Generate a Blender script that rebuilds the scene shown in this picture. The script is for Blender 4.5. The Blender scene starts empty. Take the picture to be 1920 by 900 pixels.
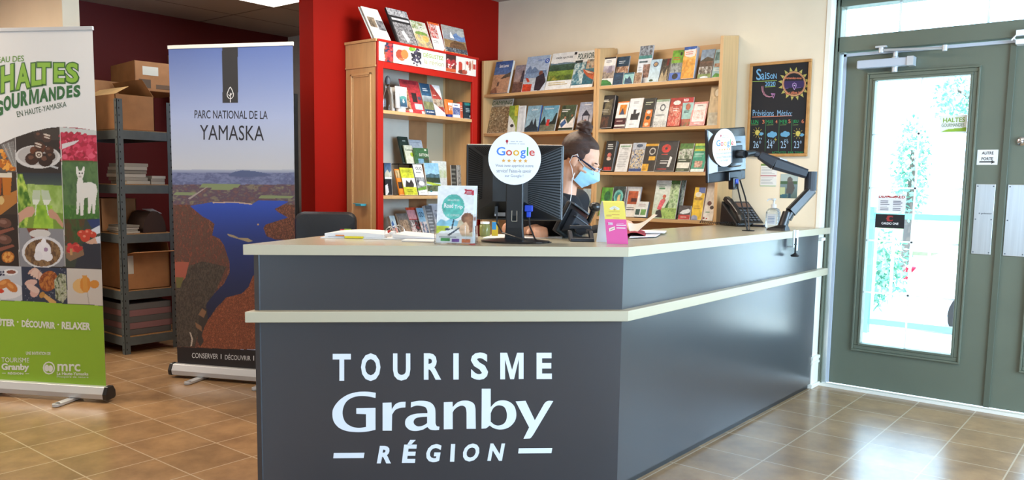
import bpy, math, random
import numpy as np
from mathutils import Vector, Matrix, noise as mnoise
random.seed(7); rng = np.random.default_rng(7)
SC = bpy.context.scene; COL = SC.collection
R_ = math.radians
# ------------------------------------------------------------------ camera
F, CX, CY, H = 1526.37, 960., 506.8, 1.25            # focal length and centre in pixels of the 1920x900 frame, eye height
YAW, PITCH, ROLL = -0.677714, 0.105161, 0.0149406
_f = np.array([math.sin(YAW)*math.cos(PITCH), math.cos(YAW)*math.cos(PITCH), -math.sin(PITCH)])
_r0 = np.array([math.cos(YAW), -math.sin(YAW), 0.]); _u = np.cross(_r0, _f)
RT = np.array([math.cos(ROLL)*_r0+math.sin(ROLL)*_u, math.sin(ROLL)*_r0-math.cos(ROLL)*_u, _f])
cd = bpy.data.cameras.new('camera'); cam = bpy.data.objects.new('camera', cd); COL.objects.link(cam); SC.camera = cam
cd.sensor_width = 36; cd.lens = F/1920*36; cd.shift_y = (CY-450)/1920; cd.clip_start = .05; cd.clip_end = 200
M4 = Matrix.Identity(4)
for i in range(3):
    M4[i][0] = RT[0][i]; M4[i][1] = -RT[1][i]; M4[i][2] = -RT[2][i]
M4[2][3] = H
cam.matrix_world = M4
# ------------------------------------------------------------------ world, sun, lights, exposure
W = bpy.data.worlds.new('world'); SC.world = W; W.use_nodes = True
wn = W.node_tree.nodes; wn['Background'].inputs[0].default_value = (.52, .75, 1, 1); wn['Background'].inputs[1].default_value = 9.5
SC.view_settings.view_transform = 'Standard'; SC.view_settings.look = 'None'
SC.view_settings.exposure = 0.0; SC.view_settings.gamma = 1; SC.view_settings.use_curve_mapping = False
SC.cycles.use_denoising = True
SC.cycles.max_bounces = 8; SC.cycles.transparent_max_bounces = 16
try: SC.cycles.sample_clamp_indirect = 6
except Exception: pass
def lamp(name, kind, loc, rot, energy, color, size=None, size_y=None, spread=None, angle=None):
    d = bpy.data.lights.new(name, kind); d.energy = energy; d.color = color
    if kind == 'AREA':
        d.shape = 'RECTANGLE'; d.size = size; d.size_y = size_y
        if spread: d.spread = spread
    if angle: d.angle = angle
    o = bpy.data.objects.new(name, d); COL.objects.link(o); o.location = loc; o.rotation_euler = rot
    return o
lamp('sun', 'SUN', (0, 0, 8), (R_(22), 0, R_(25)), 13.0, (1, .95, .88), angle=R_(.6))
# daylight coming in through the shop windows of the right-hand wall and an unseen opening added behind the visitor
lamp('window_daylight', 'AREA', (2.72, 2.9, 1.425), (0, R_(90), 0), 1, (1, 1, 1), 2.14, 3.6).data.cycles.is_portal = True
lamp('window_sky', 'AREA', (2.58, 2.9, 1.45), (0, R_(90), 0), 270, (.55, .77, 1), 2.0, 3.4)
lamp('rear_opening_fill', 'AREA', (-.9, -3.42, 1.5), (R_(90), 0, 0), 1, (1, 1, 1), 2.0, 1.3).data.cycles.is_portal = True
lamp('door_daylight', 'AREA', (-.75, 5.50, 1.25), (R_(-90), 0, 0), 1, (1, 1, 1), 1.9, 2.3).data.cycles.is_portal = True
# unseen warm lamps under the ceiling, added and placed to brighten walls, cabinet and banners
for x, y, e in ((-3.0, 3.6, 47), (-3.7, 2.2, 26), (-2.2, 1.0, 18), (-6.2, .7, 104), (-.9, 3.3, 10)):
    lamp('ceiling_fill', 'AREA', (x, y, 2.66), (0, 0, 0), e, (1, .84, .66), 1.1, .55)
# ------------------------------------------------------------------ projection of a picture point onto a plane of the room
C0 = np.array([0, 0, H])
def ray(px, py): return RT.T @ np.array([(px-CX)/F, (py-CY)/F, 1.])
def onX(px, py, X): d = ray(px, py); return C0+d*(X/d[0])
def onY(px, py, Y): d = ray(px, py); return C0+d*(Y/d[1])
def onZ(px, py, Z): d = ray(px, py); return C0+d*((Z-H)/d[2])
def atD(px, py, D): return C0+ray(px, py)*D
def onP(px, py, p, n):
    d = ray(px, py); n = np.array(n, float); return C0+d*(np.dot(np.array(p)-C0, n)/np.dot(d, n))
# ------------------------------------------------------------------ materials
def lin(c):
    c = np.asarray(c, float); return np.where(c <= .04045, c/12.92, ((c+.055)/1.055)**2.4)
def hx(s): return tuple(int(s[i:i+2], 16)/255 for i in (0, 2, 4))
MATS = {}
def mat(name, color, rough=.5, metal=0., noise=.0, nscale=8., stretch=(1, 1, 1), color2=None, bump=0., bscale=60., emit=None, coat=0., spec=.5, trans=0., ior=1.45, alpha=None):
    m = bpy.data.materials.new(name); m.use_nodes = True; nt = m.node_tree; b = nt.nodes['Principled BSDF']
    c = hx(color) if isinstance(color, str) else color; lc = (*lin(c), 1)
    b.inputs['Base Color'].default_value = lc; b.inputs['Roughness'].default_value = rough; b.inputs['Metallic'].default_value = metal
    b.inputs['Specular IOR Level'].default_value = spec; b.inputs['Coat Weight'].default_value = coat; b.inputs['Coat Roughness'].default_value = .26 if name == 'laminate_grey' else .14
    b.inputs['Transmission Weight'].default_value = trans; b.inputs['IOR'].default_value = ior
    if alpha is not None: b.inputs['Alpha'].default_value = alpha
    if emit: b.inputs['Emission Color'].default_value = (*lin(hx(emit[0])), 1); b.inputs['Emission Strength'].default_value = emit[1]
    L = nt.links.new
    if noise or color2 or bump:
        tc = nt.nodes.new('ShaderNodeTexCoord'); mp = nt.nodes.new('ShaderNodeMapping'); L(tc.outputs['Object'], mp.inputs[0]); mp.inputs['Scale'].default_value = stretch
    if noise or color2:
        nz = nt.nodes.new('ShaderNodeTexNoise'); nz.inputs['Scale'].default_value = nscale; nz.inputs['Detail'].default_value = 5; L(mp.outputs[0], nz.inputs[0])
        mx = nt.nodes.new('ShaderNodeMix'); mx.data_type = 'RGBA'
        rp = nt.nodes.new('ShaderNodeMapRange'); rp.inputs[1].default_value = .3; rp.inputs[2].default_value = .7; L(nz.outputs[0], rp.inputs[0]); L(rp.outputs[0], mx.inputs[0])
        c2 = hx(color2) if color2 else tuple(min(1, v*(1+noise)) for v in c)
        c1 = c if color2 else tuple(v*(1-noise) for v in c)
        mx.inputs[6].default_value = (*lin(c1), 1); mx.inputs[7].default_value = (*lin(c2), 1); L(mx.outputs[2], b.inputs['Base Color'])
    if bump:
        n2 = nt.nodes.new('ShaderNodeTexNoise'); n2.inputs['Scale'].default_value = bscale; L(mp.outputs[0], n2.inputs[0])
        bp = nt.nodes.new('ShaderNodeBump'); bp.inputs['Strength'].default_value = bump; bp.inputs['Distance'].default_value = .01; L(n2.outputs[0], bp.inputs['Height']); L(bp.outputs[0], b.inputs['Normal'])
    MATS[name] = m; return m
def print_mat(name, rough, coat=0.):
    m = bpy.data.materials.new(name); m.use_nodes = True; nt = m.node_tree; b = nt.nodes['Principled BSDF']
    a = nt.nodes.new('ShaderNodeAttribute'); a.attribute_name = 'Col'; mm = nt.nodes.new('ShaderNodeMix'); mm.data_type = 'RGBA'; mm.blend_type = 'MULTIPLY'; mm.inputs[0].default_value = 1; mm.inputs[7].default_value = (.80, .80, .80, 1); nt.links.new(a.outputs['Color'], mm.inputs[6]); nt.links.new(mm.outputs[2], b.inputs['Base Color'])
    b.inputs['Roughness'].default_value = rough; b.inputs['Coat Weight'].default_value = coat; MATS[name] = m
print_mat('print', .55); print_mat('print_matte', .75); print_mat('chalk', .9)
mat('wall_beige', 'e4d6bd', .85, noise=.02, nscale=3, bump=.05, bscale=300)
mat('wall_white', 'cfc8bb', .85, noise=.02)
mat('wall_red_shaded', '5c0d0a', .7)  # the partition's red with the storage room's dimness put into the colour
mat('wall_red', '8a0f04', .62, spec=.12, noise=.03, nscale=2, bump=.04, bscale=250)
mat('white_paint', 'ece8dc', .4); mat('maple', 'cfa674', .42, color2='bd9768', nscale=3.2, stretch=(9, 9, .9))
mat('maple_x', 'cfa674', .42, color2='bf9a6c', nscale=3.2, stretch=(.9, 9, 9))
mat('red_trim', 'a51a10', .4, spec=.3); mat('green_paint', '646a5b', .38, noise=.02, nscale=4); mat('green_dark', '565c4e', .4)
mat('laminate_grey', '323338', .30, coat=.7, noise=.015, nscale=5, spec=.8)
mat('countertop', 'b5b09c', .22, color2='aaa48f', nscale=260); mat('fascia', 'b7ab92', .4)
mat('black_plastic', '17181b', .32, spec=.8); mat('black_gloss', '12151c', .26, coat=1., spec=1.); mat('dark_plastic', '2b2e35', .45); mat('grey_plastic', '5a6068', .4)
mat('black_leather', '1b1d22', .42, bump=.15, bscale=180); mat('steel', 'c4c6c6', .32, metal=1, noise=.03, nscale=3, stretch=(40, 40, 1)); mat('chrome', 'd8dadc', .15, metal=1)
mat('alu', 'c6c9cd', .4, metal=.35); mat('rack_grey', '4c5457', .5, noise=.05, nscale=20); mat('chipboard', 'a97f52', .7, noise=.08, nscale=60)
mat('cardboard', '9c6f48', .8, noise=.05, nscale=12, bump=.05, bscale=120); mat('cardboard_light', 'c9a672', .8, noise=.04, nscale=12)
mat('pale_paper', 'e9e9e6', .7, noise=.02); mat('dark_hole', '0c0c0d', .9); mat('white_plastic', 'eef0f2', .35); mat('clear_strip', 'b9c0cc', .3)
mat('acrylic', 'ffffff', .04, trans=1, ior=1.3); mat('gel', 'eaf3f8', .08, trans=.85, ior=1.34); mat('green_glass', 'a9b070', .15, trans=.5)
mat('blue_plug', '1f3fb0', .4); mat('teal', '2f8ca0', .5); mat('yellow_marker', 'e8e214', .4)
mat('skin', 'd8a488', .5, noise=.03, nscale=14); mat('hair', '2c1a14', .42, color2='4a2c20', nscale=9, stretch=(1, 1, 12), bump=.4, bscale=90)
mat('cloth_dark', '14161c', .85, bump=.2, bscale=220); mat('mask_blue', 'a6d6ea', .8, noise=.03, nscale=40); mat('cord_white', 'e8e8ea', .6); mat('blue_frame', '1a2440', .3)
mat('ceil_tile', 'b8b2a8', .9, noise=.03, nscale=40); mat('lamp_face', 'ffffff', .5, emit=('ffffff', 9)); mat('wood_frame', 'b98a52', .5, color2='a87842', nscale=5, stretch=(6, 6, 6))
mat('slate', '1d1c20', .8, noise=.05, nscale=3); mat('foliage', '5c9a80', .7, color2='9cc8ac', nscale=6); mat('concrete', 'cfccc4', .9, noise=.03, nscale=3)
mat('car_white', 'eceef0', .25, coat=.6); mat('tyre', '1a1a1c', .8); mat('red_lens', 'b01030', .2); mat('car_glass', '50606c', .1); mat('rail_green', '5d8a8c', .5); mat('grass', '6f9a58', .9, noise=.1, nscale=10)
mat('asphalt', 'a4acb4', .9); mat('trunk', '5a5048', .9)
m = bpy.data.materials.new('muntin'); m.use_nodes = True; nt = m.node_tree; nt.nodes.clear(); o_ = nt.nodes.new('ShaderNodeOutputMaterial'); t_ = nt.nodes.new('ShaderNodeBsdfTranslucent'); d_ = nt.nodes.new('ShaderNodeBsdfDiffuse'); x_ = nt.nodes.new('ShaderNodeMixShader'); x_.inputs[0].default_value = .6
nt.links.new(t_.outputs[0], x_.inputs[2]); nt.links.new(d_.outputs[0], x_.inputs[1]); nt.links.new(x_.outputs[0], o_.inputs[0]); MATS['muntin'] = m
# window glass: lets daylight through, reflects a little
m = bpy.data.materials.new('glass_pane'); m.use_nodes = True; nt = m.node_tree; nt.nodes.clear()
o_ = nt.nodes.new('ShaderNodeOutputMaterial'); mx_ = nt.nodes.new('ShaderNodeMixShader'); t_ = nt.nodes.new('ShaderNodeBsdfTransparent'); g_ = nt.nodes.new('ShaderNodeBsdfGlossy')
g_.inputs['Roughness'].default_value = .02; t_.inputs[0].default_value = (.93, .97, .97, 1); mx_.inputs[0].default_value = .06
nt.links.new(t_.outputs[0], mx_.inputs[1]); nt.links.new(g_.outputs[0], mx_.inputs[2]); nt.links.new(mx_.outputs[0], o_.inputs[0]); MATS['glass_pane'] = m
# floor tiles, 0.30 m, slate-like
m = bpy.data.materials.new('floor_tile'); m.use_nodes = True; nt = m.node_tree; b = nt.nodes['Principled BSDF']; L = nt.links.new
tc = nt.nodes.new('ShaderNodeTexCoord'); sp = nt.nodes.new('ShaderNodeSeparateXYZ'); L(tc.outputs['Object'], sp.inputs[0])
def mth(op, a, b_=None, c=None):
    n = nt.nodes.new('ShaderNodeMath'); n.operation = op
    for i, v in enumerate((a, b_, c)):
        if v is None: continue
        if isinstance(v, (int, float)): n.inputs[i].default_value = v
        else: L(v, n.inputs[i])
    return n.outputs[0]
def cell(s, off, per):
    a = mth('DIVIDE', mth('ADD', s, -off), per); fl = mth('FLOOR', a); fr = mth('SUBTRACT', a, fl)
    return fl, mth('MINIMUM', fr, mth('SUBTRACT', 1.0, fr))
ix, dx = cell(sp.outputs[0], -1.373, .2985); iy, dy = cell(sp.outputs[1], 4.478, .3015)
gr = mth('LESS_THAN', mth('MINIMUM', dx, dy), .011)
cb = nt.nodes.new('ShaderNodeCombineXYZ'); L(ix, cb.inputs[0]); L(iy, cb.inputs[1]); wnz = nt.nodes.new('ShaderNodeTexWhiteNoise'); L(cb.outputs[0], wnz.inputs[0])
nz = nt.nodes.new('ShaderNodeTexNoise'); nz.inputs['Scale'].default_value = 4.5; nz.inputs['Detail'].default_value = 8; nz.inputs['Roughness'].default_value = .65; L(tc.outputs['Object'], nz.inputs[0])
cr = nt.nodes.new('ShaderNodeValToRGB'); L(nz.outputs[0], cr.inputs[0]); cr.color_ramp.elements[0].position = .3; cr.color_ramp.elements[1].position = .72
cr.color_ramp.elements[0].color = (*lin(hx('82664a')), 1); cr.color_ramp.elements[1].color = (*lin(hx('aa8862')), 1)
hs = nt.nodes.new('ShaderNodeHueSaturation'); L(cr.outputs[0], hs.inputs['Color']); L(mth('ADD', mth('MULTIPLY', wnz.outputs[0], .16), .9), hs.inputs['Value'])
mx = nt.nodes.new('ShaderNodeMix'); mx.data_type = 'RGBA'; L(gr, mx.inputs[0]); L(hs.outputs[0], mx.inputs[6]); mx.inputs[7].default_value = (*lin(hx('b7a286')), 1); L(mx.outputs[2], b.inputs['Base Color'])
b.inputs['Roughness'].default_value = .25; b.inputs['Specular IOR Level'].default_value = .65
bp = nt.nodes.new('ShaderNodeBump'); bp.inputs['Strength'].default_value = .25; bp.inputs['Distance'].default_value = .004
L(mth('SUBTRACT', nz.outputs[0], mth('MULTIPLY', gr, .6)), bp.inputs['Height']); L(bp.outputs[0], b.inputs['Normal']); MATS['floor_tile'] = m
# ceiling: 0.61 x 1.22 grid
m = bpy.data.materials.new('ceiling_grid'); m.use_nodes = True; nt = m.node_tree; b = nt.nodes['Principled BSDF']; L = nt.links.new
tc = nt.nodes.new('ShaderNodeTexCoord'); sp = nt.nodes.new('ShaderNodeSeparateXYZ'); L(tc.outputs['Object'], sp.inputs[0])
ix, dx = cell(sp.outputs[0], -5.95, .61); iy, dy = cell(sp.outputs[1], 4.18, 1.22)
g1 = mth('LESS_THAN', dx, .016); g2 = mth('LESS_THAN', dy, .008); gr = mth('MAXIMUM', g1, g2)
mx = nt.nodes.new('ShaderNodeMix'); mx.data_type = 'RGBA'; L(gr, mx.inputs[0]); mx.inputs[6].default_value = (*lin(hx('a89c90')), 1); mx.inputs[7].default_value = (*lin(hx('6f665e')), 1)
L(mx.outputs[2], b.inputs['Base Color']); b.inputs['Roughness'].default_value = .9; MATS['ceiling_grid'] = m

# ------------------------------------------------------------------ drawing of printed surfaces (colours stored on the mesh)
def vnoise(h, w, ch, cw, seed=None):
    r = np.random.default_rng(seed) if seed is not None else rng
    g = r.random((ch+2, cw+2)); y = np.linspace(0, ch, h); x = np.linspace(0, cw, w)
    yi = y.astype(int); xi = x.astype(int); fy = (y-yi)[:, None]; fx = (x-xi)[None]
    return (g[yi][:, xi]*(1-fy)*(1-fx)+g[yi+1][:, xi]*fy*(1-fx)+g[yi][:, xi+1]*(1-fy)*fx+g[yi+1][:, xi+1]*fy*fx)
class Art:
    def __init__(s, w, h, bg='ffffff', mp=None):
        s.w, s.h = w, h; s.a = np.ones((h, w, 3))*np.array(hx(bg)); s.mp = mp or (lambda x, y: (x, y)); s.texts = []
        s.X, s.Y = np.meshgrid((np.arange(w))/(w-1), (np.arange(h))/(h-1))
    def put(s, m, c): s.a[m] = c if not isinstance(c, str) else hx(c)
    def pmask(s, pts):
        pts = [s.mp(*p) for p in pts]; m = np.zeros(s.X.shape, bool); n = len(pts)
        for i in range(n):
            (x0, y0), (x1, y1) = pts[i], pts[(i+1) % n]
            if y0 == y1: continue
            cnd = ((y0 > s.Y) != (y1 > s.Y)) & (s.X < (x1-x0)*(s.Y-y0)/(y1-y0)+x0); m ^= cnd
        return m
    def poly(s, pts, c): s.put(s.pmask(pts), c)
    def rmask(s, x0, y0, x1, y1): return s.pmask([(x0, y0), (x1, y0), (x1, y1), (x0, y1)])
    def rect(s, x0, y0, x1, y1, c): s.put(s.rmask(x0, y0, x1, y1), c)
    def emask(s, cx, cy, rx, ry, ang=0):
        ca, sa = math.cos(ang), math.sin(ang)
        return s.pmask([(cx+rx*math.cos(t)*ca-ry*math.sin(t)*sa, cy+rx*math.cos(t)*sa+ry*math.sin(t)*ca) for t in np.linspace(0, 2*math.pi, 20)[:-1]])
    def ell(s, cx, cy, rx, ry, c, ang=0): s.put(s.emask(cx, cy, rx, ry, ang), c)
    def grad(s, m, c1, c2):
        ys = s.Y[m]
        if len(ys) == 0: return
        t = ((ys-ys.min())/max(1e-6, ys.max()-ys.min()))[:, None]; s.a[m] = np.array(hx(c1))*(1-t)+np.array(hx(c2))*t
    def mottle(s, m, cols, ch, cw):
        n = vnoise(s.h, s.w, ch, cw)*.45+vnoise(s.h, s.w, ch*2, cw*2)*.33+vnoise(s.h, s.w, ch*4, cw*4)*.22; n = (n-n.min())/(n.max()-n.min()+1e-6)
        cc = np.array([hx(c) for c in cols]); k = n[m]*(len(cols)-1)*.999; i = k.astype(int); f = (k-i)[:, None]
        s.a[m] = cc[i]*(1-f)+cc[np.minimum(i+1, len(cols)-1)]*f
    def lines(s, x0, y0, x1, y1, n, c):
        for i in range(n):
            ya = y0+(y1-y0)*(i+.2)/n; yb = y0+(y1-y0)*(i+.62)/n; e = x0+(x1-x0)*random.uniform(.7, 1)
            s.rect(x0, ya, e, yb, c)
    def run(s, spec):
        for op in spec.split(';'):
            if not op: continue
            k, *v = op.split(',')
            if k == 'g': s.grad(np.ones(s.X.shape, bool), v[0], v[1])
            elif k == 'G': s.grad(s.rmask(*map(float, v[:4])), v[4], v[5])
            elif k == 'r': s.rect(*map(float, v[:4]), v[4])
            elif k == 'e': s.ell(*map(float, v[:4]), v[4])
            elif k == 'p': q = list(map(float, v[1:])); s.poly(list(zip(q[::2], q[1::2])), v[0])
            elif k == 'n': s.mottle(s.rmask(*map(float, v[:4])), v[4:], 9, 7)
            elif k == 'N': s.mottle(s.rmask(*map(float, v[:4])), v[4:], 22, 16)
            elif k == 'l': s.lines(*map(float, v[:4]), int(v[4]), v[5])
            elif k == 't': s.texts.append((v[0], *map(float, v[1:5]), v[5]))
        return s
_TX = {}
MG = np.array([(0, 0), (0, 1), (.28, 1), (.5, .38), (.72, 1), (1, 1), (1, 0), (.79, 0), (.79, .76), (.58, .05), (.42, .05), (.21, .76), (.21, 0)])
MF = [(12, 11, 1, 0), (11, 2, 1), (11, 10, 3, 2), (10, 9, 3), (9, 8, 4, 3), (8, 5, 4), (8, 7, 6, 5)]
def glyphs(txt, bold=0.):
    if txt == 'M': return MG, MF, 1.
    if 'M' in txt or 'W' in txt: bold = 0.
    k = (txt, bold)
    if k not in _TX:
        c = bpy.data.curves.new('t', 'FONT'); c.body = txt; c.offset = bold; c.resolution_u = 3; c.fill_mode = 'FRONT'
        o = bpy.data.objects.new('t', c); me = o.to_mesh()
        v = np.array([p.co[:2] for p in me.vertices]) if len(me.vertices) else np.zeros((1, 2)); fs = [tuple(p.vertices) for p in me.polygons]
        mn, mxx = v.min(0), v.max(0); v = (v-mn)/np.maximum(mxx-mn, 1e-6)
        asp = (mxx-mn)[0]/max((mxx-mn)[1], 1e-6)
        o.to_mesh_clear(); bpy.data.objects.remove(o); bpy.data.curves.remove(c); _TX[k] = (v, fs, asp)
    return _TX[k]
# ------------------------------------------------------------------ mesh builder
class MB:
    def __init__(s, T=None): s.v = []; s.f = []; s.mi = []; s.c = []; s.m = []; s.cur = 0; s.col = (1, 1, 1); s.T = T or Matrix.Identity(4)
    def use(s, name, col=None):
        if name not in s.m: s.m.append(name)
        s.cur = s.m.index(name)
        if col is not None: s.col = hx(col) if isinstance(col, str) else col
        return s
    def add(s, vs, fs, cols=None, T=None):
        n = len(s.v); M = s.T @ T if T is not None else s.T
        for i, p in enumerate(vs): s.v.append(M @ Vector(p)); s.c.append(tuple(cols[i]) if cols is not None else s.col)
        for f in fs: s.f.append([n+i for i in f]); s.mi.append(s.cur)
        return s
    def box(s, x0, x1, y0, y1, z0, z1, T=None):
        v = [(x, y, z) for z in (z0, z1) for y in (y0, y1) for x in (x0, x1)]
        return s.add(v, [(0, 2, 3, 1), (4, 5, 7, 6), (0, 1, 5, 4), (2, 6, 7, 3), (0, 4, 6, 2), (1, 3, 7, 5)], T=T)
    def prism(s, pts, z0, z1, T=None):
        n = len(pts); v = [(x, y, z0) for x, y in pts]+[(x, y, z1) for x, y in pts]
        return s.add(v, [tuple(range(n))[::-1], tuple(range(n, 2*n))]+[(i, (i+1) % n, n+(i+1) % n, n+i) for i in range(n)], T=T)
    def loft(s, rings, close=True, cap=True, T=None):
        n = len(rings[0]); v = [p for r in rings for p in r]; f = []
        for k in range(len(rings)-1):
            for i in range(n if close else n-1):
                j = (i+1) % n; f.append((k*n+i, k*n+j, (k+1)*n+j, (k+1)*n+i))
        if cap and close: f.append(tuple(range(n))[::-1]); f.append(tuple(range((len(rings)-1)*n, len(rings)*n)))
        return s.add(v, f, T=T)
    def tube(s, pts, r, n=8, T=None, cap=True):
        P = [Vector(p) for p in pts]; rs = r if isinstance(r, (list, tuple)) else [r]*len(P); rings = []; up = None
        for i, p in enumerate(P):
            d = (P[min(i+1, len(P)-1)]-P[max(i-1, 0)]).normalized()
            if up is None: up = Vector((0, 0, 1)) if abs(d.z) < .9 else Vector((1, 0, 0))
            a = d.cross(up)
            if a.length < 1e-4: a = d.cross(Vector((0, 1, .3)))
            a.normalize(); b = d.cross(a).normalized(); up = -b if False else up
            rings.append([p+(a*math.cos(t)+b*math.sin(t))*rs[i] for t in [2*math.pi*k/n for k in range(n)]])
        return s.loft(rings, cap=cap, T=T)
    def lathe(s, prof, c=(0, 0, 0), n=20, T=None):
        rings = [[(c[0]+r*math.cos(2*math.pi*k/n), c[1]+r*math.sin(2*math.pi*k/n), c[2]+z) for k in range(n)] for r, z in prof]
        return s.loft(rings, T=T)
    def ball(s, c, r, n=12, T=None):
        r = (r, r, r) if isinstance(r, (int, float)) else r
        rings = []
        for i in range(1, n):
            a = math.pi*i/n; rings.append([(c[0]+r[0]*math.sin(a)*math.cos(2*math.pi*k/(2*n)), c[1]+r[1]*math.sin(a)*math.sin(2*math.pi*k/(2*n)), c[2]-r[2]*math.cos(a)) for k in range(2*n)])
        return s.loft(rings, T=T)
    def quad(s, a, b, c, d): return s.add([a, b, c, d], [(0, 1, 2, 3)])
    def art(s, A, P, U, V, N, eps=.0006, tmat=None):
        """grid with the colours of A on the rectangle P (bottom-left) + U (width) + V (height); N outward"""
        P, U, V, N = map(lambda q: np.array(q, float), (P, U, V, N)); w, h = A.w, A.h
        vs = []; cs = lin(A.a).reshape(-1, 3)
        for j in range(h):
            for i in range(w): vs.append(P+U*(i/(w-1))+V*(1-j/(h-1))+N*eps*.5)
        k0 = len(s.v); idx = np.arange(w*h).reshape(h, w); f = np.stack([idx[1:, :-1], idx[1:, 1:], idx[:-1, 1:], idx[:-1, :-1]], -1).reshape(-1, 4)
        s.v.extend(Vector(p) if s.T.is_identity else s.T @ Vector(p) for p in vs); s.c.extend([('L', *c) for c in cs])
        s.f.extend((f+k0).tolist()); s.mi.extend([s.cur]*len(f))
        for t in A.texts:
            tx, x0, y0, x1, y1, c = t; s.text(tx, P+U*x0+V*(1-y1)+N*eps*1.6, P+U*x1+V*(1-y1)+N*eps*1.6, P+U*x0+V*(1-y0)+N*eps*1.6, P+U*x1+V*(1-y0)+N*eps*1.6, c)
    def text(s, tx, bl, br, tl, tr, c, bold=.02, shear=0., warp=None):
        v, fs, asp = glyphs(tx, bold); bl, br, tl, tr = map(lambda q: np.array(q, float), (bl, br, tl, tr))
        out = []
        for x, y in v:
            if warp: x, y = warp(x, y)
            x += shear*(y-.5); out.append((bl*(1-x)+br*x)*(1-y)+(tl*(1-x)+tr*x)*y)
        old = s.col; s.col = hx(c); s.add(out, fs); s.col = old
    def build(s, name, parent=None, label=None, cat=None, group=None, kind=None, bevel=0., smooth=False, base=None, seg=2, sharp=40):
        v = np.array([tuple(p) for p in s.v]); pw = np.array(parent['_w']) if parent is not None else np.zeros(3)
        Lc = np.array(base) if base is not None else (np.array([(v[:, 0].min()+v[:, 0].max())/2, (v[:, 1].min()+v[:, 1].max())/2, v[:, 2].min()]) if kind != 'structure' else np.zeros(3))
        me = bpy.data.meshes.new(name); me.from_pydata((v-Lc).tolist(), [], s.f)
        for n in s.m: me.materials.append(MATS[n])
        me.polygons.foreach_set('material_index', s.mi)
        if name in ('face_mask', 'ear_loop'): me.validate()
        if any(n.startswith('print') or n == 'chalk' for n in s.m):
            ca = me.color_attributes.new('Col', 'FLOAT_COLOR', 'POINT')
            arr = np.ones((len(v), 4))
            for i, c in enumerate(s.c):
                arr[i, :3] = c[1:] if c[0] == 'L' else lin(c)
            ca.data.foreach_set('color', arr.ravel())
        if smooth: me.polygons.foreach_set('use_smooth', [True]*len(me.polygons))
        me.update(); o = bpy.data.objects.new(name, me); COL.objects.link(o); o['_w'] = Lc.tolist(); o.location = (Lc-pw).tolist()
        if parent is not None: o.parent = parent
        if smooth:
            try: me.set_sharp_from_angle(angle=R_(sharp))
            except Exception: pass
        if bevel:
            b = o.modifiers.new('bevel', 'BEVEL'); b.width = bevel; b.segments = seg; b.limit_method = 'ANGLE'; b.angle_limit = R_(50); b.use_clamp_overlap = True
        tag(o, label, cat, group, kind); return o
def tag(o, label=None, cat=None, group=None, kind=None):
    if label: o['label'] = label
    if cat: o['category'] = cat
    if group: o['group'] = group
    if kind: o['kind'] = kind
def thing(name, label, cat, loc, group=None, kind=None):
    o = bpy.data.objects.new(name, None); COL.objects.link(o); o.empty_display_size = .05; o.location = loc; o['_w'] = list(map(float, loc)); tag(o, label, cat, group, kind); return o
def frame(P, U, V):
    """matrix with x along U, y along V, z along UxV, at P"""
    U = Vector(U).normalized(); V = Vector(V); N = U.cross(V).normalized(); V = N.cross(U); m = Matrix.Identity(4)
    for i in range(3): m[i][0] = U[i]; m[i][1] = V[i]; m[i][2] = N[i]; m[i][3] = P[i]
    return m
# ================================================================== SETTING
YW, YD, XE, XR, ZC = 5.14, 5.275, -1.69, -4.315, 2.70      # shelf wall, door plane, wall end, red wall, ceiling
def struct(name, m, boxes, **k):
    b = MB().use(m)
    for q in boxes: b.box(*q)
    return b.build(name, kind='structure', **k)
b = MB().use('floor_tile'); b.box(-9, 3, -3.6, 5.34, -.06, 0); b.build('floor', kind='structure')
b = MB().use('ceiling_grid'); b.box(-9, 3, -3.6, 5.5, ZC, ZC+.06); b.build('ceiling', kind='structure')
struct('wall_back', 'wall_beige', [(XR-.145, XE, YW, YW+.3, 0, ZC), (XE, 3, YW, YW+.3, 2.40, ZC), (.30, 3, YW, YW+.3, 0, 2.40)])
struct('wall_storage', 'wall_white', [(-7.3, XR-.145, YW, YW+.3, 0, ZC)])
struct('wall_far_left', 'wall_red_shaded', [(-7.35, -7.1, 0, YW, 0, ZC)])
struct('wall_red_partition', 'wall_red', [(XR-.145, XR, 3.317, YW, 0, ZC)])
struct('wall_left', 'wall_beige', [(-9, -5.86, 2.45, 2.56, 0, ZC)])
# right-hand wall with two tall shop windows, daylight outside them
struct('wall_right', 'wall_beige', [(2.6, 2.8, -3.6, 1.1, 0, ZC), (2.6, 2.8, 4.7, YW, 0, ZC), (2.6, 2.8, 1.1, 4.7, 0, .35), (2.6, 2.8, 1.1, 4.7, 2.5, ZC)])
struct('wall_front', 'wall_beige', [(-9, -1.9, -3.4, -3.2, 0, ZC), (.1, 2.8, -3.4, -3.2, 0, ZC), (-1.9, .1, -3.4, -3.2, 0, .85), (-1.9, .1, -3.4, -3.2, 2.15, ZC)])  # unseen wall; opening added and sized for the light on the desk front
struct('wall_far_front', 'wall_beige', [(-9.1, -9, -3.4, 2.5, 0, ZC)])
b = MB().use('green_paint')
for y0, y1 in ((1.1, 1.16), (2.87, 2.93), (4.64, 4.7)): b.box(2.64, 2.72, y0, y1, .35, 2.5)
b.box(2.64, 2.72, 1.1, 4.7, .35, .41); b.box(2.64, 2.72, 1.1, 4.7, 2.44, 2.5); wr = b.build('window_2', kind='structure')
MB().use('glass_pane').box(2.675, 2.685, 1.16, 4.64, .41, 2.44).build('pane', wr)
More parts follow.
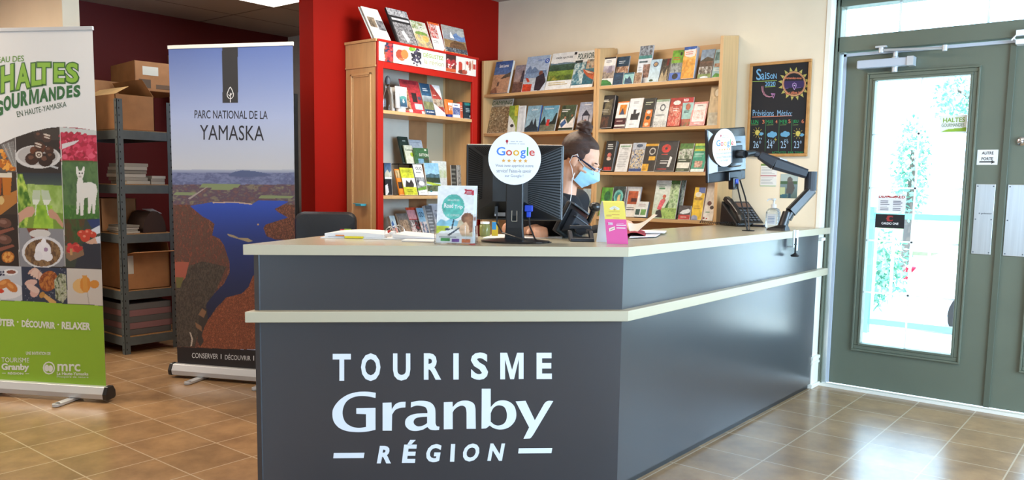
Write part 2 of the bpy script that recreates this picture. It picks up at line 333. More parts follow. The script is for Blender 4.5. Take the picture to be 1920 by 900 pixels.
# white casing at the end of the shelf wall and the baseboard wrapped round it
b = MB().use('white_paint'); b.box(XE-.025, XE+.004, YW-.004, YD-.04, 0, 2.40); b.box(XE, .30, YW+.0, YD-.04, 2.40, 2.425)
b.build('trim_1', kind='structure', bevel=.003)
def base_prof(b, x0, x1, y0, y1):
    for z0, z1, e in ((0, .025, .02), (.025, .15, .010), (.15, .165, .016), (.165, .18, .012), (.18, .20, .018)):
        b.box(x0-e, x1+e, y0-e, y1+e, z0, z1)
b = MB().use('white_paint'); base_prof(b, XE-.02, XE+.006, YW-.035, YD-.05); b.box(XE-.02, XE+.006, YW-.03, YW, .2, .955); b.box(XE-.02, XE+.03, YW-.03, YW+.04, .93, .95); b.build('baseboard_right', kind='structure', bevel=.003)
struct('trim_2', 'white_paint', [(XE, .3, YD-.06, YD-.02, 0, .018)])
# ------------------------------------------------ door frame, transom, doors
zT0, zT1 = onY(1580, 71.5, YD)[2], onY(1582.7, 15.6, YD)[2]
XL, XM = onY(1562, 400, YD)[0], -.745
b = MB().use('green_paint')
b.box(XE, -1.655, YD-.045, YD+.06, 0, 2.40); b.box(XE+.012, -1.665, YD-.06, YD-.045, 0, 2.40)
b.box(XE, .30, YD-.045, YD+.06, zT1, 2.40); b.box(XE, .30, YD-.045, YD+.06, 2.085, zT0); b.box(.19, .30, YD-.045, YD+.06, 0, 2.4)
b.build('door_frame_1', kind='structure', bevel=.004)
b = MB().use('glass_pane').box(-1.65, .19, YD+.01, YD+.016, zT0, zT1); tr = b.build('window_1', kind='structure')
b = MB().use('muntin')
for x in (-1.33, -.87, -.43): b.box(x-.006, x+.006, YD+.0, YD+.01, zT0, zT1)
b.build('muntin', tr)
def door(name, x0, x1, gx0, gx1, gz0, gz1, seam):
    b = MB().use('green_paint'); y0, y1 = YD, YD+.045
    for q in ((x0, gx0, .02, 2.08), (gx1, x1, .02, 2.08), (gx0, gx1, .02, gz0), (gx0, gx1, gz1, 2.08)): b.box(q[0], q[1], y0, y1, q[2], q[3])
    d = b.build(name, kind='structure', bevel=.0)
    b = MB().use('green_paint'); e = .05
    for k, (w0, w1, dp) in enumerate(((e, e-.012, .018), (e-.012, .014, .010), (.014, 0, .016))):
        for q in ((gx0-w0, gx1+w0, gz0-w0, gz0-w1), (gx0-w0, gx1+w0, gz1+w1, gz1+w0), (gx0-w0, gx0-w1, gz0-w1, gz1+w1), (gx1+w1, gx1+w0, gz0-w1, gz1+w1)):
            b.box(q[0], q[1], y0-dp, y0, q[2], q[3])
    b.build('glazing_bead', d, bevel=.003)
    MB().use('glass_pane').box(gx0, gx1, y0+.012, y0+.018, gz0, gz1).build('pane', d)
    b = MB().use('muntin'); xm = (gx0+gx1)/2; b.box(xm-.005, xm+.005, y0+.006, y0+.012, gz0, gz1)
    for k in range(1, 5): z = gz0+(gz1-gz0)*k/5; b.box(gx0, gx1, y0+.006, y0+.012, z-.005, z+.005)
    b.build('muntin', d)
    return d
gx0, gz0 = onY(1613, 643, YD)[[0, 2]]; gx1, gz1 = onY(1821, 140, YD)[[0, 2]]
d1 = door('door_1', -1.635, -.75, gx0, gx1, gz0, gz1, 1)
d2 = door('door_2', -.735, .18, -.54, -.05, gz0, gz1, 0)
MB().use('green_dark').box(-.752, -.72, YD-.012, YD, .02, 2.08).build('astragal', d2, bevel=.002)
b = MB().use('clear_strip'); b.box(-1.638, -1.622, YD-.016, YD, .02, 2.075); b.box(-1.638, .18, YD-.016, YD, 2.06, 2.078); b.build('weatherstrip', d1)
# push plates with screws
def plate(d, a, c, name='push_plate'):
    P = onY(*a, YD-.004); Q = onY(*c, YD-.004); x0, x1, z1, z0 = P[0], Q[0], P[2], Q[2]
    p = MB().use('steel').box(x0, x1, YD-.004, YD, z0, z1).build(name, d, label='brushed steel push plate', bevel=.002)
    b = MB().use('grey_plastic')
    for fx in (.1, .9):
        for fz in (.03, .5, .97): b.ball((x0+(x1-x0)*fx, YD-.004, z0+(z1-z0)*fz), (.004, .002, .004), 6)
    b.build('screw', p); return x0, x1, z0, z1
x0, x1, z0, z1 = plate(d1, (1830, 345), (1857, 478)); plate(d2, (1890, 346), (1921, 482))
b = MB().use('print', '333a40'); b.text('#  gardemeister', *[(x, YD-.0056, z) for x, z in ((x0+.025, z1-.172), (x1-.008, z1-.172), (x0+.025, z1-.160), (x1-.008, z1-.160))], '333a40', .01)
b.build('plate_mark', d1)
P = onY(1917, 265, YD); b = MB(Matrix.Translation(P) @ Matrix.Rotation(R_(90), 4, 'X')).use('chrome'); b.lathe([(.001, .0), (.024, .0), (.024, .012), (.016, .018), (.001, .018)]); b.build('lock_cylinder', d2, smooth=True)
# door closer
P = onY(1608, 122, YD-.05); Q = onY(1714, 118, YD-.05)
b = MB().use('clear_strip'); b.box(P[0], Q[0]-.01, YD-.07, YD-.005, P[2]-.024, P[2]+.024); cl = b.build('door_closer', d1, bevel=.006)
b = MB().use('alu'); b.box(Q[0]-.035, Q[0]+.0, YD-.075, YD-.004, P[2]-.026, P[2]+.026); J = onY(1678, 120, YD-.04)
b.lathe([(.016, -.055), (.016, -.03), (.02, -.026), (.02, .03), (.014, .034), (.014, .07), (.001, .07)], (J[0], YD-.04, P[2])); b.build('spindle', cl, smooth=True)
K = onY(1770, 89, YD-.12); K2 = onY(1652, 94, YD-.06)
b = MB().use('alu'); zt = P[2]+.07
b.tube([(J[0], YD-.04, zt), (K[0], YD-.10, K[2])], .007); b.tube([(K[0], YD-.10, K[2]), (K2[0], YD-.06, K2[2])], .008)
for q in (K, K2): b.lathe([(.014, -.016), (.014, .016)], (q[0], YD-.1 if q is K else YD-.06, q[2]), 12)
b.box(K2[0]-.03, K2[0]+.03, YD-.075, YD-.045, K2[2]+.014, K2[2]+.024); b.build('closer_arm', cl)
P = onY(1906, 82, YD-.05); b = MB().use('white_plastic'); b.box(P[0]-.002, P[0]+.12, YD-.07, YD-.0, P[2]-.005, P[2]+.02); P2 = onY(1906, 57, YD-.06); b.box(P2[0], P2[0]+.12, YD-.07, YD-.045, P2[2]-.03, P2[2])
b.tube([(P2[0]+.005, YD-.06, P2[2]-.02), (P2[0]-.02, YD-.065, P2[2]-.05), (P2[0]-.015, YD-.06, P[2]+.03), (P[0]+.01, YD-.05, P[2]+.01)], .004)
b.build('alarm_contact', d2)
# papers and stickers on the door
def flat_on_Y(name, a, c, Y, spec, label, cat, w=40, h=40, bg='ffffff', t=.0012, group=None, rough='print'):
    P = onY(*a, Y); Q = onY(*c, Y); x0, x1, z1, z0 = P[0], Q[0], P[2], Q[2]
    b = MB().use(rough, bg); b.box(x0, x1, Y, Y+t, z0, z1); A = Art(w, h, bg).run(spec)
    b.art(A, (x0, Y, z0), (x1-x0, 0, 0), (0, 0, z1-z0), (0, -1, 0)); return b.build(name, label=label, cat=cat, group=group)
flat_on_Y('paper_sign', (1833, 281), (1870, 309), YD-.0013, 't,AUTRE,.22,.12,.78,.32,222222;t,PORTE,.22,.5,.78,.70,222222;r,.12,.78,.72,.86,111111;p,111111,.7,.70,.9,.82,.7,.94', 'small white paper sign reading AUTRE PORTE with an arrow, taped on the green door', 'sign', 30, 24)
flat_on_Y('defibrillator_sticker', (1647, 366), (1697, 398), YD+.0105, 'r,0,0,1,.16,ffffff;t,DEA,.02,0,.34,.16,b02525;t,AED,.62,0,.97,.16,b02525;e,.49,.05,.17,.10,b02525;e,.5,.02,.10,.06,ffffff;l,.08,.3,.46,.95,6,6a6a78;l,.55,.3,.95,.95,6,6a6a78', 'white sticker with a red heart and DEA AED on the door glass', 'sticker', 40, 40, 'f4f4f8')
flat_on_Y('monitoring_sticker', (1642, 401), (1695, 429), YD+.0105, 'e,.5,.3,.12,.22,b03030;e,.54,.3,.07,.12,17171c;r,.54,.24,.64,.38,17171c;t,CARDIO ONE,.22,.58,.8,.74,ffffff;r,.2,.85,.85,.88,707070', 'black sticker with a red C logo just below the white heart sticker', 'sticker', 40, 26, '17171c')
flat_on_Y('promotional_sticker', (1764, 217), (1812, 247), YD+.0105, 't,HALTES,.1,.14,.92,.42,8ab83a;t,GOURMANDES,.06,.48,.9,.68,3c7a4a;p,9cc63c,0,1,.3,.82,1,.74,1,1', 'small green and white HALTES GOURMANDES sticker at the upper right of the door glass', 'sticker', 40, 30, 'fafdf6')

# ================================================================== OUTSIDE the door
b = MB().use('concrete'); b.box(-14, 10, 5.34, 8.0, -.16, -.02); b.build('patio_ground', kind='structure')
b = MB().use('asphalt'); b.box(-30, 20, 8.0, 24, -.62, -.5); b.build('parking_ground', kind='structure')
b = MB().use('grass'); b.box(-30, 20, 24, 60, -.62, -.4); b.build('lawn', kind='structure')
rl = thing('patio_railing', 'pale metal picket railing on the patio outside the glass door', 'railing', (-2.5, 7.6, -.02))
b = MB().use('rail_green'); b.box(-5, 1.2, 7.57, 7.63, 1.0, 1.05); b.box(-5, 1.2, 7.58, 7.62, .06, .11); b.build('rail', rl)
for x in np.arange(-4.9, 1.1, .145): MB().use('white_paint').box(x-.009, x+.009, 7.59, 7.61, .11, 1.0).build('picket', rl)
for x in (-4.98, -2.05, 1.15): MB().use('rail_green').box(x-.03, x+.03, 7.56, 7.64, -.02, 1.1).build('post', rl)
# shrubs and a tree
def leafy(name, label, cat, c, r, n, s, seed, trunk=None, m='foliage', tx=0.):
    rr = np.random.default_rng(seed); t = thing(name, label, cat, (c[0], c[1], -.5)); b = MB().use(m)
    for i in range(n):
        d = rr.normal(size=3); d /= np.linalg.norm(d); p = np.array(c)+d*np.array(r)*rr.uniform(.55, 1); a = rr.normal(size=3); a /= np.linalg.norm(a); q = np.cross(a, d); q /= np.linalg.norm(q)+1e-6
        b.add([p-a*s, p-q*s*.45, p+a*s, p+q*s*.45], [(0, 1, 2, 3)])
    b.build('foliage', t)
    b = MB().use('trunk'); b.tube([(c[0]+tx, c[1], -.5), (c[0]+.05+tx*.7, c[1], c[2]-.3*r[2]), (c[0], c[1], c[2]+.4*r[2])], [.10 if trunk else .03]*2+[.02], 8); b.build('trunk', t)
leafy('garden_shrub', 'low leafy green shrub behind the patio railing, seen through the door', 'shrub', (-2.55, 9.1, .42), (.55, .4, .5), 1500, .045, 3)
leafy('leafy_tree', 'tall green tree far outside, seen at the middle of the door glass', 'tree', (-4.5, 19.5, 1.7), (.42, .5, 1.25), 900, .07, 4, True)
leafy('leafy_tree', 'green tree far outside, its leaves showing at the upper right of the door glass', 'tree', (-3.5, 18.2, 3.05), (.45, .4, .5), 450, .06, 5, True, tx=.8)
# parked white car seen through the glass
car = thing('parked_car', 'white car parked beyond the railing outside the door', 'car', (-.25, 11.2, -.5))
T = Matrix.Translation((-.25, 11.25, -.5)) @ Matrix.Rotation(R_(2), 4, 'Z')
prof = [(-2.1, .35), (-2.15, .75), (-2.0, .95), (-1.5, 1.02), (-.9, 1.42), (.4, 1.45), (1.0, 1.05), (1.9, .92), (2.15, .6), (2.1, .3)]
def ringy(y, k, zs=1.): return [(x*k, y, .3+(z-.3)*zs) for x, z in prof]
b = MB(T).use('car_white'); b.loft([ringy(-.85, .97, .93), ringy(-.8, 1), ringy(.8, 1), ringy(.85, .97, .93)]); b.build('body', car, smooth=True, bevel=.03)
b = MB(T).use('car_glass'); b.add([(-1.35, -.84, 1.04), (.85, -.84, 1.06), (.35, -.82, 1.36), (-.85, -.82, 1.36)], [(0, 1, 2, 3)]); b.box(-1.2, .6, -.845, -.83, 1.05, 1.3); b.build('side_window', car)
for x in (-1.35, 1.35):
    b = MB(T @ Matrix.Translation((x, -.86, .33)) @ Matrix.Rotation(R_(90), 4, 'X')).use('tyre'); b.lathe([(.001, .02), (.2, .02), (.2, .0), (.33, .0), (.33, -.18), (.001, -.18)], n=24); b.build('wheel', car)
MB(T).use('red_lens').box(-2.19, -1.98, -.82, -.5, .7, .86).build('tail_light', car, bevel=.02)

# ================================================================== RECEPTION DESK
XS = -1.68; ZCt, ZCb, ZL1, ZL0 = 1.01, .972, .757, .715; TH = .585
P1 = np.array([XS, 2.795]); D45 = np.array([-math.sqrt(.5), -math.sqrt(.5)]); N45 = np.array([math.sqrt(.5), -math.sqrt(.5)])
LF = 1.433; P0 = P1+D45*LF; dE = np.array([math.cos(R_(112.5)), math.sin(R_(112.5))])
def desk_poly(out, endx, yend, thick, left_out):
    """footprint: chamfer face + side face moved outwards by `out`, thickness `thick` (None: full depth)"""
    k = out/math.tan(R_(67.5))
    c = P1+N45*out-D45*k; c[0] = XS+out
    l = P0+N45*out+D45*left_out
    t = thick+out; a = t/math.cos(R_(22.5))
    lb = l+dE*a; bis = np.array([-math.cos(R_(22.5)), math.sin(R_(22.5))])
    # inner corner: offset of both faces
    ci = c+bis*(t/math.cos(R_(22.5)))
    return [tuple(c), (XS+out, yend), (XS+out-t, yend), tuple(ci), tuple(lb), tuple(l)]
desk = thing('reception_desk', 'grey reception desk with beige countertop and white TOURISME Granby RÉGION lettering', 'reception desk', (-1.9, 3.0, 0))
pl = [tuple(P1), (XS, 5.105)]
inner = desk_poly(0, 0, 5.105, .03, 0)
def panel(z0, z1, name):
    b = MB().use('laminate_grey'); b.prism([inner[0], inner[1], inner[2], inner[3], inner[4], inner[5]][::1], z0, z1); return b.build(name, desk)
panel(.03, ZL0, 'lower_panel'); panel(ZL1, ZCb, 'upper_panel')
k = desk_poly(-.012, 0, 5.105, .03, -.01); MB().use('black_plastic').prism(k, 0, .03).build('plinth', desk)
# left end and inside carcass
b = MB().use('laminate_grey'); l0 = P0+N45*0; l1 = P0+dE*.58; nE = np.array([dE[1], -dE[0]])*.02
b.prism([tuple(l0), tuple(l0+nE), tuple(l1+nE), tuple(l1)], 0.0, ZCb); b.build('end_panel', desk)
MB().use('fascia').prism(desk_poly(.038, 0, 5.20, .04, .03), ZL0, ZL1).build('ledge', desk, bevel=.003)
ct = desk_poly(.026, 0, 4.90, TH, .032)
ct[1:3] = [(XS+.026, 5.235), (XE+.002, 5.235), (XE+.002, YW-.002), (-2.262, YW-.002), (-2.262, 4.885), (-2.40, 4.885)]
ci = ct[-3]; ct[-4] = (ct[-3][0], 4.885)
MB().use('countertop').prism(ct, ZCb+.002, ZCt).build('countertop', desk)
fe = 0.0015
def edge_strip(b, a, c, n, z0, z1):
    a = np.array(a); c = np.array(c); n = np.array(n)*fe; b.prism([tuple(a), tuple(a+n), tuple(c+n), tuple(c)], z0, z1)
b = MB().use('fascia'); edge_strip(b, ct[-1], ct[0], N45, ZCb, ZCt); edge_strip(b, ct[0], ct[1], (1, 0), ZCb, ZCt); edge_strip(b, ct[-2], ct[-1], -np.array([dE[1], -dE[0]]), ZCb, ZCt); b.build('countertop_edge', desk)
b = MB().use('dark_hole'); G_ = onZ(1403, 433, ZCt); b.lathe([(.001, .0), (.034, .0), (.034, .004), (.022, .004), (.022, .001), (.001, .001)], (G_[0], G_[1], ZCt), 20); b.build('cable_grommet', desk)
# lettering on the front
n3 = (N45[0], N45[1], 0); pf = (P1[0]+N45[0]*.001, P1[1]+N45[1]*.001, 0)
def fq(px, py): return onP(px, py, pf, n3)
zx = lambda x, y: (620+x/3.749, 640+y/3.749)
b = MB().use('print', 'f4f6fa')
def letter(ch, x0, x1, y0, y1, bold, shear=0., slope=-.0075):
    q = [zx(*p) for p in ((x0, y1), (x1, y1), (x0, y0), (x1, y0))]
    b.text(ch, *[fq(*p) for p in q], 'f4f6fa', bold, shear)
MP = [(1192, 267), (1192, 80), (1240, 80), (1275, 200), (1311, 80), (1356, 80), (1356, 264), (1322, 265), (1322, 125), (1289, 266), (1262, 266), (1226, 127), (1226, 267)]
b.add([fq(*zx(*p)) for p in MP], [(0, 12, 11, 1), (11, 10, 3, 2)[::1], (10, 9, 3), (9, 8, 4, 3), (8, 7, 6, 5), (1, 11, 2), (8, 5, 4)])
for ch, x0, x1, y0, y1 in (('T', 14, 142, 88, 277), ('O', 213, 350, 84, 279), ('U', 438, 560, 85, 276), ('R', 655, 777, 84, 270), ('I', 862, 900, 84, 269), ('S', 985, 1107, 78, 271), ('E', 1447, 1555, 80, 265)): letter(ch, x0, x1, y0, y1, .035)
b.build('lettering', desk, label='white lettering TOURISME'); b = MB().use('print', 'f4f6fa')
GRANBY = [
 [[(317,362),(260,354),(190,356),(120,375),(60,415),(22,465),(12,505),(20,560),(55,605),(110,630),(180,638),(250,635),(315,622)],[(315,468)],[(180,470)],[(180,510)],[(248,512)],[(248,602),(200,608),(150,600),(105,570),(85,520),(88,470),(110,425),(150,397),(200,385),(260,387),(315,398)]],
 [[(365,432)],[(428,430)],[(430,478),(455,442),(490,427),(527,424)],[(525,465),(490,468),(455,482),(432,515)],[(430,628)],[(365,628)]],
 [[(565,428),(620,418),(680,422),(715,440),(733,470),(737,505)],[(737,575),(745,595),(765,600)],[(762,622),(735,625),(700,620),(680,602)],[(650,620),(605,630),(560,625),(530,600),(523,575),(530,545),(560,520),(610,508),(680,505)],[(680,490),(668,465),(640,455),(600,452),(563,465)]],
 [[(795,428)],[(857,425)],[(858,462),(890,430),(930,417),(975,420),(1008,440),(1018,475)],[(1020,615)],[(955,615)],[(955,500),(948,465),(925,452),(895,460),(870,480),(858,500)],[(858,617)],[(795,619)]],
 [[(1062,333)],[(1125,333)],[(1125,462),(1160,427),(1200,415),(1250,422),(1290,455),(1305,510),(1295,560),(1255,603),(1200,620),(1150,612),(1118,592)],[(1092,612)],[(1060,614)]],
 [[(1300,422)],[(1370,418)],[(1435,555)],[(1500,440),(1515,424),(1535,418),(1565,420)],[(1425,655),(1410,675),(1400,683)],[(1355,685)],[(1395,605)]]]
HOLES = {2: [[(678,530),(640,532),(600,540),(583,562),(590,585),(615,598),(650,592),(678,575)]], 4: [[(1125,505),(1145,467),(1180,450),(1220,462),(1238,505),(1235,550),(1215,580),(1180,592),(1150,585),(1125,565)]]}
def crom(p):
    if len(p) < 3: return list(p)
    o = []; q = [p[0]]+list(p)+[p[-1]]
    for i in range(len(p)-1):
        for t in (0, .25, .5, .75):
            a_, b_, c_, d_ = (np.array(q[i+j], float) for j in range(4))
            o.append(tuple(.5*(2*b_+(c_-a_)*t+(2*a_-5*b_+4*c_-d_)*t*t+(3*b_-a_-3*c_+d_)*t**3)))
    return o+[p[-1]]
from mathutils.geometry import tessellate_polygon
for gi, segs in enumerate(GRANBY):
    loops = [[q for sg in segs for q in crom(sg)]]+[crom(h) for h in HOLES.get(gi, [])]
    tri = tessellate_polygon([[Vector((x, -y, 0)) for x, y in lp] for lp in loops]); pts = [fq(*zx(*q)) for lp in loops for q in lp]
    fix = []
    for t in tri:
        A_, B_, C_ = (Vector(pts[i]) for i in t); nn = (B_-A_).cross(C_-A_); fix.append(t if nn.dot(Vector(n3)) > 0 else tuple(t)[::-1])
    b.add(pts, fix)
b.build('lettering', desk, label='large white lettering Granby'); b = MB().use('print', 'f4f6fa')
for ch, x0, x1, y0, y1 in (('R', 335, 435, 735, 858), ('É', 510, 602, 693, 855), ('G', 672, 772, 722, 850), ('I', 842, 872, 722, 846), ('O', 930, 1045, 718, 845), ('N', 1112, 1215, 718, 840)): letter(ch, x0, x1, y0, y1, .04, .22)
b.build('lettering', desk, label='white slanted lettering RÉGION'); b = MB().use('print', 'f4f6fa')
for x0, x1, y0, y1 in ((18, 238, 785, 822), (1318, 1558, 752, 788)):
    q = [fq(*zx(*p)) for p in ((x0, y1), (x1-6, y1-2), (x1, y0-2), (x0+4, y0))]; b.quad(*q); b.build('dash', desk, label='white dash beside RÉGION'); b = MB().use('print', 'f4f6fa')
#==PART3==
# ================================================================== MAPLE DISPLAY SHELVES on the shelf wall
YF = 4.905
BZ = [1.945, 1.645, 1.347, 1.032]
ZS = {}
def shelf_unit(x0, x1, top, label, side_top):
    t = thing('display_shelf', label, 'shelf unit', ((x0+x1)/2, 5.0, 0), 'maple display shelves on the back wall')
    for x in (x0, x1-.022):
        b = MB().use('maple'); z = side_top; b.add([(x, YF, 0), (x+.022, YF, 0), (x+.022, 5.135, 0), (x, 5.135, 0), (x, YF, z-.015), (x+.022, YF, z-.015), (x+.022, 5.135, z+.02), (x, 5.135, z+.02)], [(0, 3, 2, 1), (4, 5, 6, 7), (0, 1, 5, 4), (1, 2, 6, 5), (2, 3, 7, 6), (3, 0, 4, 7)])
        b.build('side_panel', t, bevel=.002)
    MB().use('maple_x').box(x0+.022, x1-.022, 5.115, 5.135, 0, top).build('back_panel', t)
    for z in BZ+[.68, .10]: MB().use('maple_x').box(x0+.022, x1-.022, YF+.004, 5.115, z-.022, z).build('shelf', t, bevel=.002)
    return t
xm0, xm1 = onY(1112, 300, YF)[0], onY(1125, 100, YF)[0]
xr1 = -2.268; xl0 = onY(903, 160, YF)[0]
shelf_unit(xm1-.022, xr1, 2.19, 'right-hand maple shelf unit full of brochures, beside the chalkboard', onX(1355, 65, xr1)[2]+.012)
shelf_unit(xl0, xm1-.024, 2.15, 'left-hand maple shelf unit with magazines, beside the red wall', onY(1114, 90, YF)[2]+.01)

def leaflet(name, cat, label, group, P, U, back, lean, w, h, t, spec, res=None, edge='e8e6e0', rough='print'):
    """a leaflet / magazine / book standing at P (front bottom left), U unit along its width, `back` unit towards its back, lean in radians"""
    P, U, back = map(lambda q: np.array(q, float), (P, U, back)); Z = np.array([0, 0, 1.])
    V = Z*math.cos(lean)+back*math.sin(lean); N = -back*math.cos(lean)+Z*math.sin(lean); P = P+Z*(t*math.sin(lean)+.0012)
    b = MB().use(rough, edge); c = [P+U*i*w+V*j*h-N*k*t for k in (1, 0) for j in (0, 1) for i in (0, 1)]
    b.add(c, [(0, 2, 3, 1), (0, 1, 5, 4), (2, 6, 7, 3), (0, 4, 6, 2), (1, 3, 7, 5), (4, 5, 7, 6)])
    if res is None: res = (max(20, int(w*400)), max(26, int(h*400)))
    A = Art(res[0], res[1], 'ffffff').run(spec); kk = max(4, res[0]//4); A.a = np.clip(A.a*(1+.30*(vnoise(A.h, A.w, kk*2, kk)-.5)*(.25+(1-A.a.mean(2)))+.10*(vnoise(A.h, A.w, 7, 5)-.5))[..., None] if False else A.a*(1+((.45*(vnoise(A.h, A.w, kk*2, kk)-.5)+.25*(vnoise(A.h, A.w, 9, 6)-.5))*np.clip(1.15-A.a.mean(2), 0, 1)))[..., None], 0, 1); b.art(A, P+N*.0003, U*w, V*h, N)
    return b.build(name, label=label, cat=cat, group=group)
def on_shelf(bl, br, tl, zi, t, spec, label, yo=0., name='brochure', cat='brochure', edge='e8e6e0', group=None, wmin=None):
    z = BZ[zi]; Yf = YF+.022+yo
    P = onY(bl[0], bl[1], Yf); Q = onY(br[0], br[1], Yf); x0 = P[0]; x1 = min(Q[0], xr1-.025 if P[0] > xm1-.03 else xm1-.05)
    Tt = onX(tl[0], tl[1], x0); ang = math.atan2(Tt[1]-Yf, Tt[2]-z); ang = min(max(ang, R_(6)), R_(20)); h = (Tt[2]-z)/math.cos(ang)
    room = 5.112-Yf-t-.004; ang = min(ang, math.asin(min(1, max(.03, room/h))))
    return leaflet(name, cat, label, group or GS[zi], (x0, Yf, z), (1, 0, 0), (0, 1, 0), ang, x1-x0, h, t, spec, edge=edge)
GS = ['brochures on the top display shelf', 'brochures on the second display shelf', 'brochures on the third display shelf', 'brochures on the lowest display shelf']
# ---- left unit, top shelf
on_shelf((919, 171), (951, 171), (931, 118), 0, .02, 'g,3d5f9e,8fa6c6;r,0,.42,1,1,c89a78;p,5f5548,.45,.55,.7,.42,1,.36,1,.5,.6,.55;p,9a6a52,0,.9,.3,.8,.4,1,0,1;r,.3,.66,.34,.78,2c2c34;r,.36,.64,.4,.78,3a3440;t,Saint Laurent,.25,.1,.8,.2,ffffff', 'thick travel book with a beach on its cover, leftmost on the left top shelf', name='travel_guide', cat='book', yo=.0)
on_shelf((959, 170), (984, 169), (968, 124), 0, .008, 'g,8d8796,c79f88;r,0,.6,1,.66,8e6b60;r,0,.66,1,1,6f5148;p,4a4654,.55,.3,.72,.3,.75,.62,.5,.62;r,.58,.2,.7,.3,3a3848', 'muted sunset lighthouse brochure half hidden behind the blue city magazine', yo=.022)
on_shelf((977, 169), (1020, 166), (990, 108), 0, .006, 'g,9fb4d2,d3dbe6;p,6c83a5,.05,.4,.2,.25,.3,.38,.4,.3,.6,.42,.95,.42,.95,.5,.05,.5;r,0,.5,1,.62,7f96b4;r,0,.62,1,.8,b9c0c8;p,c8452a,.02,.78,.42,.8,.42,1,.02,1;e,.72,.5,.09,.07,7a4a3a;p,2e2630,.55,.6,.85,.5,1,.75,.8,1,.55,.98;e,.9,.16,.1,.07,2a56b0;t,Q,.86,.12,.94,.2,ffffff;t,Québec cité,.5,.1,.78,.15,4468b0;p,c8452a,.08,.6,.2,.62,.3,.72,.2,.74', 'blue and white city magazine with a Q logo and a seated person', name='magazine', cat='magazine')
on_shelf((1021, 166), (1068, 163), (1038, 102), 0, .006, 'r,0,0,1,1,eef0f0;G,0,.28,1,.55,44604e,2f4a38;r,0,.25,1,.32,6f8898;p,eef0f0,0,.24,1,.24,1,.3,.6,.27,.2,.29,0,.27;G,0,.5,1,.72,7f9a3e,5e7428;n,.0,.62,1,.76,c8b050,5e7428,3b5030;t,VIRÉE NATURE,.15,.1,.85,.17,6a6f74;r,.88,.02,.98,.09,1c1c20;l,.1,.8,.9,.9,2,c8b888', 'white magazine with a wide green valley photo, between the city and canoe magazines', name='magazine', cat='magazine')
on_shelf((1069, 163), (1110, 161), (1083, 98), 0, .006, 'r,0,0,1,1,eef0ee;G,0,.3,1,.92,4f8496,2f6474;n,0,.3,.5,.9,6aa0ae,35687a,d8e4e0,2f6474;p,c0603a,.42,.5,1,.62,1,.82,.7,.72,.5,.6;p,e8d8c0,.5,.52,.95,.64,.7,.62;t,POURVOIRIES,.08,.06,1.0,.22,24443e;n,.55,.25,.9,.5,30404a,c8b8a0,d06030;r,0,.25,.35,.32,38423e', 'magazine titled POURVOIRIES with an orange canoe on blue water', name='magazine', cat='magazine')
# ---- left unit, second shelf
on_shelf((912, 245), (951, 244), (924, 188), 1, .006, 'N,0,0,1,1,4a3a2c,c8b090,6f5c40,e0d0b0,3a3a28;r,0,0,1,.22,d8d4c0;t,CAMPING,.02,.05,.98,.17,3e6a2c;l,.1,.18,.9,.24,1,333333', 'magazine titled CAMPING in green over a brown collage of campers', name='magazine', cat='magazine', yo=.02)
on_shelf((951, 243), (968, 243), (956, 199), 1, .01, 'g,7c9a3a,b8c060;p,eef0ea,0,.35,.5,.55,.85,.8,.9,1,0,1;e,.45,.75,.2,.06,3a3a3a;r,.6,0,1,.4,c8c040', 'narrow green and white leaflet with a curved swoosh, right of the camping magazine')
on_shelf((969, 243), (982, 242), (972, 199), 1, .01, 'r,0,0,1,1,e8ecee;l,.15,.06,.8,.3,5,b0b6bc;p,d4dade,.6,0,1,0,.8,.5,1,1,.55,1', 'plain white narrow leaflet stack right of the green swoosh leaflet')
on_shelf((983, 242), (1008, 241), (991, 200), 1, .014, 'g,7fa6bc,a8c2cc;p,26333c,0,1,.0,.85,.3,.75,.45,.5,.6,.75,.7,.45,.85,.8,1,.85,1,1;t,Québec,.3,.12,.8,.2,e8f0f4', 'pale blue leaflet stack with dark silhouettes, second shelf', edge='3a62a8')
on_shelf((1010, 242), (1039, 240), (1020, 200), 1, .01, 'g,5f9ab8,9cc0c8;p,1f2c26,0,.95,.0,.7,.2,.4,.4,.75,.75,.6,.9,.3,1,.3,1,.75;r,0,.75,1,1,6a6a58;r,.38,.55,.58,.8,c0302c;t,Gaspésie,.1,.08,.7,.16,dcecf2', 'blue leaflet with dark trees and a red figure, second shelf')
on_shelf((1046, 240), (1073, 240), (1055, 199), 1, .01, 'n,0,0,1,1,2a3428,4a5a40,26301e;p,e8e0d8,0,.95,.1,.6,.35,.5,.6,.75,.95,.45,1,.9;p,3a5a88,.05,.75,.35,.55,.5,.7,.2,.9;l,.05,.15,.6,.28,2,f0f0f0;r,0,.9,1,1,2e3a28;e,.35,.5,.06,.05,b07858;e,.8,.42,.06,.05,a06848', 'dark green leaflet with people in white lying on grass, second shelf')
on_shelf((1079, 240), (1106, 239), (1089, 193), 1, .01, 'g,9aa6c0,c8c0c4;p,26283a,.25,.5,.5,.28,.85,.5;r,.3,.5,.36,.9,26283a;r,.74,.5,.8,.9,26283a;r,0,.75,1,1,4a4640;e,.55,.75,.12,.12,8a4838;l,.3,.08,.8,.14,1,ffffff', 'mauve leaflet with a dark gazebo, rightmost on the left second shelf')
on_shelf((1090, 403), (1105, 402), (1093, 354), 3, .006, 'g,b8ccd4,d8dcd8;r,0,.45,1,.6,6a8a6a;l,.1,.7,.9,.9,2,5a6a70', 'pale landscape leaflet seen between the clerk and the shelf upright')
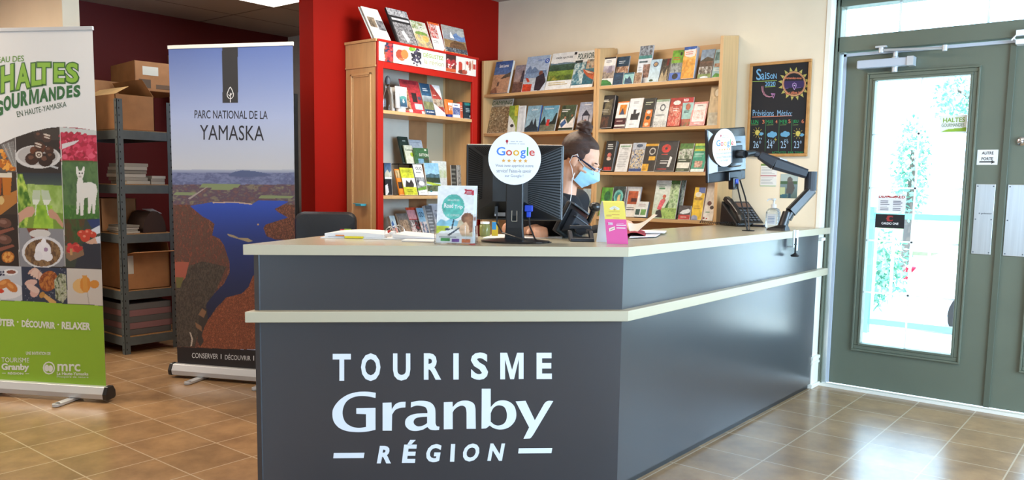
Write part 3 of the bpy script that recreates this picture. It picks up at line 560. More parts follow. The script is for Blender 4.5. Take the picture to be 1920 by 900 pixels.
# ---- right unit, top shelf
on_shelf((1126, 157), (1148, 156), (1134, 109), 0, .004, 'r,0,0,1,1,efece8;G,0,.3,1,.7,c8c0cc,7a6870;n,0,.5,1,.75,4a3c38,b0a090,6a5850;p,8a8090,.3,.55,.5,.32,.75,.3,.8,.55;p,3a7a3c,0,1,.0,.78,.5,.8,.8,.88,1,1;r,0,0,1,.05,2c2426;l,.2,.1,.8,.2,2,8a8488', 'white leaflet with a castle over a green band, leftmost on the right top shelf')
on_shelf((1150, 156), (1174, 155), (1158, 108), 0, .008, 'r,0,0,1,1,1e3a4e;l,.2,.14,.7,.26,2,dce4ea;n,0,.35,1,.62,c89a70,8a5a40,e0c0a0,5a3a2c;r,0,.62,1,1,24303a', 'navy leaflet with a warm photo of people, behind the small cards', yo=.035, edge='9aa6ae')
for k, (xa, xb, spec, lab) in enumerate(((1149, 1167, 'r,0,0,1,1,22405a;l,.3,.25,.8,.32,1,4a6a84', 'small plain navy card on the top shelf'), (1168, 1187, 'r,0,0,1,1,9fd0cc;p,34506a,.1,1,.15,.4,.35,.55,.55,.3,.75,.6,.95,1;r,0,0,1,.14,3c6a78', 'small teal card with a grey animal on the top shelf'), (1188, 1202, 'n,0,0,1,1,3a2a22,c0a080,5a4030;e,.5,.5,.25,.3,8a6850', 'small brown photo card on the top shelf'))):
    on_shelf((xa, 156-k*.9), (xb, 155-k*.9), (xa+3, 137.5), 0, .004, spec, lab, yo=-.002, name='small_card', cat='card')
on_shelf((1191, 153), (1216, 152), (1201, 88), 0, .012, 'r,0,0,1,1,e6eaf0;N,0,0,1,.26,2a2c30,b8c0c8,5a6068,8a5a4a;r,0,.26,1,.35,4a8a86;l,.1,.38,.8,.5,1,5a6a70;n,.45,.5,.95,.85,5a3a34,b08878,2c2426;l,.08,.55,.38,.8,4,a8b0b8', 'tall white leaflet stack with a teal stripe, tallest on the right top shelf', yo=.03, edge='c8ccd4')
on_shelf((1213, 151), (1233, 150), (1222, 113), 0, .005, 'g,b8d4e4,d8e8ec;e,.5,.22,.25,.12,4a5a78;e,.5,.22,.16,.08,c8a070;e,.35,.92,.2,.05,3a4a2a', 'pale blue leaflet with a round crest, top shelf of the right unit')
on_shelf((1234, 150), (1251, 149), (1243, 112), 0, .008, 'n,0,0,1,1,6a5a48,3a342e,8a7a5c;p,b8a480,0,1,.2,.5,.5,.8,.7,.4,.9,1;r,.55,0,.8,.3,7a2c24', 'dark leaflet with dry tall grass, top shelf of the right unit', yo=.006)
on_shelf((1253, 148), (1275, 147), (1263, 96), 0, .005, 'g,6aa030,a8c848;p,8a9090,0,.42,1,.42,1,.72,0,.72;n,0,.42,1,.75,5a605c,b0b4b0,3c423c;r,0,.74,1,1,5a78c8;e,.5,.86,.25,.1,2c2c2c;e,.75,.13,.1,.06,24301c;l,.1,.22,.8,.34,2,d0402c', 'lime green leaflet with a grey photo and blue base, top shelf of the right unit')
on_shelf((1276, 147), (1300, 145), (1284, 91), 0, .035, 'r,0,0,1,1,eca040;G,0,.3,1,1,f0b860,e89a30;r,0,0,1,.12,2c5aa8;p,f0e8dc,.05,.1,.95,.08,.9,.3,.5,.34,.1,.28;l,.15,.14,.85,.27,2,d85a2c;n,.0,.4,1,.9,f0b860,e89830,f4c880', 'thick stack of orange leaflets with a blue top, right unit', edge='c8ccd8')
on_shelf((1307, 144), (1332, 142), (1317, 95), 0, .008, 'g,8aa0b8,c0c4c8;p,5a5040,0,.4,.5,.25,1,.35,1,.6,0,.6;G,0,.42,1,.7,7a5a48,4a4438;n,0,.6,1,.85,3a3230,e8e4dc,5c5044,a89880;r,0,.85,1,1,8a9a5a;e,.5,.98,.3,.05,e8ecec', 'leaflet with brown hills and a village, right of the orange stack')
on_shelf((1334, 142), (1351, 141), (1343, 94), 0, .006, 'r,0,0,1,1,a8ccd4;n,.05,.1,.95,.4,3a5a4a,7aa0a0,24403c;n,.1,.5,.9,.64,8a4a34,e0d0b0;l,.1,.68,.9,.78,2,e8f0f0;p,5aa03a,0,1,.4,.84,1,.9,1,1', 'light teal leaflet with small photos, last on the top shelf')
# ---- right unit, second shelf
on_shelf((1121, 239), (1146, 238), (1130, 182), 1, .035, 'r,0,0,1,1,241f1e;p,6a6048,.25,.6,.3,.25,.6,.15,.85,.1,.8,.6;l,.15,.12,.6,.22,2,d8d0c0;l,.1,.42,.7,.56,3,b8b0a0;e,.35,.75,.2,.1,6a3a24;n,.1,.65,.7,1,2a201c,5a3424,1c1818', 'thick black leaflet stack with a bronze horn of plenty, leftmost on the second shelf', edge='201d1d')
on_shelf((1150, 238), (1171, 238), (1160, 192), 1, .008, 'r,0,0,1,1,f0eee8;r,0,0,1,.05,e07020;r,.25,.12,.85,.5,d8842c;p,3a4a6a,.3,.5,.5,.25,.75,.5;r,0,.62,1,1,4a1620;l,.15,.7,.8,.78,1,c8a8a0;r,.05,.86,.95,.93,e8e4dc', 'white leaflet with an orange picture above a maroon band', edge='2c2426')
on_shelf((1172, 237), (1197, 237), (1183, 186), 1, .008, 'r,0,0,1,1,efeff0;l,.3,.1,.7,.2,2,b0b4b8;r,.25,.52,.85,.74,26262a;r,.4,.38,.6,.54,3a3a40;p,26262a,.15,.6,.9,.48,.9,.6;l,.25,.85,.7,.92,1,a8acb0', 'white leaflet with a small black photograph, second shelf')
on_shelf((1200, 236), (1222, 235), (1209, 186), 1, .014, 'r,0,0,1,1,2a2a24;l,.15,.12,.8,.26,2,b8bca0;p,e07a24,.2,1,.3,.4,.85,.4,.8,1;e,.55,.48,.16,.06,e8e0d0;e,.55,.68,.18,.07,3a3020;e,.5,.9,.18,.06,e8c8a0', 'black leaflet with an orange panel of dishes, second shelf', edge='24241f')
on_shelf((1223, 235), (1248, 234), (1232, 188), 1, .008, 'r,0,0,1,1,dcdcd6;r,0,0,1,.08,9cb094;e,.55,.3,.2,.13,4a4e54;e,.55,.3,.13,.08,dcdcd6;l,.1,.55,.9,.6,1,5a5a5a;N,0,.78,1,1,8a8a86,dcdcd6,6a6a6a', 'pale grey leaflet with a round emblem, second shelf')
on_shelf((1250, 234), (1273, 233), (1259, 186), 1, .02, 'g,a82820,d06a50;e,.55,.18,.3,.08,f0e8e0;n,0,.3,1,1,a02a20,e0a890,c04030,f0d8c8;l,.3,.35,.8,.5,2,f0d8d0', 'red leaflet stack with white ornaments, second shelf', edge='c83a30')
on_shelf((1275, 233), (1296, 232), (1281, 184), 1, .005, 'r,0,0,1,1,a6d0c8;r,0,0,1,.18,c02c2c;t,RED,.1,.04,.55,.13,ffffff;e,.55,.32,.22,.12,b86a50;l,.2,.45,.8,.55,2,3a5a5a;n,0,.75,1,1,5a9a50,c86050,3a7a5a', 'mint leaflet with a red top band, behind the pink map leaflet', yo=.02)
on_shelf((1292, 232), (1320, 231), (1301, 193), 1, .008, 'r,0,0,1,1,e8a098;r,.1,.08,.92,.84,f2eee8;n,.15,.35,.85,.75,f2e0d8,e8b8a8,f4f0ea,d8a898;l,.3,.12,.75,.2,1,b0a8a0;l,.3,.88,.7,.94,1,ffffff', 'white map leaflet with a pink border, second shelf', edge='d84a48')
on_shelf((1325, 230), (1347, 229), (1334, 163), 1, .006, 'r,0,0,1,1,cbb590;e,.6,.17,.3,.13,a89470;e,.6,.17,.2,.09,d8cdb4;l,.35,.3,.9,.38,2,a89878;r,.1,.68,1,1,bfb8a4;N,.1,.7,1,.95,c8bfa8,a8a08c', 'tall beige kraft-paper leaflet, rightmost on the second shelf')
# ---- right unit, third shelf
on_shelf((1128, 320), (1147, 320), (1138, 267), 2, .03, 'r,0,0,1,1,1d1c1e;l,.2,.1,.8,.3,3,d8d8d8;e,.5,.48,.2,.08,c06a60;e,.5,.6,.22,.06,d8b8a8;r,.15,.88,.9,1,b82824', 'black leaflet stack with a red foot, leftmost on the third shelf', edge='8a9096')
on_shelf((1152, 320), (1175, 319), (1163, 271), 2, .005, 'r,0,0,1,1,e4e6e8;r,.1,.05,.9,.12,8aa890;t,Menu,.25,.14,.75,.2,5a6a5c;l,.12,.3,.88,.85,9,b4b8bc', 'white text leaflet with a thin green heading, third shelf')
on_shelf((1178, 319), (1202, 319), (1188, 269), 2, .008, 'r,0,0,1,1,b4bcca;e,.55,.1,.25,.06,4a5a70;N,0,.22,1,.9,2c2e3a,b89a60,e0dcd0,3a4a7a,6a5038;r,0,.9,1,1,2c4a88', 'leaflet with a busy collage and a blue foot, third shelf')
on_shelf((1202, 319), (1226, 319), (1212, 271), 2, .008, 'r,0,0,1,1,2a2422;r,0,0,1,.08,e0a828;e,.6,.27,.24,.13,c8c4bc;e,.6,.27,.18,.09,2a2422;r,.4,.45,.9,.6,e8b030;r,0,.72,.5,1,e8b030;l,.05,.8,.45,.95,3,a87818', 'black and yellow leaflet with a round badge, third shelf')
on_shelf((1227, 319), (1263, 318), (1238, 266), 2, .012, 'r,0,0,1,1,2b2b2e;e,.4,.25,.24,.14,c8342c;e,.4,.25,.07,.04,2b2b2e;l,.2,.42,.6,.48,1,c84038;l,.2,.62,.75,.78,2,d8d8d8;p,d8dcdc,.6,.85,.68,.5,.8,.55,.72,.85;l,.1,.9,.7,.96,1,b83028', 'wide charcoal booklet with a red flower, third shelf', name='booklet', cat='booklet', edge='2a2a2c')
on_shelf((1266, 318), (1292, 318), (1277, 270), 2, .006, 'r,0,0,1,1,2f4028;G,0,0,1,.2,3a6a24,5a8a3a;n,0,.2,1,.55,2a3426,6a7a60,d8dcd0,3a2a24;l,.1,.58,.8,.63,1,c8d0c0;r,.05,.68,.92,.88,e8e8dc;l,.1,.92,.8,.98,1,a0b090', 'dark green leaflet with a white panel, third shelf')
on_shelf((1294, 318), (1319, 318), (1305, 270), 2, .006, 'r,0,0,1,1,2c9a7c;r,0,0,1,.1,b8d048;G,0,.08,1,.28,3a8a4a,a8c048;l,.1,.2,.9,.28,1,e8d840;l,.1,.36,.8,.5,3,c8ece0;n,.2,.62,.8,.85,3a3430,d8a890,e8e0d8;r,0,.9,1,1,e0f0ea', 'emerald leaflet with a yellow-green top, third shelf')
on_shelf((1321, 318), (1331, 318), (1328, 275), 2, .006, 'r,0,0,1,1,a84a3a;l,.1,.2,.9,.5,3,e0c0b0', 'reddish leaflet at the right end of the third shelf, behind the screen')
# ---- right unit, lowest shelf
on_shelf((1122, 403), (1143, 403), (1130, 352), 3, .006, 'r,0,0,1,1,5a9a34;e,.55,.32,.28,.2,2c6a3a;p,f0f2ea,0,.62,.3,.5,.6,.56,1,.6,.95,.85,.7,.7,.5,.8,.2,.75,.1,.95', 'green leaflet with a dark bear shape, left on the lowest shelf')
on_shelf((1144, 403), (1167, 403), (1152, 350), 3, .006, 'n,0,0,1,1,4a5a60,2c3834,6a7474;e,.45,.35,.38,.24,78c4b8;e,.45,.35,.26,.16,3a8a84;p,e0c890,.35,.5,.4,.3,.6,.25,.6,.5;r,0,.7,1,1,4a5a34', 'leaflet with a teal ring emblem, right of the green bear leaflet')
on_shelf((1168, 403), (1194, 403), (1177, 351), 3, .014, 'r,0,0,1,1,f0efec;r,.15,.15,.85,.58,bc5a34;r,.4,.38,.8,.5,4a1c1c;l,.15,.68,.8,.8,2,5a5a5a', 'white leaflet stack with a rust-orange photo, lowest shelf', yo=.03, edge='eceef0')
on_shelf((1188, 402), (1211, 402), (1197, 380), 3, .022, 'r,0,0,1,1,dfe1dc;l,.2,.12,.8,.35,2,b09090;r,.08,.5,.42,.88,2c4a40;r,.5,.5,.9,.88,6a9a50', 'small leaflet stack with two green photos, front of the lowest shelf', edge='8a98a8', yo=-.004)
on_shelf((1221, 402), (1266, 404), (1232, 339), 3, .006, 'g,dfe4e4,c8d8b8;p,3f6a30,.62,0,1,0,1,1,.55,1,.5,.7,.7,.4;n,.62,.1,1,.95,5a8a44,c8dcae,2c4a24;N,.35,.72,1,1,7aa04a,a8c468,4a7030;l,.12,.1,.45,.2,2,8aa090;r,.15,.2,.4,.23,4a8a5a;e,.42,.42,.07,.05,d06048;p,d8606a,.18,.75,.28,.52,.42,.46,.5,.52,.38,.7,.36,.8;e,.42,.47,.045,.04,b87850;p,2c2826,.16,.8,.34,.76,.46,.98,.12,.98', 'large magazine with a runner in a red shirt and green trees', name='magazine', cat='magazine')
on_shelf((1268, 404), (1276, 405), (1279, 339), 3, .006, 'N,0,0,1,1,22302a,c8d4d0,3a4a3a,16201c', 'dark patterned leaflet edge showing right of the runner magazine', yo=.03)
on_shelf((1271, 405), (1293, 406), (1275, 386), 3, .006, 'r,0,0,1,1,4a4648;p,e0e4e4,.05,.55,.3,.35,.75,.22,.95,.3,.9,.5,.4,.62;r,0,.66,1,1,c03a34;l,.2,.76,.8,.9,1,e8c0b8', 'small leaflet with a silver car over a red band', yo=-.004)
on_shelf((1295, 406), (1315, 407), (1304, 352), 3, .006, 'r,0,0,1,1,eabf30;r,.4,0,1,.18,5a70b0;e,.4,.22,.3,.08,e8e0c8;e,.45,.35,.4,.05,a88030;l,.2,.55,.8,.68,2,c89a28;e,.3,.95,.32,.1,9aa0b8', 'yellow leaflet with a blue corner, lowest shelf')
on_shelf((1317, 406), (1336, 407), (1328, 343), 3, .006, 'g,c8c0b8,e8e4dc;e,.45,.55,.22,.06,6a3a34;e,.75,.66,.2,.05,3a2c28;l,.2,.75,.6,.82,1,7a9a80;e,.1,.94,.1,.03,8a3028;e,.4,.95,.08,.02,b04030', 'pale leaflet with dark pastries, rightmost on the lowest shelf')

# ================================================================== RED-FRONTED MAPLE CABINET against the red wall
XC = -4.0; Y0, Y1 = 3.575, 4.535; ZT = 2.155
cab = thing('display_cabinet', 'tall maple display cabinet with a red front frame, standing against the red wall', 'display cabinet', ((XC+XR)/2, (Y0+Y1)/2, 0))
zt2 = onY(705, 121, Y0)[2]
b = MB().use('maple'); b.box(XR+.004, XC-.02, Y0, Y0+.02, 0, ZT-.012)
b.build('side_panel', cab)
b = MB().use('maple'); b.box(XR+.002, XC-.004, Y0-.012, Y0, ZT-.012-.0, ZT+.006); b.box(XR+.003, XC-.012, Y0-.008, Y0, zt2-.012, zt2+.0); b.box(XR+.003, XC-.016, Y0-.004, Y0, zt2, ZT-.012)
pz1 = onY(675, 138, Y0)[2]; px0, px1 = onY(659, 300, Y0)[0], onY(697, 300, Y0)[0]
b.build('cornice', cab, bevel=.003)
b = MB().use('maple')
for k, e in enumerate((0, .010)):
    d = .009-.004*k
    for q in ((px0-.0+e, px0+.014+e, .12, pz1), (px1-.014-e, px1-e, .12, pz1), (px0+e, px1-e, pz1-.014-e, pz1-e), (px0+e, px1-e, .12+e, .134+e)): b.box(q[0], q[1], Y0-d, Y0, q[2], q[3])
b.build('panel_moulding', cab, bevel=.003)
MB().use('maple').box(XR+.004, XC-.02, Y1-.02, Y1, 0, ZT-.012).build('side_panel', cab)
MB().use('maple_x').box(XR+.004, XC-.02, Y0+.02, Y1-.02, ZT-.03, ZT-.0).build('top', cab)
# back: pale panel, brown panel and cream panel are seen through the open bay
ya, yb_ = onX(768, 260, XR+.02)[1], onX(801, 260, XR+.02)[1]; yc = onX(831, 260, XR+.02)[1]
MB().use('maple').box(XR+.003, XR+.012, ya, Y1-.02, 0, ZT-.03).build('back_panel', cab)
MB().use('wall_white').box(XR+.003, XR+.012, Y0+.02, ya, 0, ZT-.03).build('back_panel', cab, label='pale grey back panel')
MB().use('cardboard').box(XR+.012, XR+.016, ya, yb_, .1, ZT-.05).build('back_panel', cab, label='brown strip of the back')
MB().use('fascia').box(XR+.012, XR+.016, yb_, yc, .1, ZT-.05).build('back_panel', cab, label='cream strip of the back')
hz = [onX(720, y, XC)[2] for y in (128,)][0]
zh = onX(722, 128, XC)[2]
fr = MB().use('red_trim'); y_l, y_r = onX(719, 300, XC)[1], onX(886, 200, XC)[1]
fr.box(XC-.02, XC, Y0-.002, y_l, 0, ZT+.004); fr.box(XC-.02, XC, y_r, Y1+.004, 0, ZT-.0); fr.box(XC-.02, XC, y_l, y_r, zh, ZT+.004); fr.box(XC-.02, XC, y_l, y_r, 0, .1)
fr.box(XC, XC+.008, Y0-.002, Y1+.004, ZT-.012, ZT+.004)
front = fr.build('front_frame', cab, bevel=.002)
cz = [onX(722, 206, XC)[2], onX(722, 367, XC)[2], onX(800, 436, XC)[2]]
CZ = [cz[0]+.0, cz[1], .86]
for z in CZ+[.45]: MB().use('maple_x').box(XR+.016, XC-.006, Y0+.02, Y1-.02, z-.022, z).build('shelf', cab, bevel=.002)
# header picture band
pa, pb, pc, pd = onX(710, 77, XC+.001), onX(892, 111, XC+.001), onX(711, 113, XC+.001), onX(888, 139, XC+.001)
yA, yB, zA, zB = pa[1], pb[1], pc[2], pa[2]
b = MB().use('print', 'f2f0ea'); b.box(XC, XC+.004, yA, yB, zA, zB)
A = Art(170, 40, 'f2f0ea'); A.run('r,0,0,.135,1,dcdcd8;e,.1,.5,.055,.6,8a5a34;e,.105,.5,.045,.5,a82c34')
rr = random.Random(5)
for i in range(46): A.ell(.06+rr.random()*.075, rr.random(), .012, .06, rr.choice(['c83038', '2a3458', 'd84a40', '8a1c2c', '1c2448']))
A.run('r,.135,0,.28,1,e4cfc4;r,.135,0,.14,1,ffffff;e,.2,.72,.05,.24,e8e8ec;e,.195,.52,.04,.28,a8452c;e,.24,.45,.035,.25,e08040;e,.21,.75,.03,.08,c8704a;r,.28,0,.40,1,f0ece6')
for i in range(40): A.ell(.31+rr.random()*.09, .05+rr.random()*.75, .012, .07, rr.choice(['2c2a3a', '3c3650', '201e2c', '56506a']))
A.run('e,.3,.1,.02,.12,7ab03a;e,.33,.08,.02,.1,8ac048;e,.33,.85,.01,.06,3a3448;e,.36,.92,.01,.06,3a3448;r,.405,0,.655,1,f4f2ec;r,.66,0,.775,1,7a2c24;G,.66,.0,.775,.3,3a201c,4a2420')
for i in range(16): A.ell(.67+rr.random()*.1, .35+rr.random()*.35, .014, .11, rr.choice(['f0d8d0', 'c83a40', 'a82c30', 'e8c8c0']))
A.run('r,.66,.78,.775,1,c8582c;r,.78,0,1,1,efe6dc;p,c0402c,.8,.85,.8,.35,.82,.25,.84,.35,.845,.85;r,.813,.1,.827,.3,e8e0d8;e,.835,.88,.04,.12,6a3020;e,.87,.85,.03,.14,b04a34;r,.875,.2,.88,.8,c0a8a0;e,.9,.3,.016,.12,c83c2c;e,.93,.45,.014,.3,b86a50;e,.96,.35,.01,.3,d8a890;e,.92,.8,.02,.1,f0f0f0;r,.97,.3,1,.6,c83c2c')
A.texts = [('DÉGUSTEZ', .425, .12, .635, .40, '8aac3a'), ('la région', .43, .48, .64, .86, 'b4b890')]
b.art(A, (XC+.004, yA, zA), (0, yB-yA, 0), (0, 0, zB-zA), (1, 0, 0)); b.build('header_picture', cab, label='strip of food photos reading DÉGUSTEZ la région')
# card holder clipped on the side
P = onY(672, 384, Y0-.05)
t = MB().use('teal'); t.prism([(P[0]-.02, Y0-.06), (P[0]+.035, Y0-.06), (P[0]+.045, Y0-.035), (P[0]+.035, Y0-.012), (P[0]-.02, Y0-.012)], P[2]-.008, P[2]+.008)
t.box(P[0]-.08, P[0]-.02, Y0-.03, Y0-.012, P[2]+.004, P[2]+.008); t.build('clip_hook', label='small teal hook clipped to the side of the maple cabinet', cat='hook', bevel=.002)
def in_cab(bl, br, tl, z, t, spec, label, xo=0., name='brochure', cat='brochure', edge='e8e6e0', group='brochures in the red-fronted cabinet', zf=None, maxang=18):
    Xf = XC-.028-xo; P = onX(bl[0], bl[1], Xf); Q = onX(br[0], br[1], Xf); y0, y1 = P[1], Q[1]
    Tt = onY(tl[0], tl[1], y0); ang = math.atan2(Xf-Tt[0], Tt[2]-z); ang = min(max(ang, R_(4)), R_(maxang)); h = (Tt[2]-z)/math.cos(ang)
    room = Xf-t-.004-(XR+.018)
    if h*math.sin(ang) > room: ang = math.asin(max(.01, room/h))
    return leaflet(name, cat, label, group, (Xf, y0, z), (0, 1, 0), (-1, 0, 0), ang, y1-y0, h, t, spec, edge=edge)
GT = 'magazines standing on top of the cabinet'
zt = ZT+.001
in_cab((698, 67), (730, 72), (666, 15), zt, .004, 'r,0,0,1,1,f4f4f2', 'blank-edged white magazine, second copy behind the white photo magazine', .02, 'magazine', 'magazine', group=GT, maxang=32)
in_cab((703, 69), (734, 74), (669, 14), zt, .006, 'r,0,0,1,1,f2f1ee;n,.08,.3,.52,.62,3a322c,8a7a68,c8b8a0;n,.55,.36,1,.68,2c2c30,6a6a70,b8bcc0;l,.5,.85,.9,.9,1,b8b8b8', 'white magazine with two dark photos, leftmost on top of the cabinet', .0, 'magazine', 'magazine', group=GT, maxang=32)
in_cab((747, 77), (785, 84), (723, 16), zt, .016, 'r,0,0,1,1,26262a;N,0,0,1,.2,26262a,d8d8dc,3c3c40;r,.1,.27,.95,.33,d0d0d4;N,.08,.4,.95,1,2a2a2e,b0b0b4,56565a,e8e8ea;p,e8e8ea,.35,.65,.5,.6,.65,.85,.5,.95', 'thick black magazine with a black and white photo, on top of the cabinet', .0, 'magazine', 'magazine', edge='1c1c1f', group=GT, maxang=32)
in_cab((785, 84), (813, 89), (768, 38), zt, .004, 'r,0,0,1,1,d8d4c8;n,.0,0,.8,.3,4a5a4a,e8e8e0,8aa070,c04030;e,.5,.45,.42,.08,7a9a4a;n,.0,.5,1,1,b8b4a8,e0c080,989488,d8d4c8;e,.7,.62,.2,.12,e0b060', 'magazine with a plate of food and a green dish, on top of the cabinet', .0, 'magazine', 'magazine', group=GT, maxang=32)
in_cab((815, 89), (836, 94), (801, 41), zt, .004, 'r,0,0,1,1,f0ece8;r,0,0,1,.07,e8682c;N,0,.07,.7,.55,2c2428,c84038,f0e8e4,3a3034;l,.1,.62,.7,.74,2,9a9a9a;p,e8702c,.7,1,1,.85,1,1', 'white magazine with an orange top edge and dark photos, on top of the cabinet', .006, 'magazine', 'magazine', group=GT, maxang=32)
in_cab((837, 94), (878, 101), (827, 46), zt, .004, 'g,a8a49c,7a8aa8;e,.75,.35,.3,.15,6a88b8;e,.85,.2,.2,.12,b8b8b4;p,f0f0f0,.3,.42,.34,.25,.38,.2,.42,.3,.5,.42;r,0,.5,1,.78,9a7a50;p,6a4a30,.25,.62,.5,.5,.9,.55,1,.78,.2,.78;N,.0,.78,1,.93,f0f0f0,26303a,e0e0e0;r,0,.93,1,1,e0702c', 'magazine with a white church tower and a painted sky, rightmost on top of the cabinet', .0, 'magazine', 'magazine', group=GT, maxang=32)
# shelf 1
in_cab((761, 208), (797, 212), (741, 149), CZ[0], .006, 'g,a82a34,c03a3c;r,.1,.03,.9,.12,8a1c28;r,.5,.38,.75,.66,2c1c20;r,.8,.48,.98,.58,4a4a5a;r,.55,.7,.95,.88,b8ccd8;n,.02,.3,.35,.95,6a3a24,c89a70,3a2018;r,.2,.9,.38,.98,f0f0f0;r,.85,.92,1,1,f0f0f0', 'large red brochure with small photos, upper shelf of the red cabinet')
in_cab((799, 212), (817, 214), (785, 156), CZ[0], .005, 'g,1f4a6c,3a6080;l,.2,.15,.8,.26,2,d8e0e8;G,0,.4,1,.6,a8b4bc,7a8484;n,0,.58,1,.84,4a5a3c,8a8a60,2c3830;r,0,.84,1,1,1c4068;t,LE QUÉBEC,.1,.88,.9,.94,ffffff', 'blue brochure with a mountain view, right of the large red brochure')
in_cab((818, 214), (836, 215), (805, 159), CZ[0], .005, 'r,0,0,1,1,a84038;p,eeeeee,.2,0,1,0,1,.45;l,.1,.32,.5,.38,1,e8c8c0;n,0,.45,1,.7,5a3a30,c8b8a0,2c2020;p,f0eeea,0,.6,1,.9,1,1,0,1', 'dark red and white brochure folded diagonally, upper shelf of the red cabinet')
def lathe_thing(name, label, cat, px, py, X, z, prof, m, group=None, extra=None, n=18):
    P = onX(px, py, X); b = MB().use(m); b.lathe(prof, (X, P[1], z), n); o = b.build(name, label=label, cat=cat, group=group, smooth=True); return o, P[1]
t = thing('carafe', 'clear glass carafe with a rounded stopper at the left of the upper cabinet shelf', 'carafe', (XC-.07, onX(727, 204, XC-.07)[1], CZ[0]+.001))
P = np.array(t['_w']); MB().use('acrylic').lathe([(.001, 0), (.028, 0), (.03, .06), (.026, .11), (.014, .14), (.014, .165), (.019, .17), (.001, .171)], P).build('bottle', t, smooth=True)
MB().use('grey_plastic').lathe([(.001, .174), (.012, .174), (.02, .195), (.016, .215), (.006, .23), (.001, .231)], P).build('stopper', t, smooth=True)
def tube_pack(name, label, px0, px1, ytop, X, z, base, band, cap, seedspec=None):
    """squeezed tube standing on its cap"""
    y0 = onX(px0, 205, X)[1]; y1 = onX(px1, 205, X)[1]; w = (y1-y0)/2; yc_ = (y0+y1)/2; h = onX((px0+px1)/2, ytop, X)[2]-z
    t = thing(name, label, 'tube', (X, yc_, z))
    rings = []
    for f, rx, ry in ((.16, .9, .55), (.4, .95, .55), (.7, 1, .35), (.93, 1.05, .1), (1, 1.05, .06)): rings.append([(X+w*ry*math.sin(a), yc_+w*rx*math.cos(a), z+.001+h*f) for a in np.linspace(0, 2*math.pi, 17)[:-1]])
    b = MB().use('print', base); b.loft(rings[::1]); 
    A = Art(16, 24, base).run(band); b.art(A, (X+w*.62, yc_-w*.62, z+h*.2), (0, w*1.24, 0), (-w*.30, 0, h*.62), (1, 0, .2)); b.build('tube_body', t, smooth=False)
    MB().use('print', cap).lathe([(.001, 0), (w*.62, 0), (w*.66, h*.15), (w*.5, h*.165), (.001, h*.165)], (X, yc_, z+.001)).build('cap', t, smooth=True)
tube_pack('lotion_tube', 'white lotion tube with a blue landscape print, upper cabinet shelf', 741, 762, 163, XC-.06, CZ[0], 'e8ecee', 'r,0,0,1,1,e8ecee;G,0,.35,1,1,4a8a9a,2c4a6a;e,.5,.4,.5,.12,5aa09a', 'f0f2f4')
tube_pack('lotion_tube', 'slim white tube partly behind the blue-printed tube', 732, 742, 164, XC-.10, CZ[0], 'dcdcd8', 'r,0,0,1,1,d8d8d4;r,.2,.2,.8,.5,b0a8a0', 'e8e8e8')
tube_pack('sunscreen_tube', 'orange and white sunscreen tube with a dark blue cap', 833, 849, 187, XC-.06, CZ[0], 'ee7a2a', 'r,0,0,1,1,ee7a2a;r,.1,0,.9,.25,f4f4f4;l,.2,.35,.8,.7,3,ffffff', '26348c')
for px0, px1, yt, sp, lab, ed, xo in ((850, 863, 194, 'r,0,0,1,1,e4e8f0;n,0,.3,1,.8,e4e8f0,3a4a8a,c8d0e0;l,.2,.1,.8,.2,1,3a4a8a', 'white packet with navy print, upper cabinet shelf', 'd8dce4', .0), (863, 869, 192, 'r,0,0,1,1,d8603c;l,.2,.2,.8,.6,3,f0d8c8', 'narrow orange packet between the white packet and the teal box', 'd8603c', .01), (870, 885, 192, 'r,0,0,1,1,16303a;r,.15,.04,.95,.2,2c8a86;l,.25,.36,.8,.62,3,a8c0c4;e,.8,.85,.12,.08,dce8e8', 'dark teal box at the right end of the upper cabinet shelf', '16303a', 0)):
    in_cab((px0, 218), (px1, 219.5), (px0-1, yt), CZ[0], .03, sp, lab, xo, 'packet', 'packet', edge=ed, group='packets on the upper cabinet shelf', maxang=5)
# shelf 2: a stepped acrylic rack holds the back tier
z2 = CZ[1]; t = thing('step_rack', 'small stepped clear acrylic rack carrying the back rows of brochures', 'rack', (XC-.2, onX(790, 366, XC-.2)[1], z2))
ya_, yb2 = onX(744, 330, XC-.16)[1], onX(832, 330, XC-.16)[1]
zs = onX(780, 308, XC-.17)[2]
b = MB().use('acrylic'); b.box(XC-.215, XC-.14, ya_, yb2, zs-.006, zs-.001); b.box(XC-.142, XC-.138, ya_, yb2, z2+.001, zs-.001); b.box(XC-.215, XC-.211, ya_, yb2, z2+.001, zs-.001); b.build('step', t)
zs -= .001
in_cab((757, 313), (775, 312), (745, 257), zs, .012, 'r,0,0,1,1,1f3830;l,.35,.12,.8,.2,1,b8c8c0', 'dark green folder at the back of the middle cabinet shelf', .14, edge='1f3830')
in_cab((776, 306), (800, 306), (765, 262), zs, .004, 'r,0,0,1,1,c4cad4;l,.15,.1,.85,.14,1,7a8290;l,.15,.3,.85,.9,4,a8b0bc', 'grey-white sheet behind the brochure titled SUTTON', .155)
in_cab((763, 313), (779, 312), (756, 273), zs, .01, 'r,0,0,1,1,dfe2cc;t,Cantons,.1,.2,.95,.3,4a5a40;e,.8,.5,.2,.12,b8cc3a;r,0,.75,1,1,d8d8c8', 'cream brochure left of the SUTTON brochures', .118, edge='8a9a70')
in_cab((780, 307), (806, 307), (776, 278), zs, .012, 'r,0,0,1,1,3f6a42;t,SUTTON,.3,.34,.95,.52,f0f0e0;r,.2,.66,1,1,7aa4c0;n,.6,.6,1,1,5a4038,3a5a3a,8a5048;r,.72,.05,.85,.14,e8e8d8', 'green brochures titled SUTTON, middle cabinet shelf', .1, edge='5a8a54')
in_cab((812, 338), (839, 338), (810, 302), z2+.03, .004, 'g,e0e4e0,c8d4b0;n,0,.3,1,.55,b8c890,e8e8e0;r,0,.55,1,1,dcdfdc', 'pale map brochure behind the landscape brochure', .07)
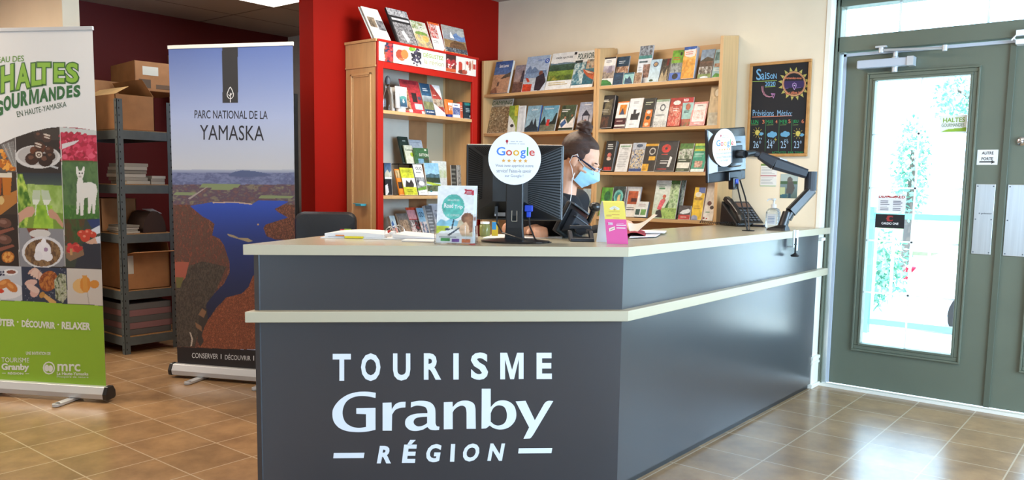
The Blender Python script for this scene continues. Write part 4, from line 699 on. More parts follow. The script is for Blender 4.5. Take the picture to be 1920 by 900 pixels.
in_cab((723, 364), (736, 364), (722, 306), z2, .02, 'r,0,0,1,1,17181c;G,0,0,1,.35,2c4a70,6a8aa8;p,c8c8b8,0,.34,.4,.2,.7,.3,1,.22,1,.42,0,.45;r,0,.44,1,.5,f0f0f0;p,e8eaee,0,.7,.35,.65,.5,.9,.2,1,0,1', 'dark packet with a small blue mountain picture, left end of the middle cabinet shelf', .02, edge='141518')
in_cab((750, 365), (760, 365), (736, 318), z2, .01, 'r,0,0,1,1,f08a24;n,0,.05,.9,.35,6a4a30,e8c890,3a2a20;r,.1,.5,.8,.75,3a2c24', 'orange brochure left of the yellow horse brochure', .008, edge='f08a24')
in_cab((760, 365), (784, 364), (749, 315), z2, .006, 'r,0,0,1,1,cdd236;l,.1,.06,.9,.2,3,8a9420;r,0,.38,1,.7,f2f2ee;p,3a3432,.15,.7,.3,.45,.5,.55,.7,.42,.85,.6,.8,.7;l,.2,.78,.85,.92,2,8a9420', 'yellow brochure with two dark horses, middle cabinet shelf', -.004, edge='d8dc50')
in_cab((786, 364), (803, 364), (773, 309), z2, .008, 'r,0,0,1,1,f0f2f2;t,OUQ,.25,.08,.9,.2,4a4a4e;l,.2,.24,.9,.3,1,8a8a8a;n,0,.42,1,.82,4a4e54,a8acb0,2c2e34;e,.55,.62,.3,.08,e8ecec;p,6a9a3a,0,.78,1,.7,1,.82,0,.86;l,.2,.9,.9,.95,1,8a8a90', 'white and grey brochure lettered OUQ, left of the blue landscape brochure', -.0, edge='4a4e54')
in_cab((803, 364), (829, 364), (795, 306), z2, .008, 'g,8ac0e0,d0e4ec;p,4a6a78,0,.38,.4,.32,.7,.36,1,.33,1,.5,0,.5;G,0,.45,1,.62,2c3a2c,3a4a30;p,b8cc4a,.0,.58,1,.66,1,.76,0,.64;n,0,.7,1,.88,4a4e48,6a7a50,2c302c;r,0,.88,1,1,e8ecec;e,.25,.88,.08,.03,3a8a8a', 'blue brochure with green fields and hills, middle cabinet shelf', -.004)
in_cab((848, 347), (858, 347), (848, 310), z2+.02, .01, 'r,0,0,1,1,3c3c38;l,0,.1,1,.9,5,7a7a70', 'dark striped leaflet beside the back of the left screen', .1)
in_cab((859, 347), (869, 347), (859, 310), z2+.02, .01, 'N,0,0,1,1,2c2c2c,b8b8b4,56564f', 'grey patterned leaflet beside the back of the left screen', .1)
# shelf 3 (just above the counter line)
z3 = CZ[2]
for bl, br, tl, tk, sp, lab, xo in (
 ((741, 450), (751, 450), (729, 407), .02, 'g,a8c8dc,e8eef0;p,3a6ab0,.1,.3,.5,.2,.6,.6,.2,.8;n,.1,.5,.9,1,e8e8e8,b86050,4a6a9a', 'white and blue leaflet at the left of the lowest visible cabinet shelf', .0),
 ((757, 452), (776, 452), (743, 402), .012, 'g,6a6a6c,8a7a6c;n,.1,.25,.9,.75,5a4a40,b8a088,3a302c;l,.3,.8,.8,.86,1,d0d0d0', 'grey brochure with a brown animal, lowest visible cabinet shelf', .0),
 ((778, 450), (800, 450), (755, 390), .006, 'r,0,0,1,1,a83038;r,0,0,1,.08,e0502c;r,0,.08,1,.36,e0a0a8;n,0,.4,1,1,7a2028,e8e8e8,2c2428,c03c3c', 'red and pink brochure with hockey players, lowest visible cabinet shelf', .02),
 ((796, 450), (808, 450), (780, 391), .006, 'r,0,0,1,1,8ab8d8;t,GO!,.1,.14,.9,.3,14506c;n,0,.45,1,1,b8402c,f0f0f0,3a4a6a,e8e8ec', 'pale blue brochure titled GO! with a white horse', .004),
 ((809, 450), (822, 450), (796, 388), .03, 'r,0,0,1,1,6a7078;l,.1,.1,.9,.9,8,a8b0b8', 'grey leaflet stack right of the GO! brochure', .0),
 ((818, 434), (838, 434), (803, 383), .008, 'g,d8dce4,a8b8cc;n,.1,.2,.9,.7,2c2e38,e8e8ec,6a7890;r,0,.72,1,1,3a6ab0;r,0,.66,1,.74,c04030', 'white and dark leaflet with a small figure, right end of the lowest visible cabinet shelf', .06)):
    in_cab(bl, br, tl, z3, tk, sp, lab, xo, maxang=24)
#==PART4==
# ================================================================== ROLL-UP BANNERS
def banner_base(t, A_, B_, dz, n, hc=.09):
    """aluminium cassette between ground points A_ (left) and B_ (right)"""
    A_ = np.array([A_[0], A_[1], 0.]); B_ = np.array([B_[0], B_[1], 0.]); U = (B_-A_)/np.linalg.norm(B_-A_); w = np.linalg.norm(B_-A_); n = np.array([n[0], n[1], 0.])
    T = frame(A_, U, (0, 0, 1)); prof = [(-.045, .022), (-.05, .05), (-.03, .088), (.012, .088), (.03, .06), (.032, .03), (.02, .02), (-.03, .018)]
    def rings(x): return [(x, z, -y) for y, z in prof]
    b = MB(T).use('alu'); b.loft([rings(.0), rings(w)]); b.build('cassette', t, bevel=.003)
    for x0, x1 in ((-.022, 0), (w, w+.024)):
        b = MB(T).use('black_plastic'); b.loft([[(x0, (z-.05)*1.08+.05, -y*1.08) for y, z in prof], [(x1, (z-.05)*1.08+.05, -y*1.08) for y, z in prof]]); b.build('end_cap', t, bevel=.003)
    for x in (.2, w-.2):
        b = MB(T).use('alu'); b.box(x-.022, x+.022, .003, .018, -.03, .16); b.lathe([(.001, 0), (.022, 0), (.022, .015), (.001, .015)], (0, 0, 0), 16, T=Matrix.Translation((x, .003, .16)) @ Matrix.Rotation(R_(-90), 4, 'X')); b.build('foot', t, bevel=.002)
    MB(T).use('alu').tube([(w/2, .06, -.035), (w/2, dz, -.012)], .008).build('pole', t)
    return T, w
def rollup(label, PA, U, Wd, z0, z1, art, lean=0.):
    U = np.array([U[0], U[1], 0.]); U /= np.linalg.norm(U); n = np.array([U[1], -U[0], 0.]); A_ = np.array([PA[0], PA[1], 0.])
    t = thing('rollup_banner', label, 'banner', tuple((A_+U*Wd/2)[:2])+(0,), 'roll-up banners')
    banner_base(t, A_-U*.012, A_+U*(Wd+.012), z1, n)
    P = A_+np.array([0, 0, z0])+n*.0; b = MB().use('print', 'dcdcdc'); q = [P-n*.001, P+U*Wd-n*.001, P+U*Wd-n*.001+np.array([0, 0, z1-z0]), P-n*.001+np.array([0, 0, z1-z0])]; b.quad(q[1], q[0], q[3], q[2])
    b.art(art, P, U*Wd, (0, 0, z1-z0), n); return t, b, A_, U, n
# ---- banner 1 (food), left edge of the picture
Pr = onZ(203, 746, .02); U1 = np.array([.873, .488, 0.]); n1 = np.array([U1[1], -U1[0], 0.])
Rt = onP(199, 727, Pr, n1); Wd1 = .90; A1 = Rt-U1*Wd1; zb1, zt1 = Rt[2], onP(172, 55, Pr, n1)[2]
mp1 = lambda x, y: (lambda q: (float(np.dot(q-A1, U1))/Wd1, 1-(q[2]-zb1)/(zt1-zb1)))(onP(x, y, Pr, n1))
A = Art(290, 640, 'e9e7e4', mp1); rr = random.Random(11)
def dots(n, x0, y0, x1, y1, r0, r1, cols, squash=.9):
    for i in range(n):
        r = rr.uniform(r0, r1); A.ell(rr.uniform(x0, x1), rr.uniform(y0, y1), r, r*squash, rr.choice(cols))
XL_ = -75
A.poly([(XL_, 300), (-40, 285), (0, 270), (30, 257), (60, 247), (90, 240), (115, 238), (150, 240), (188, 247), (194, 580), (XL_, 575)], '2a2422')
# far-left column that the frame cuts off: dark wood, beer and meat continue
A.poly([(XL_, 300), (-40, 285), (0, 270), (28, 258), (30, 323), (XL_, 320)], '5a5350'); dots(60, -70, 300, 26, 320, 2.5, 4.5, ['d88428', 'e89a3a', 'c06c1c']); dots(40, -10, 280, 26, 318, 3, 4.5, ['e08c2c', 'f0a848', 'b8641c']); 
for i in range(8): A.poly([(2+i*3, 272-i), (4+i*3, 271-i), (26+i, 312), (24+i, 313)], rr.choice(['a8a8a4', '888480', 'c8c8c4']))
# chocolates
A.poly([(28, 258), (60, 247), (90, 240), (112, 238), (115, 324), (31, 322)], '2b2220'); A.poly([(60, 248), (112, 238), (112, 262), (75, 262)], '3c3430')
A.ell(71, 294, 43, 22, 'd4d0cc', .03); A.ell(71, 292, 38, 18, 'b8b2ae', .03); A.poly([(62, 303), (66, 300), (110, 314), (108, 317)], 'c0c0c0')
for x, y, r, c in ((60, 298, 13, '3a2018'), (85, 300, 14, '2c1814'), (78, 278, 9, '5a2c18'), (64, 282, 8, '6a3418'), (92, 282, 9, '42241a'), (73, 273, 9, '4a2a1e'), (73, 254, 9, '3c2a26'), (88, 259, 9, '4a3028'), (72, 289, 9, '3a2018'), (95, 293, 9, '301a14')): A.ell(x, y, r, r*.9, c); A.ell(x-2, y-3, r*.4, r*.3, '6a4434')
for x, y in ((88, 253), (72, 270), (73, 288)): A.ell(x, y, 7, 1.6, 'd8c8b8', .3); A.ell(x, y+5, 6, 1.2, 'd8c8b8', .3)
A.ell(73, 290, 6.5, 6, 'd8c8b8'); A.ell(73, 290, 4, 3.6, '4a2a20'); A.ell(73, 290, 2, 1.8, 'd8c8b8')
# raspberries
A.poly([(112, 238), (150, 240), (186, 246), (187, 304), (115, 303)], 'a82840'); A.poly([(112, 238), (186, 245), (186, 254), (113, 250)], 'c8ccc8')
dots(110, 115, 255, 185, 300, 3.2, 6, ['c83050', 'd84462', 'b01c3c', 'e05a74', '981830']); A.poly([(116, 270), (150, 262), (140, 270), (116, 280)], 'd8d0d0'); dots(30, 113, 250, 160, 262, 2.5, 4.5, ['c83050', 'a81c38']); A.poly([(115, 301), (187, 302), (188, 306), (115, 305)], '4a5a2c')
# beer
A.poly([(XL_, 320), (31, 323), (33, 402), (XL_, 404)], '3c3028'); A.poly([(XL_, 380), (10, 366), (32, 356), (32, 380), (0, 404), (XL_, 404)], 'b87838')
for x in (-55, -28, -5, 13):
    A.poly([(x-9, 330), (x+9, 330), (x+7, 366), (x-7, 366)], rr.choice(['b06018', 'c07020', 'a04c14'])); A.poly([(x-9, 324), (x+9, 324), (x+9, 333), (x-9, 333)], 'e0d4c0')
A.ell(2, 376, 6, 8, 'd8b878')
# wine glasses
A.poly([(31, 324), (117, 325), (119, 430), (34, 427)], '7a9a3a'); A.grad(A.pmask([(31, 324), (117, 325), (117, 350), (31, 345)]), '26303a', '4a5a50')
A.mottle(A.pmask([(52, 345), (117, 348), (118, 400), (55, 395)]), ['9cb860', '88a848', 'b4cc7c', '7a9a3c'], 30, 20); A.mottle(A.pmask([(31, 326), (42, 326), (58, 380), (50, 428), (34, 427)]), ['6aa020', 'c8dc60', '3a6a1c', 'a8cc40'], 40, 30)
A.mottle(A.pmask([(68, 385), (98, 385), (100, 430), (62, 428)]), ['88b828', 'a8d044', '6a9a24'], 30, 20)
for x, s in ((69, 1), (88, -1)):
    A.poly([(x-9+s*2, 356), (x+5+s*2, 357), (x+7-s, 374), (x+2-s, 384), (x-6-s, 384), (x-9, 372)], 'c0ccb0'); A.poly([(x-8, 374), (x+7-s, 375), (x+2-s, 384), (x-6-s, 384)], 'e4e8d8'); A.poly([(x-2, 384), (x, 384), (x+1-s*3, 404), (x-1-s*3, 404)], 'd8e0cc')
A.poly([(34, 400), (50, 388), (62, 387), (66, 396), (60, 406), (48, 408), (35, 420)], 'd0a088'); A.poly([(119, 420), (108, 402), (96, 391), (90, 396), (93, 408), (104, 412), (118, 428)], 'c8967c')
# alpaca
A.poly([(115, 304), (187, 305), (189, 410), (120, 411)], '3c5a34'); A.mottle(A.pmask([(116, 304), (187, 305), (188, 385), (118, 385)]), ['2c4a2c', '4a6a40', '5a7a48', '34502e'], 40, 30); A.mottle(A.pmask([(118, 385), (188, 385), (189, 410), (120, 411)]), ['5a8a3a', '3c6a2c', '78a050'], 60, 50)
w_ = 'e6e2da'
A.poly([(142, 313), (145, 312), (148, 320), (153, 320), (156, 312), (159, 313), (158, 325), (155, 335), (156, 343), (170, 341), (180, 346), (183, 358), (180, 372), (178, 401), (174, 401), (173, 380), (169, 400), (165, 400), (165, 370), (158, 372), (156, 404), (151, 404), (150, 375), (147, 402), (143, 402), (144, 368), (144, 345), (146, 334), (143, 325)], w_); A.ell(149, 325, 1.6, 1.6, '2c2a2a'); A.ell(154, 325, 1.4, 1.4, '2c2a2a'); A.ell(150, 331, 3, 2, 'b8b0a8')
# meat, tomato, crumble
A.poly([(XL_, 404), (35, 402), (38, 500), (XL_, 500)], '2c211e')
for x, y in ((-40, 420), (-20, 450), (8, 418), (8, 449), (-45, 475)): A.ell(x, y, 14, 9, '6a4438', .2); A.ell(x-2, y-2, 7, 4, '8a6458', .2)
for y in (430, 462): A.poly([(-30, y+10), (24, y-4), (28, y), (-30, y+20)], '8a5040')
A.ell(15, 482, 12, 11, 'b86a28'); 
for a in range(6): A.ell(15+7*math.cos(a), 482+6*math.sin(a), 3, 4, 'e0a050')
A.poly([(35, 427), (122, 430), (123, 500), (38, 500)], '8c8c92'); A.poly([(50, 428), (90, 429), (88, 445), (60, 448)], '7a3a2c'); A.ell(75, 438, 20, 8, 'd8d4d0')
A.ell(80, 473, 39, 30, 'dcdce0'); A.ell(80, 474, 34, 26, '7a5a40'); A.mottle(A.emask(80, 474, 34, 26), ['6a4a34', '9a7850', '543a2a', 'b08c60'], 90, 60); A.ell(81, 470, 15, 17, 'f0eef2'); A.ell(72, 480, 8, 9, 'e8e6ec'); A.ell(90, 482, 9, 8, 'eeecf0'); A.ell(82, 455, 5, 8, 'f4f2f6'); A.ell(86, 468, 4, 4, 'a88aa8')
A.poly([(120, 411), (189, 410), (191, 503), (123, 501)], '3a4238'); A.mottle(A.pmask([(120, 411), (160, 411), (150, 455), (122, 455)]), ['2c4a24', '5a3a24', '3c5a2c', '24341c'], 40, 40); A.poly([(163, 412), (189, 410), (189, 424), (172, 428)], '26386a'); A.poly([(155, 457), (190, 450), (191, 503), (140, 503), (148, 470)], '2a2e3c')
A.poly([(168, 432), (188, 422), (190, 436), (178, 440)], 'd8dce4'); A.poly([(160, 455), (178, 445), (190, 442), (190, 456), (170, 458)], 'd4a890'); A.poly([(179, 445), (190, 442), (190, 456), (182, 456)], 'dce0e8')
for x, y, r in ((153, 438, 8), (165, 437, 9), (174, 440, 7), (160, 446, 9)): A.ell(x, y, r, r*.85, 'c8402c'); A.ell(x-2, y-3, r*.3, r*.25, 'e88a70')
A.poly([(122, 460), (155, 462), (158, 478), (132, 490), (124, 484)], '8a6a50'); dots(26, 125, 458, 153, 472, 3, 5, ['d04040', 'b83030', 'e06050']); A.poly([(131, 466), (136, 466), (136, 479), (131, 478)], 'c09060')
# bottom row
A.poly([(XL_, 496), (40, 500), (42, 564), (XL_, 562)], 'c8ccd4'); A.ell(20, 510, 14, 6, 'eeeef0'); A.ell(21, 510, 9, 3.5, '8a5040'); A.ell(10, 545, 34, 16, 'e4e4e8')
for x, y, a in ((-8, 540, .3), (8, 532, -.4), (22, 538, .7)): A.ell(x, y, 13, 8, 'c87a3a', a); A.ell(x-2, y-2, 7, 3.5, 'e09a54', a)
A.ell(0, 546, 8, 4, 'd04028'); dots(10, -6, 508, 8, 516, 1.5, 2.2, ['2c2c4a'])
A.poly([(40, 500), (125, 503), (127, 570), (42, 564)], '2e3850'); dots(60, 45, 502, 125, 568, .4, .8, ['c8ccd8'])
for i in range(7): A.ell(60+i*3.5, 508+i*2.2, 3.4, 9, rr.choice(['d8b0a0', 'e4c4b4', 'c89c90']), .9-.22*i)
A.ell(58, 530, 12, 6, 'dcb4a8', -.2); A.ell(65, 548, 8, 10, 'd8aca0', .6); A.ell(62, 541, 14, 6, 'e0c0b4', .5)
A.ell(91, 527, 17, 20, '9a4a20', .5); A.mottle(A.emask(91, 527, 16, 19, .5), ['a85424', 'c8803c', '7a3418', 'd89858'], 120, 90)
A.mottle(A.pmask([(102, 525), (112, 512), (124, 515), (125, 558), (118, 568), (104, 560)]), ['7a3c44', '4a5a34', 'c8c8b8', '8a9a5c', '5a2430'], 120, 90); A.poly([(76, 552), (82, 549), (106, 566), (104, 570), (96, 570)], 'd8a868'); A.ell(79, 553, 5, 6, 'c08c44', .6)
A.poly([(125, 503), (193, 505), (194, 573), (127, 569)], 'd4cdc6'); A.ell(152, 536, 16, 14, 'e4b878'); A.ell(160, 533, 10, 15, 'd88c34'); A.ell(177, 533, 9, 8, 'd89038'); A.poly([(154, 516), (163, 516), (165, 548), (156, 548)], 'dc9a44'); A.poly([(163, 549), (165, 549), (168, 571), (166, 571)], 'b8b0a8')
for m_ in ((28, 258, 30, 323), ): pass
for a_, b_ in (((28, 257), (30, 323)), ((112, 238), (115, 303)), ((31, 324), (36, 500)), ((115, 304), (122, 500))): A.poly([a_, (a_[0]+1, a_[1]), (b_[0]+1, b_[1]), b_], 'd8d4d0')
# green foot
A.poly([(XL_, 560), (0, 564), (60, 565), (125, 570), (196, 574), (204, 735), (XL_-4, 735)], '98c432')
T1, b, _, _, _ = rollup('tall food banner with large green HALTES GOURMANDES lettering and a lime green foot', A1, U1, Wd1, zb1, zt1, A)
def btxt(b, tx, bl, br, tl, tr, c, plane, n, bold=.03, lift=.0012):
    q = [onP(*p, plane, n)+np.array(n)*lift for p in (bl, br, tl, tr)]; b.text(tx, *q, c, bold)
def bx1(tx, x0, y0, x1, y1, c, s=0., bold=.03, lift=.0012): btxt(b, tx, (x0, y1), (x1, y1+s), (x0, y0), (x1, y0+s), c, Pr, n1, bold, lift)
bx1('RÉSEAU DES', -24, 105, 45, 119, '6a9a34', -4, .01)
for ch, x0, y0, x1, y1, s in (('H', 1, 124, 27, 176, -6), ('A', 29, 120, 58, 170, -5), ('L', 58, 118, 80, 163, -3), ('T', 69, 116, 96, 159, 0), ('E', 100, 117, 122, 156, 0), ('S', 123, 116, 148, 156, 1), ('S', -30, 128, -4, 186, -8)):
    if ch == 'S' and x0 < 0: continue
    bx1(ch, x0-.8, y0-.8, x1+1.4, y1+1.6, '3c6a30', s, .07); bx1(ch, x0+1.5, y0+1.5, x1-1, y1-1.5, '8cbc3c', s, .035, .002)
for ch, x0, x1, y0, y1 in (('G', -11, 6, 189, 218), ('O', 7, 21, 180, 209), ('U', 22, 37, 175, 204), ('R', 39, 53, 171, 199), ('M', 55, 73, 168, 196), ('A', 74, 91, 166, 192), ('N', 92, 105, 164, 190), ('D', 107, 122, 162, 187), ('E', 125, 136, 161, 184), ('S', 138, 151, 160, 183)): bx1(ch, x0, y0, x1, y1, '2c6a38', -1.5, .05)
btxt(b, 'EN HAUTE-YAMASKA', (33, 220), (125, 200), (31, 209), (124, 190), '3a5a3c', Pr, n1, .02)
w = 'f2f4ec'
bx1('GOÛTER', -27, 594, 28, 611, w, 1, .04); bx1('DÉCOUVRIR', 41, 597, 104, 613, w, 4, .04); bx1('RELAXER', 116, 603, 170, 617, w, 2, .04); bx1('.', 32, 602, 35, 605, w); bx1('.', 108, 607, 111, 610, w)
bx1('UNE INVITATION DE', 49, 659, 95, 665, w, .8, .02); bx1('TOURISME', 3, 670, 55, 679, w, .8, .01); bx1('Granby', 3, 681, 55, 697, w, .8, .04); bx1('RÉGION', 15, 697, 44, 702, w, .5, .02); bx1('-', 4, 699, 11, 700, w); bx1('-', 48, 700, 55, 701, w)
bx1('mrc', 108, 682, 151, 696, w, .5, .02); bx1('La Haute-Yamaska', 107, 697, 166, 703, w, 1, .02); bx1('Prospère de nature', 107, 704, 166, 709, w, 1, .0); bx1('O', 80.5, 677.5, 103.5, 702, w, .2, -.012)
b.use('print', w)
for cx_, cy_ in ((88, 690), (95, 691)): b.add([onP(cx_+4.5*math.cos(a), cy_+6.5*math.sin(a), Pr, n1)+n1*.0012 for a in np.linspace(0, 2*math.pi, 14)[:-1]], [tuple(range(13))[::-1]])
g1 = b.build('printed_panel', T1)
b = MB(frame(A1+np.array([0, 0, zt1-A1[2]]), U1, (0, 0, 1))).use('alu'); b.box(-.004, Wd1+.004, -.004, .016, -.008, .006); b.build('top_rail', T1, bevel=.002)
# ---- banner 2 (lake)
Q0 = onZ(333, 700, .02); Q1 = onZ(480, 712, .02); U2 = (Q1-Q0)/np.linalg.norm(Q1-Q0); n2 = np.array([U2[1], -U2[0], 0.]); p2 = Q0
Lb = onP(333, 684, p2, n2); Rt2 = onP(549, 92, p2, n2); Wd2 = float(np.dot(Rt2-Lb, U2)); zb2 = Lb[2]; zt2_ = onP(318, 91, p2, n2)[2]
A2 = Lb.copy()
mp2 = lambda x, y: (lambda q: (float(np.dot(q-A2, U2))/Wd2, 1-(q[2]-zb2)/(zt2_-zb2)))(onP(x, y, p2, n2))
A = Art(280, 640, 'a8b4d4', mp2)
full = lambda ya, yb: A.pmask([(280, ya), (640, ya), (640, yb), (280, yb)])
A.grad(full(60, 225), '5c74b4', 'aab8dc'); A.grad(full(224, 322), 'a8b6da', 'ccd0d6')
A.mottle(full(320, 348), ['6a76a0', '7c86ac', '5c648c', '8a92b0'], 160, 30); A.grad(full(318, 324), 'b4bccc', '8a94b4')
A.poly([(428, 327), (440, 322), (455, 319), (478, 321), (500, 325), (508, 329), (470, 332), (430, 331)], '56648c')
A.mottle(full(346, 386), ['6a5468', '7a5a58', '5c4c60', '86806c', '6c4a4a'], 120, 26)
for x0, y0, x1, y1 in ((380, 344, 452, 352), (330, 360, 370, 366), (490, 366, 552, 372), (400, 350, 440, 356)): A.poly([(x0, y0), (x1, y0+1), (x1-6, y1), (x0-6, y1)], '86946c')
A.poly([(352, 372), (388, 350), (390, 350), (356, 374)], 'a89c98')
A.mottle(full(384, 655), ['6a3c30', '8a5040', '4a3028', '9a6048', '5c3a30', '3a2c28'], 200, 150)
A.mottle(A.pmask([(310, 384), (360, 384), (380, 400), (400, 440), (430, 480), (425, 520), (380, 560), (330, 560)]), ['7c4636', '8a4c3a', '5a3c34', '6c5040', '3c3030'], 160, 120)
A.mottle(A.pmask([(330, 530), (350, 500), (380, 490), (425, 500), (405, 545), (385, 580), (365, 650), (325, 650)]), ['4a4036', '5a5044', '38302c', '6a4a38'], 200, 150)
A.poly([(328, 491), (355, 491), (348, 520), (334, 538), (329, 528)], 'a85a48'); A.poly([(329, 520), (345, 520), (338, 540), (331, 540)], '6a6438')
lake = [(356, 386), (398, 379), (440, 378), (474, 382), (484, 376), (524, 376), (541, 378), (530, 384), (515, 392), (522, 398), (540, 408), (498, 421), (494, 428), (500, 443), (516, 449), (560, 452), (600, 470), (600, 500), (480, 512), (474, 518), (466, 538), (454, 550), (424, 558), (405, 578), (390, 600), (382, 600), (388, 568), (404, 548), (420, 532), (431, 510), (430, 490), (420, 460), (412, 448), (398, 441), (402, 420), (392, 412), (380, 406)]
A.grad(A.pmask(lake), '2f56c4', '1e2440'); A.grad(A.pmask([(x, y) for x, y in lake]) & full(376, 460), '3156c2', '24387c'); A.grad(A.pmask(lake) & full(460, 602), '24387c', '20243c')
A.mottle(A.pmask([(405, 582), (424, 558), (454, 550), (466, 538), (475, 516), (600, 500), (600, 655), (372, 655), (385, 605)]), ['8a4a30', 'a85c3a', '6a3826', 'b86c48', '7a4430'], 260, 200)
A.poly([(374, 592), (380, 574), (388, 580), (390, 600), (384, 612), (378, 628), (382, 640), (376, 650), (370, 640)], '3c3430'); A.poly([(372, 590), (379, 578), (387, 584), (382, 596)], '8a6448'); A.poly([(366, 604), (378, 612), (379, 622), (368, 614)], '8a6448')
A.poly([(355, 622), (358, 624), (362, 636), (360, 648), (357, 650), (359, 636)], 'c8b8a8')
A.poly([(425, 438), (438, 441), (448, 446), (464, 446), (474, 452), (466, 454), (450, 449), (430, 443)], 'a89878'); A.ell(484, 421, 2, 1.5, 'c0a078'); A.poly([(398, 379), (440, 378), (474, 382), (472, 384), (440, 380), (400, 381)], 'c8b0a0')
A.poly([(300, 649), (640, 663), (640, 720), (300, 720)], '211b1d')
A.poly([(416, 60), (445.5, 60), (446.5, 193), (417.5, 193)], '2b2c30')
T2, b, _, _, _ = rollup('tall banner of a blue lake in autumn forest titled PARC NATIONAL DE LA YAMASKA', A2, U2, Wd2, zb2, zt2_, A)
def bx2(tx, x0, y0, x1, y1, c, s=0., bold=.0): btxt(b, tx, (x0, y1), (x1, y1+s), (x0, y0), (x1, y0+s), c, p2, n2, bold)
bx2('PARC NATIONAL DE LA', 365, 206.5, 502, 222, '2a2c38', 1.5, .005); bx2('YAMASKA', 375, 234, 495, 262, '23252f', 2, .03)
bx2('CONSERVER', 360, 661.5, 409, 671, 'e8e8ea', 2); bx2('I', 414, 664, 415.5, 673, 'e8e8ea'); bx2('DÉCOUVRIR', 422, 663, 470, 674, 'e8e8ea', 2); bx2('I', 475, 667, 476.5, 676, 'e8e8ea')
b.use('print', 'f0f0f0')
def strip2(pts, w=1.3):
    for (xa, ya), (xb, yb) in zip(pts[:-1], pts[1:]):
        d = math.hypot(xb-xa, yb-ya); nx, ny = -(yb-ya)/d*w/2, (xb-xa)/d*w/2
        q = [onP(*p, p2, n2)+n2*.0012 for p in ((xa-nx, ya-ny), (xa+nx, ya+ny), (xb+nx, yb+ny), (xb-nx, yb-ny))]
        f = (0, 1, 2, 3); A_, B_, C_ = (Vector(v) for v in q[:3]); b.add(q, [f if (B_-A_).cross(C_-A_).dot(Vector(n2)) > 0 else f[::-1]])
strip2([(432, 163), (435, 168), (438, 176), (437.5, 181), (434, 185), (430, 185), (426.5, 181), (426, 176), (429, 168), (432, 163)]); strip2([(432, 192), (432, 174)]); strip2([(432, 181), (428.5, 177)]); strip2([(432, 179), (435.5, 175)])
b.build('printed_panel', T2)
b = MB(frame(A2+np.array([0, 0, zt2_-A2[2]]), U2, (0, 0, 1))).use('white_paint'); b.box(-.004, Wd2+.004, -.004, .018, -.008, .006); b.build('top_rail', T2, bevel=.002)

# ================================================================== STORAGE ROOM
def rack(label, x0, x1, y0, y1, levels, top, slots=True):
    t = thing('storage_rack', label, 'storage rack', ((x0+x1)/2, (y0+y1)/2, 0), 'grey boltless storage racks')
    for x, sx in ((x0, 1), (x1, -1)):
        for y, sy in ((y0, 1), (y1, -1)):
            p = MB().use('rack_grey'); a = .04
            p.box(min(x, x+sx*.003), max(x, x+sx*.003), min(y, y+sy*a), max(y, y+sy*a), 0, top); p.box(min(x, x+sx*a), max(x, x+sx*a), min(y, y+sy*.003), max(y, y+sy*.003), 0, top)
            p.use('dark_hole')
            if slots:
                for k in range(int(top/.05)):
                    z = .03+k*.05
                    if sx < 0: p.box(x+.0002, x+.0008, y+sy*.012, y+sy*.018, z, z+.012) if sy > 0 else p.box(x+.0002, x+.0008, y-.018, y-.012, z, z+.012)
                    if sy > 0: p.box(min(x+sx*.014, x+sx*.02), max(x+sx*.014, x+sx*.02), y-.0008, y-.0002, z, z+.012)
            p.build('post', t)
    for z in levels:
        b = MB().use('rack_grey')
        for q in ((x0+.003, x1-.003, y0+.003, y0+.006), (x0+.003, x1-.003, y1-.006, y1-.003), (x0+.003, x0+.006, y0+.003, y1-.003), (x1-.006, x1-.003, y0+.003, y1-.003)): b.box(q[0], q[1], q[2], q[3], z-.065, z-.004)
        b.use('chipboard'); b.box(x0+.007, x1-.007, y0+.007, y1-.007, z-.014, z); b.build('shelf', t)
    return t
RX0, RX1, RY0, RY1 = -6.50, -5.715, 2.72, 3.12; LV = [.125, .455, .86, 1.21, 1.59]
rack('grey perforated steel storage rack between the two banners, nearest one', RX0, RX1, RY0, RY1, LV, 1.80)
rack('dark rear storage rack seen through the nearer rack', -7.05, -5.95, 3.95, 4.40, [.15, .6, 1.0, 1.42, 1.9], 2.0, False)
rack('storage rack seen in the gap between the lake banner and the red wall', -5.75, -4.85, 4.62, 5.08, [.15, .55, .95, 1.35, 1.75], 1.8, False)
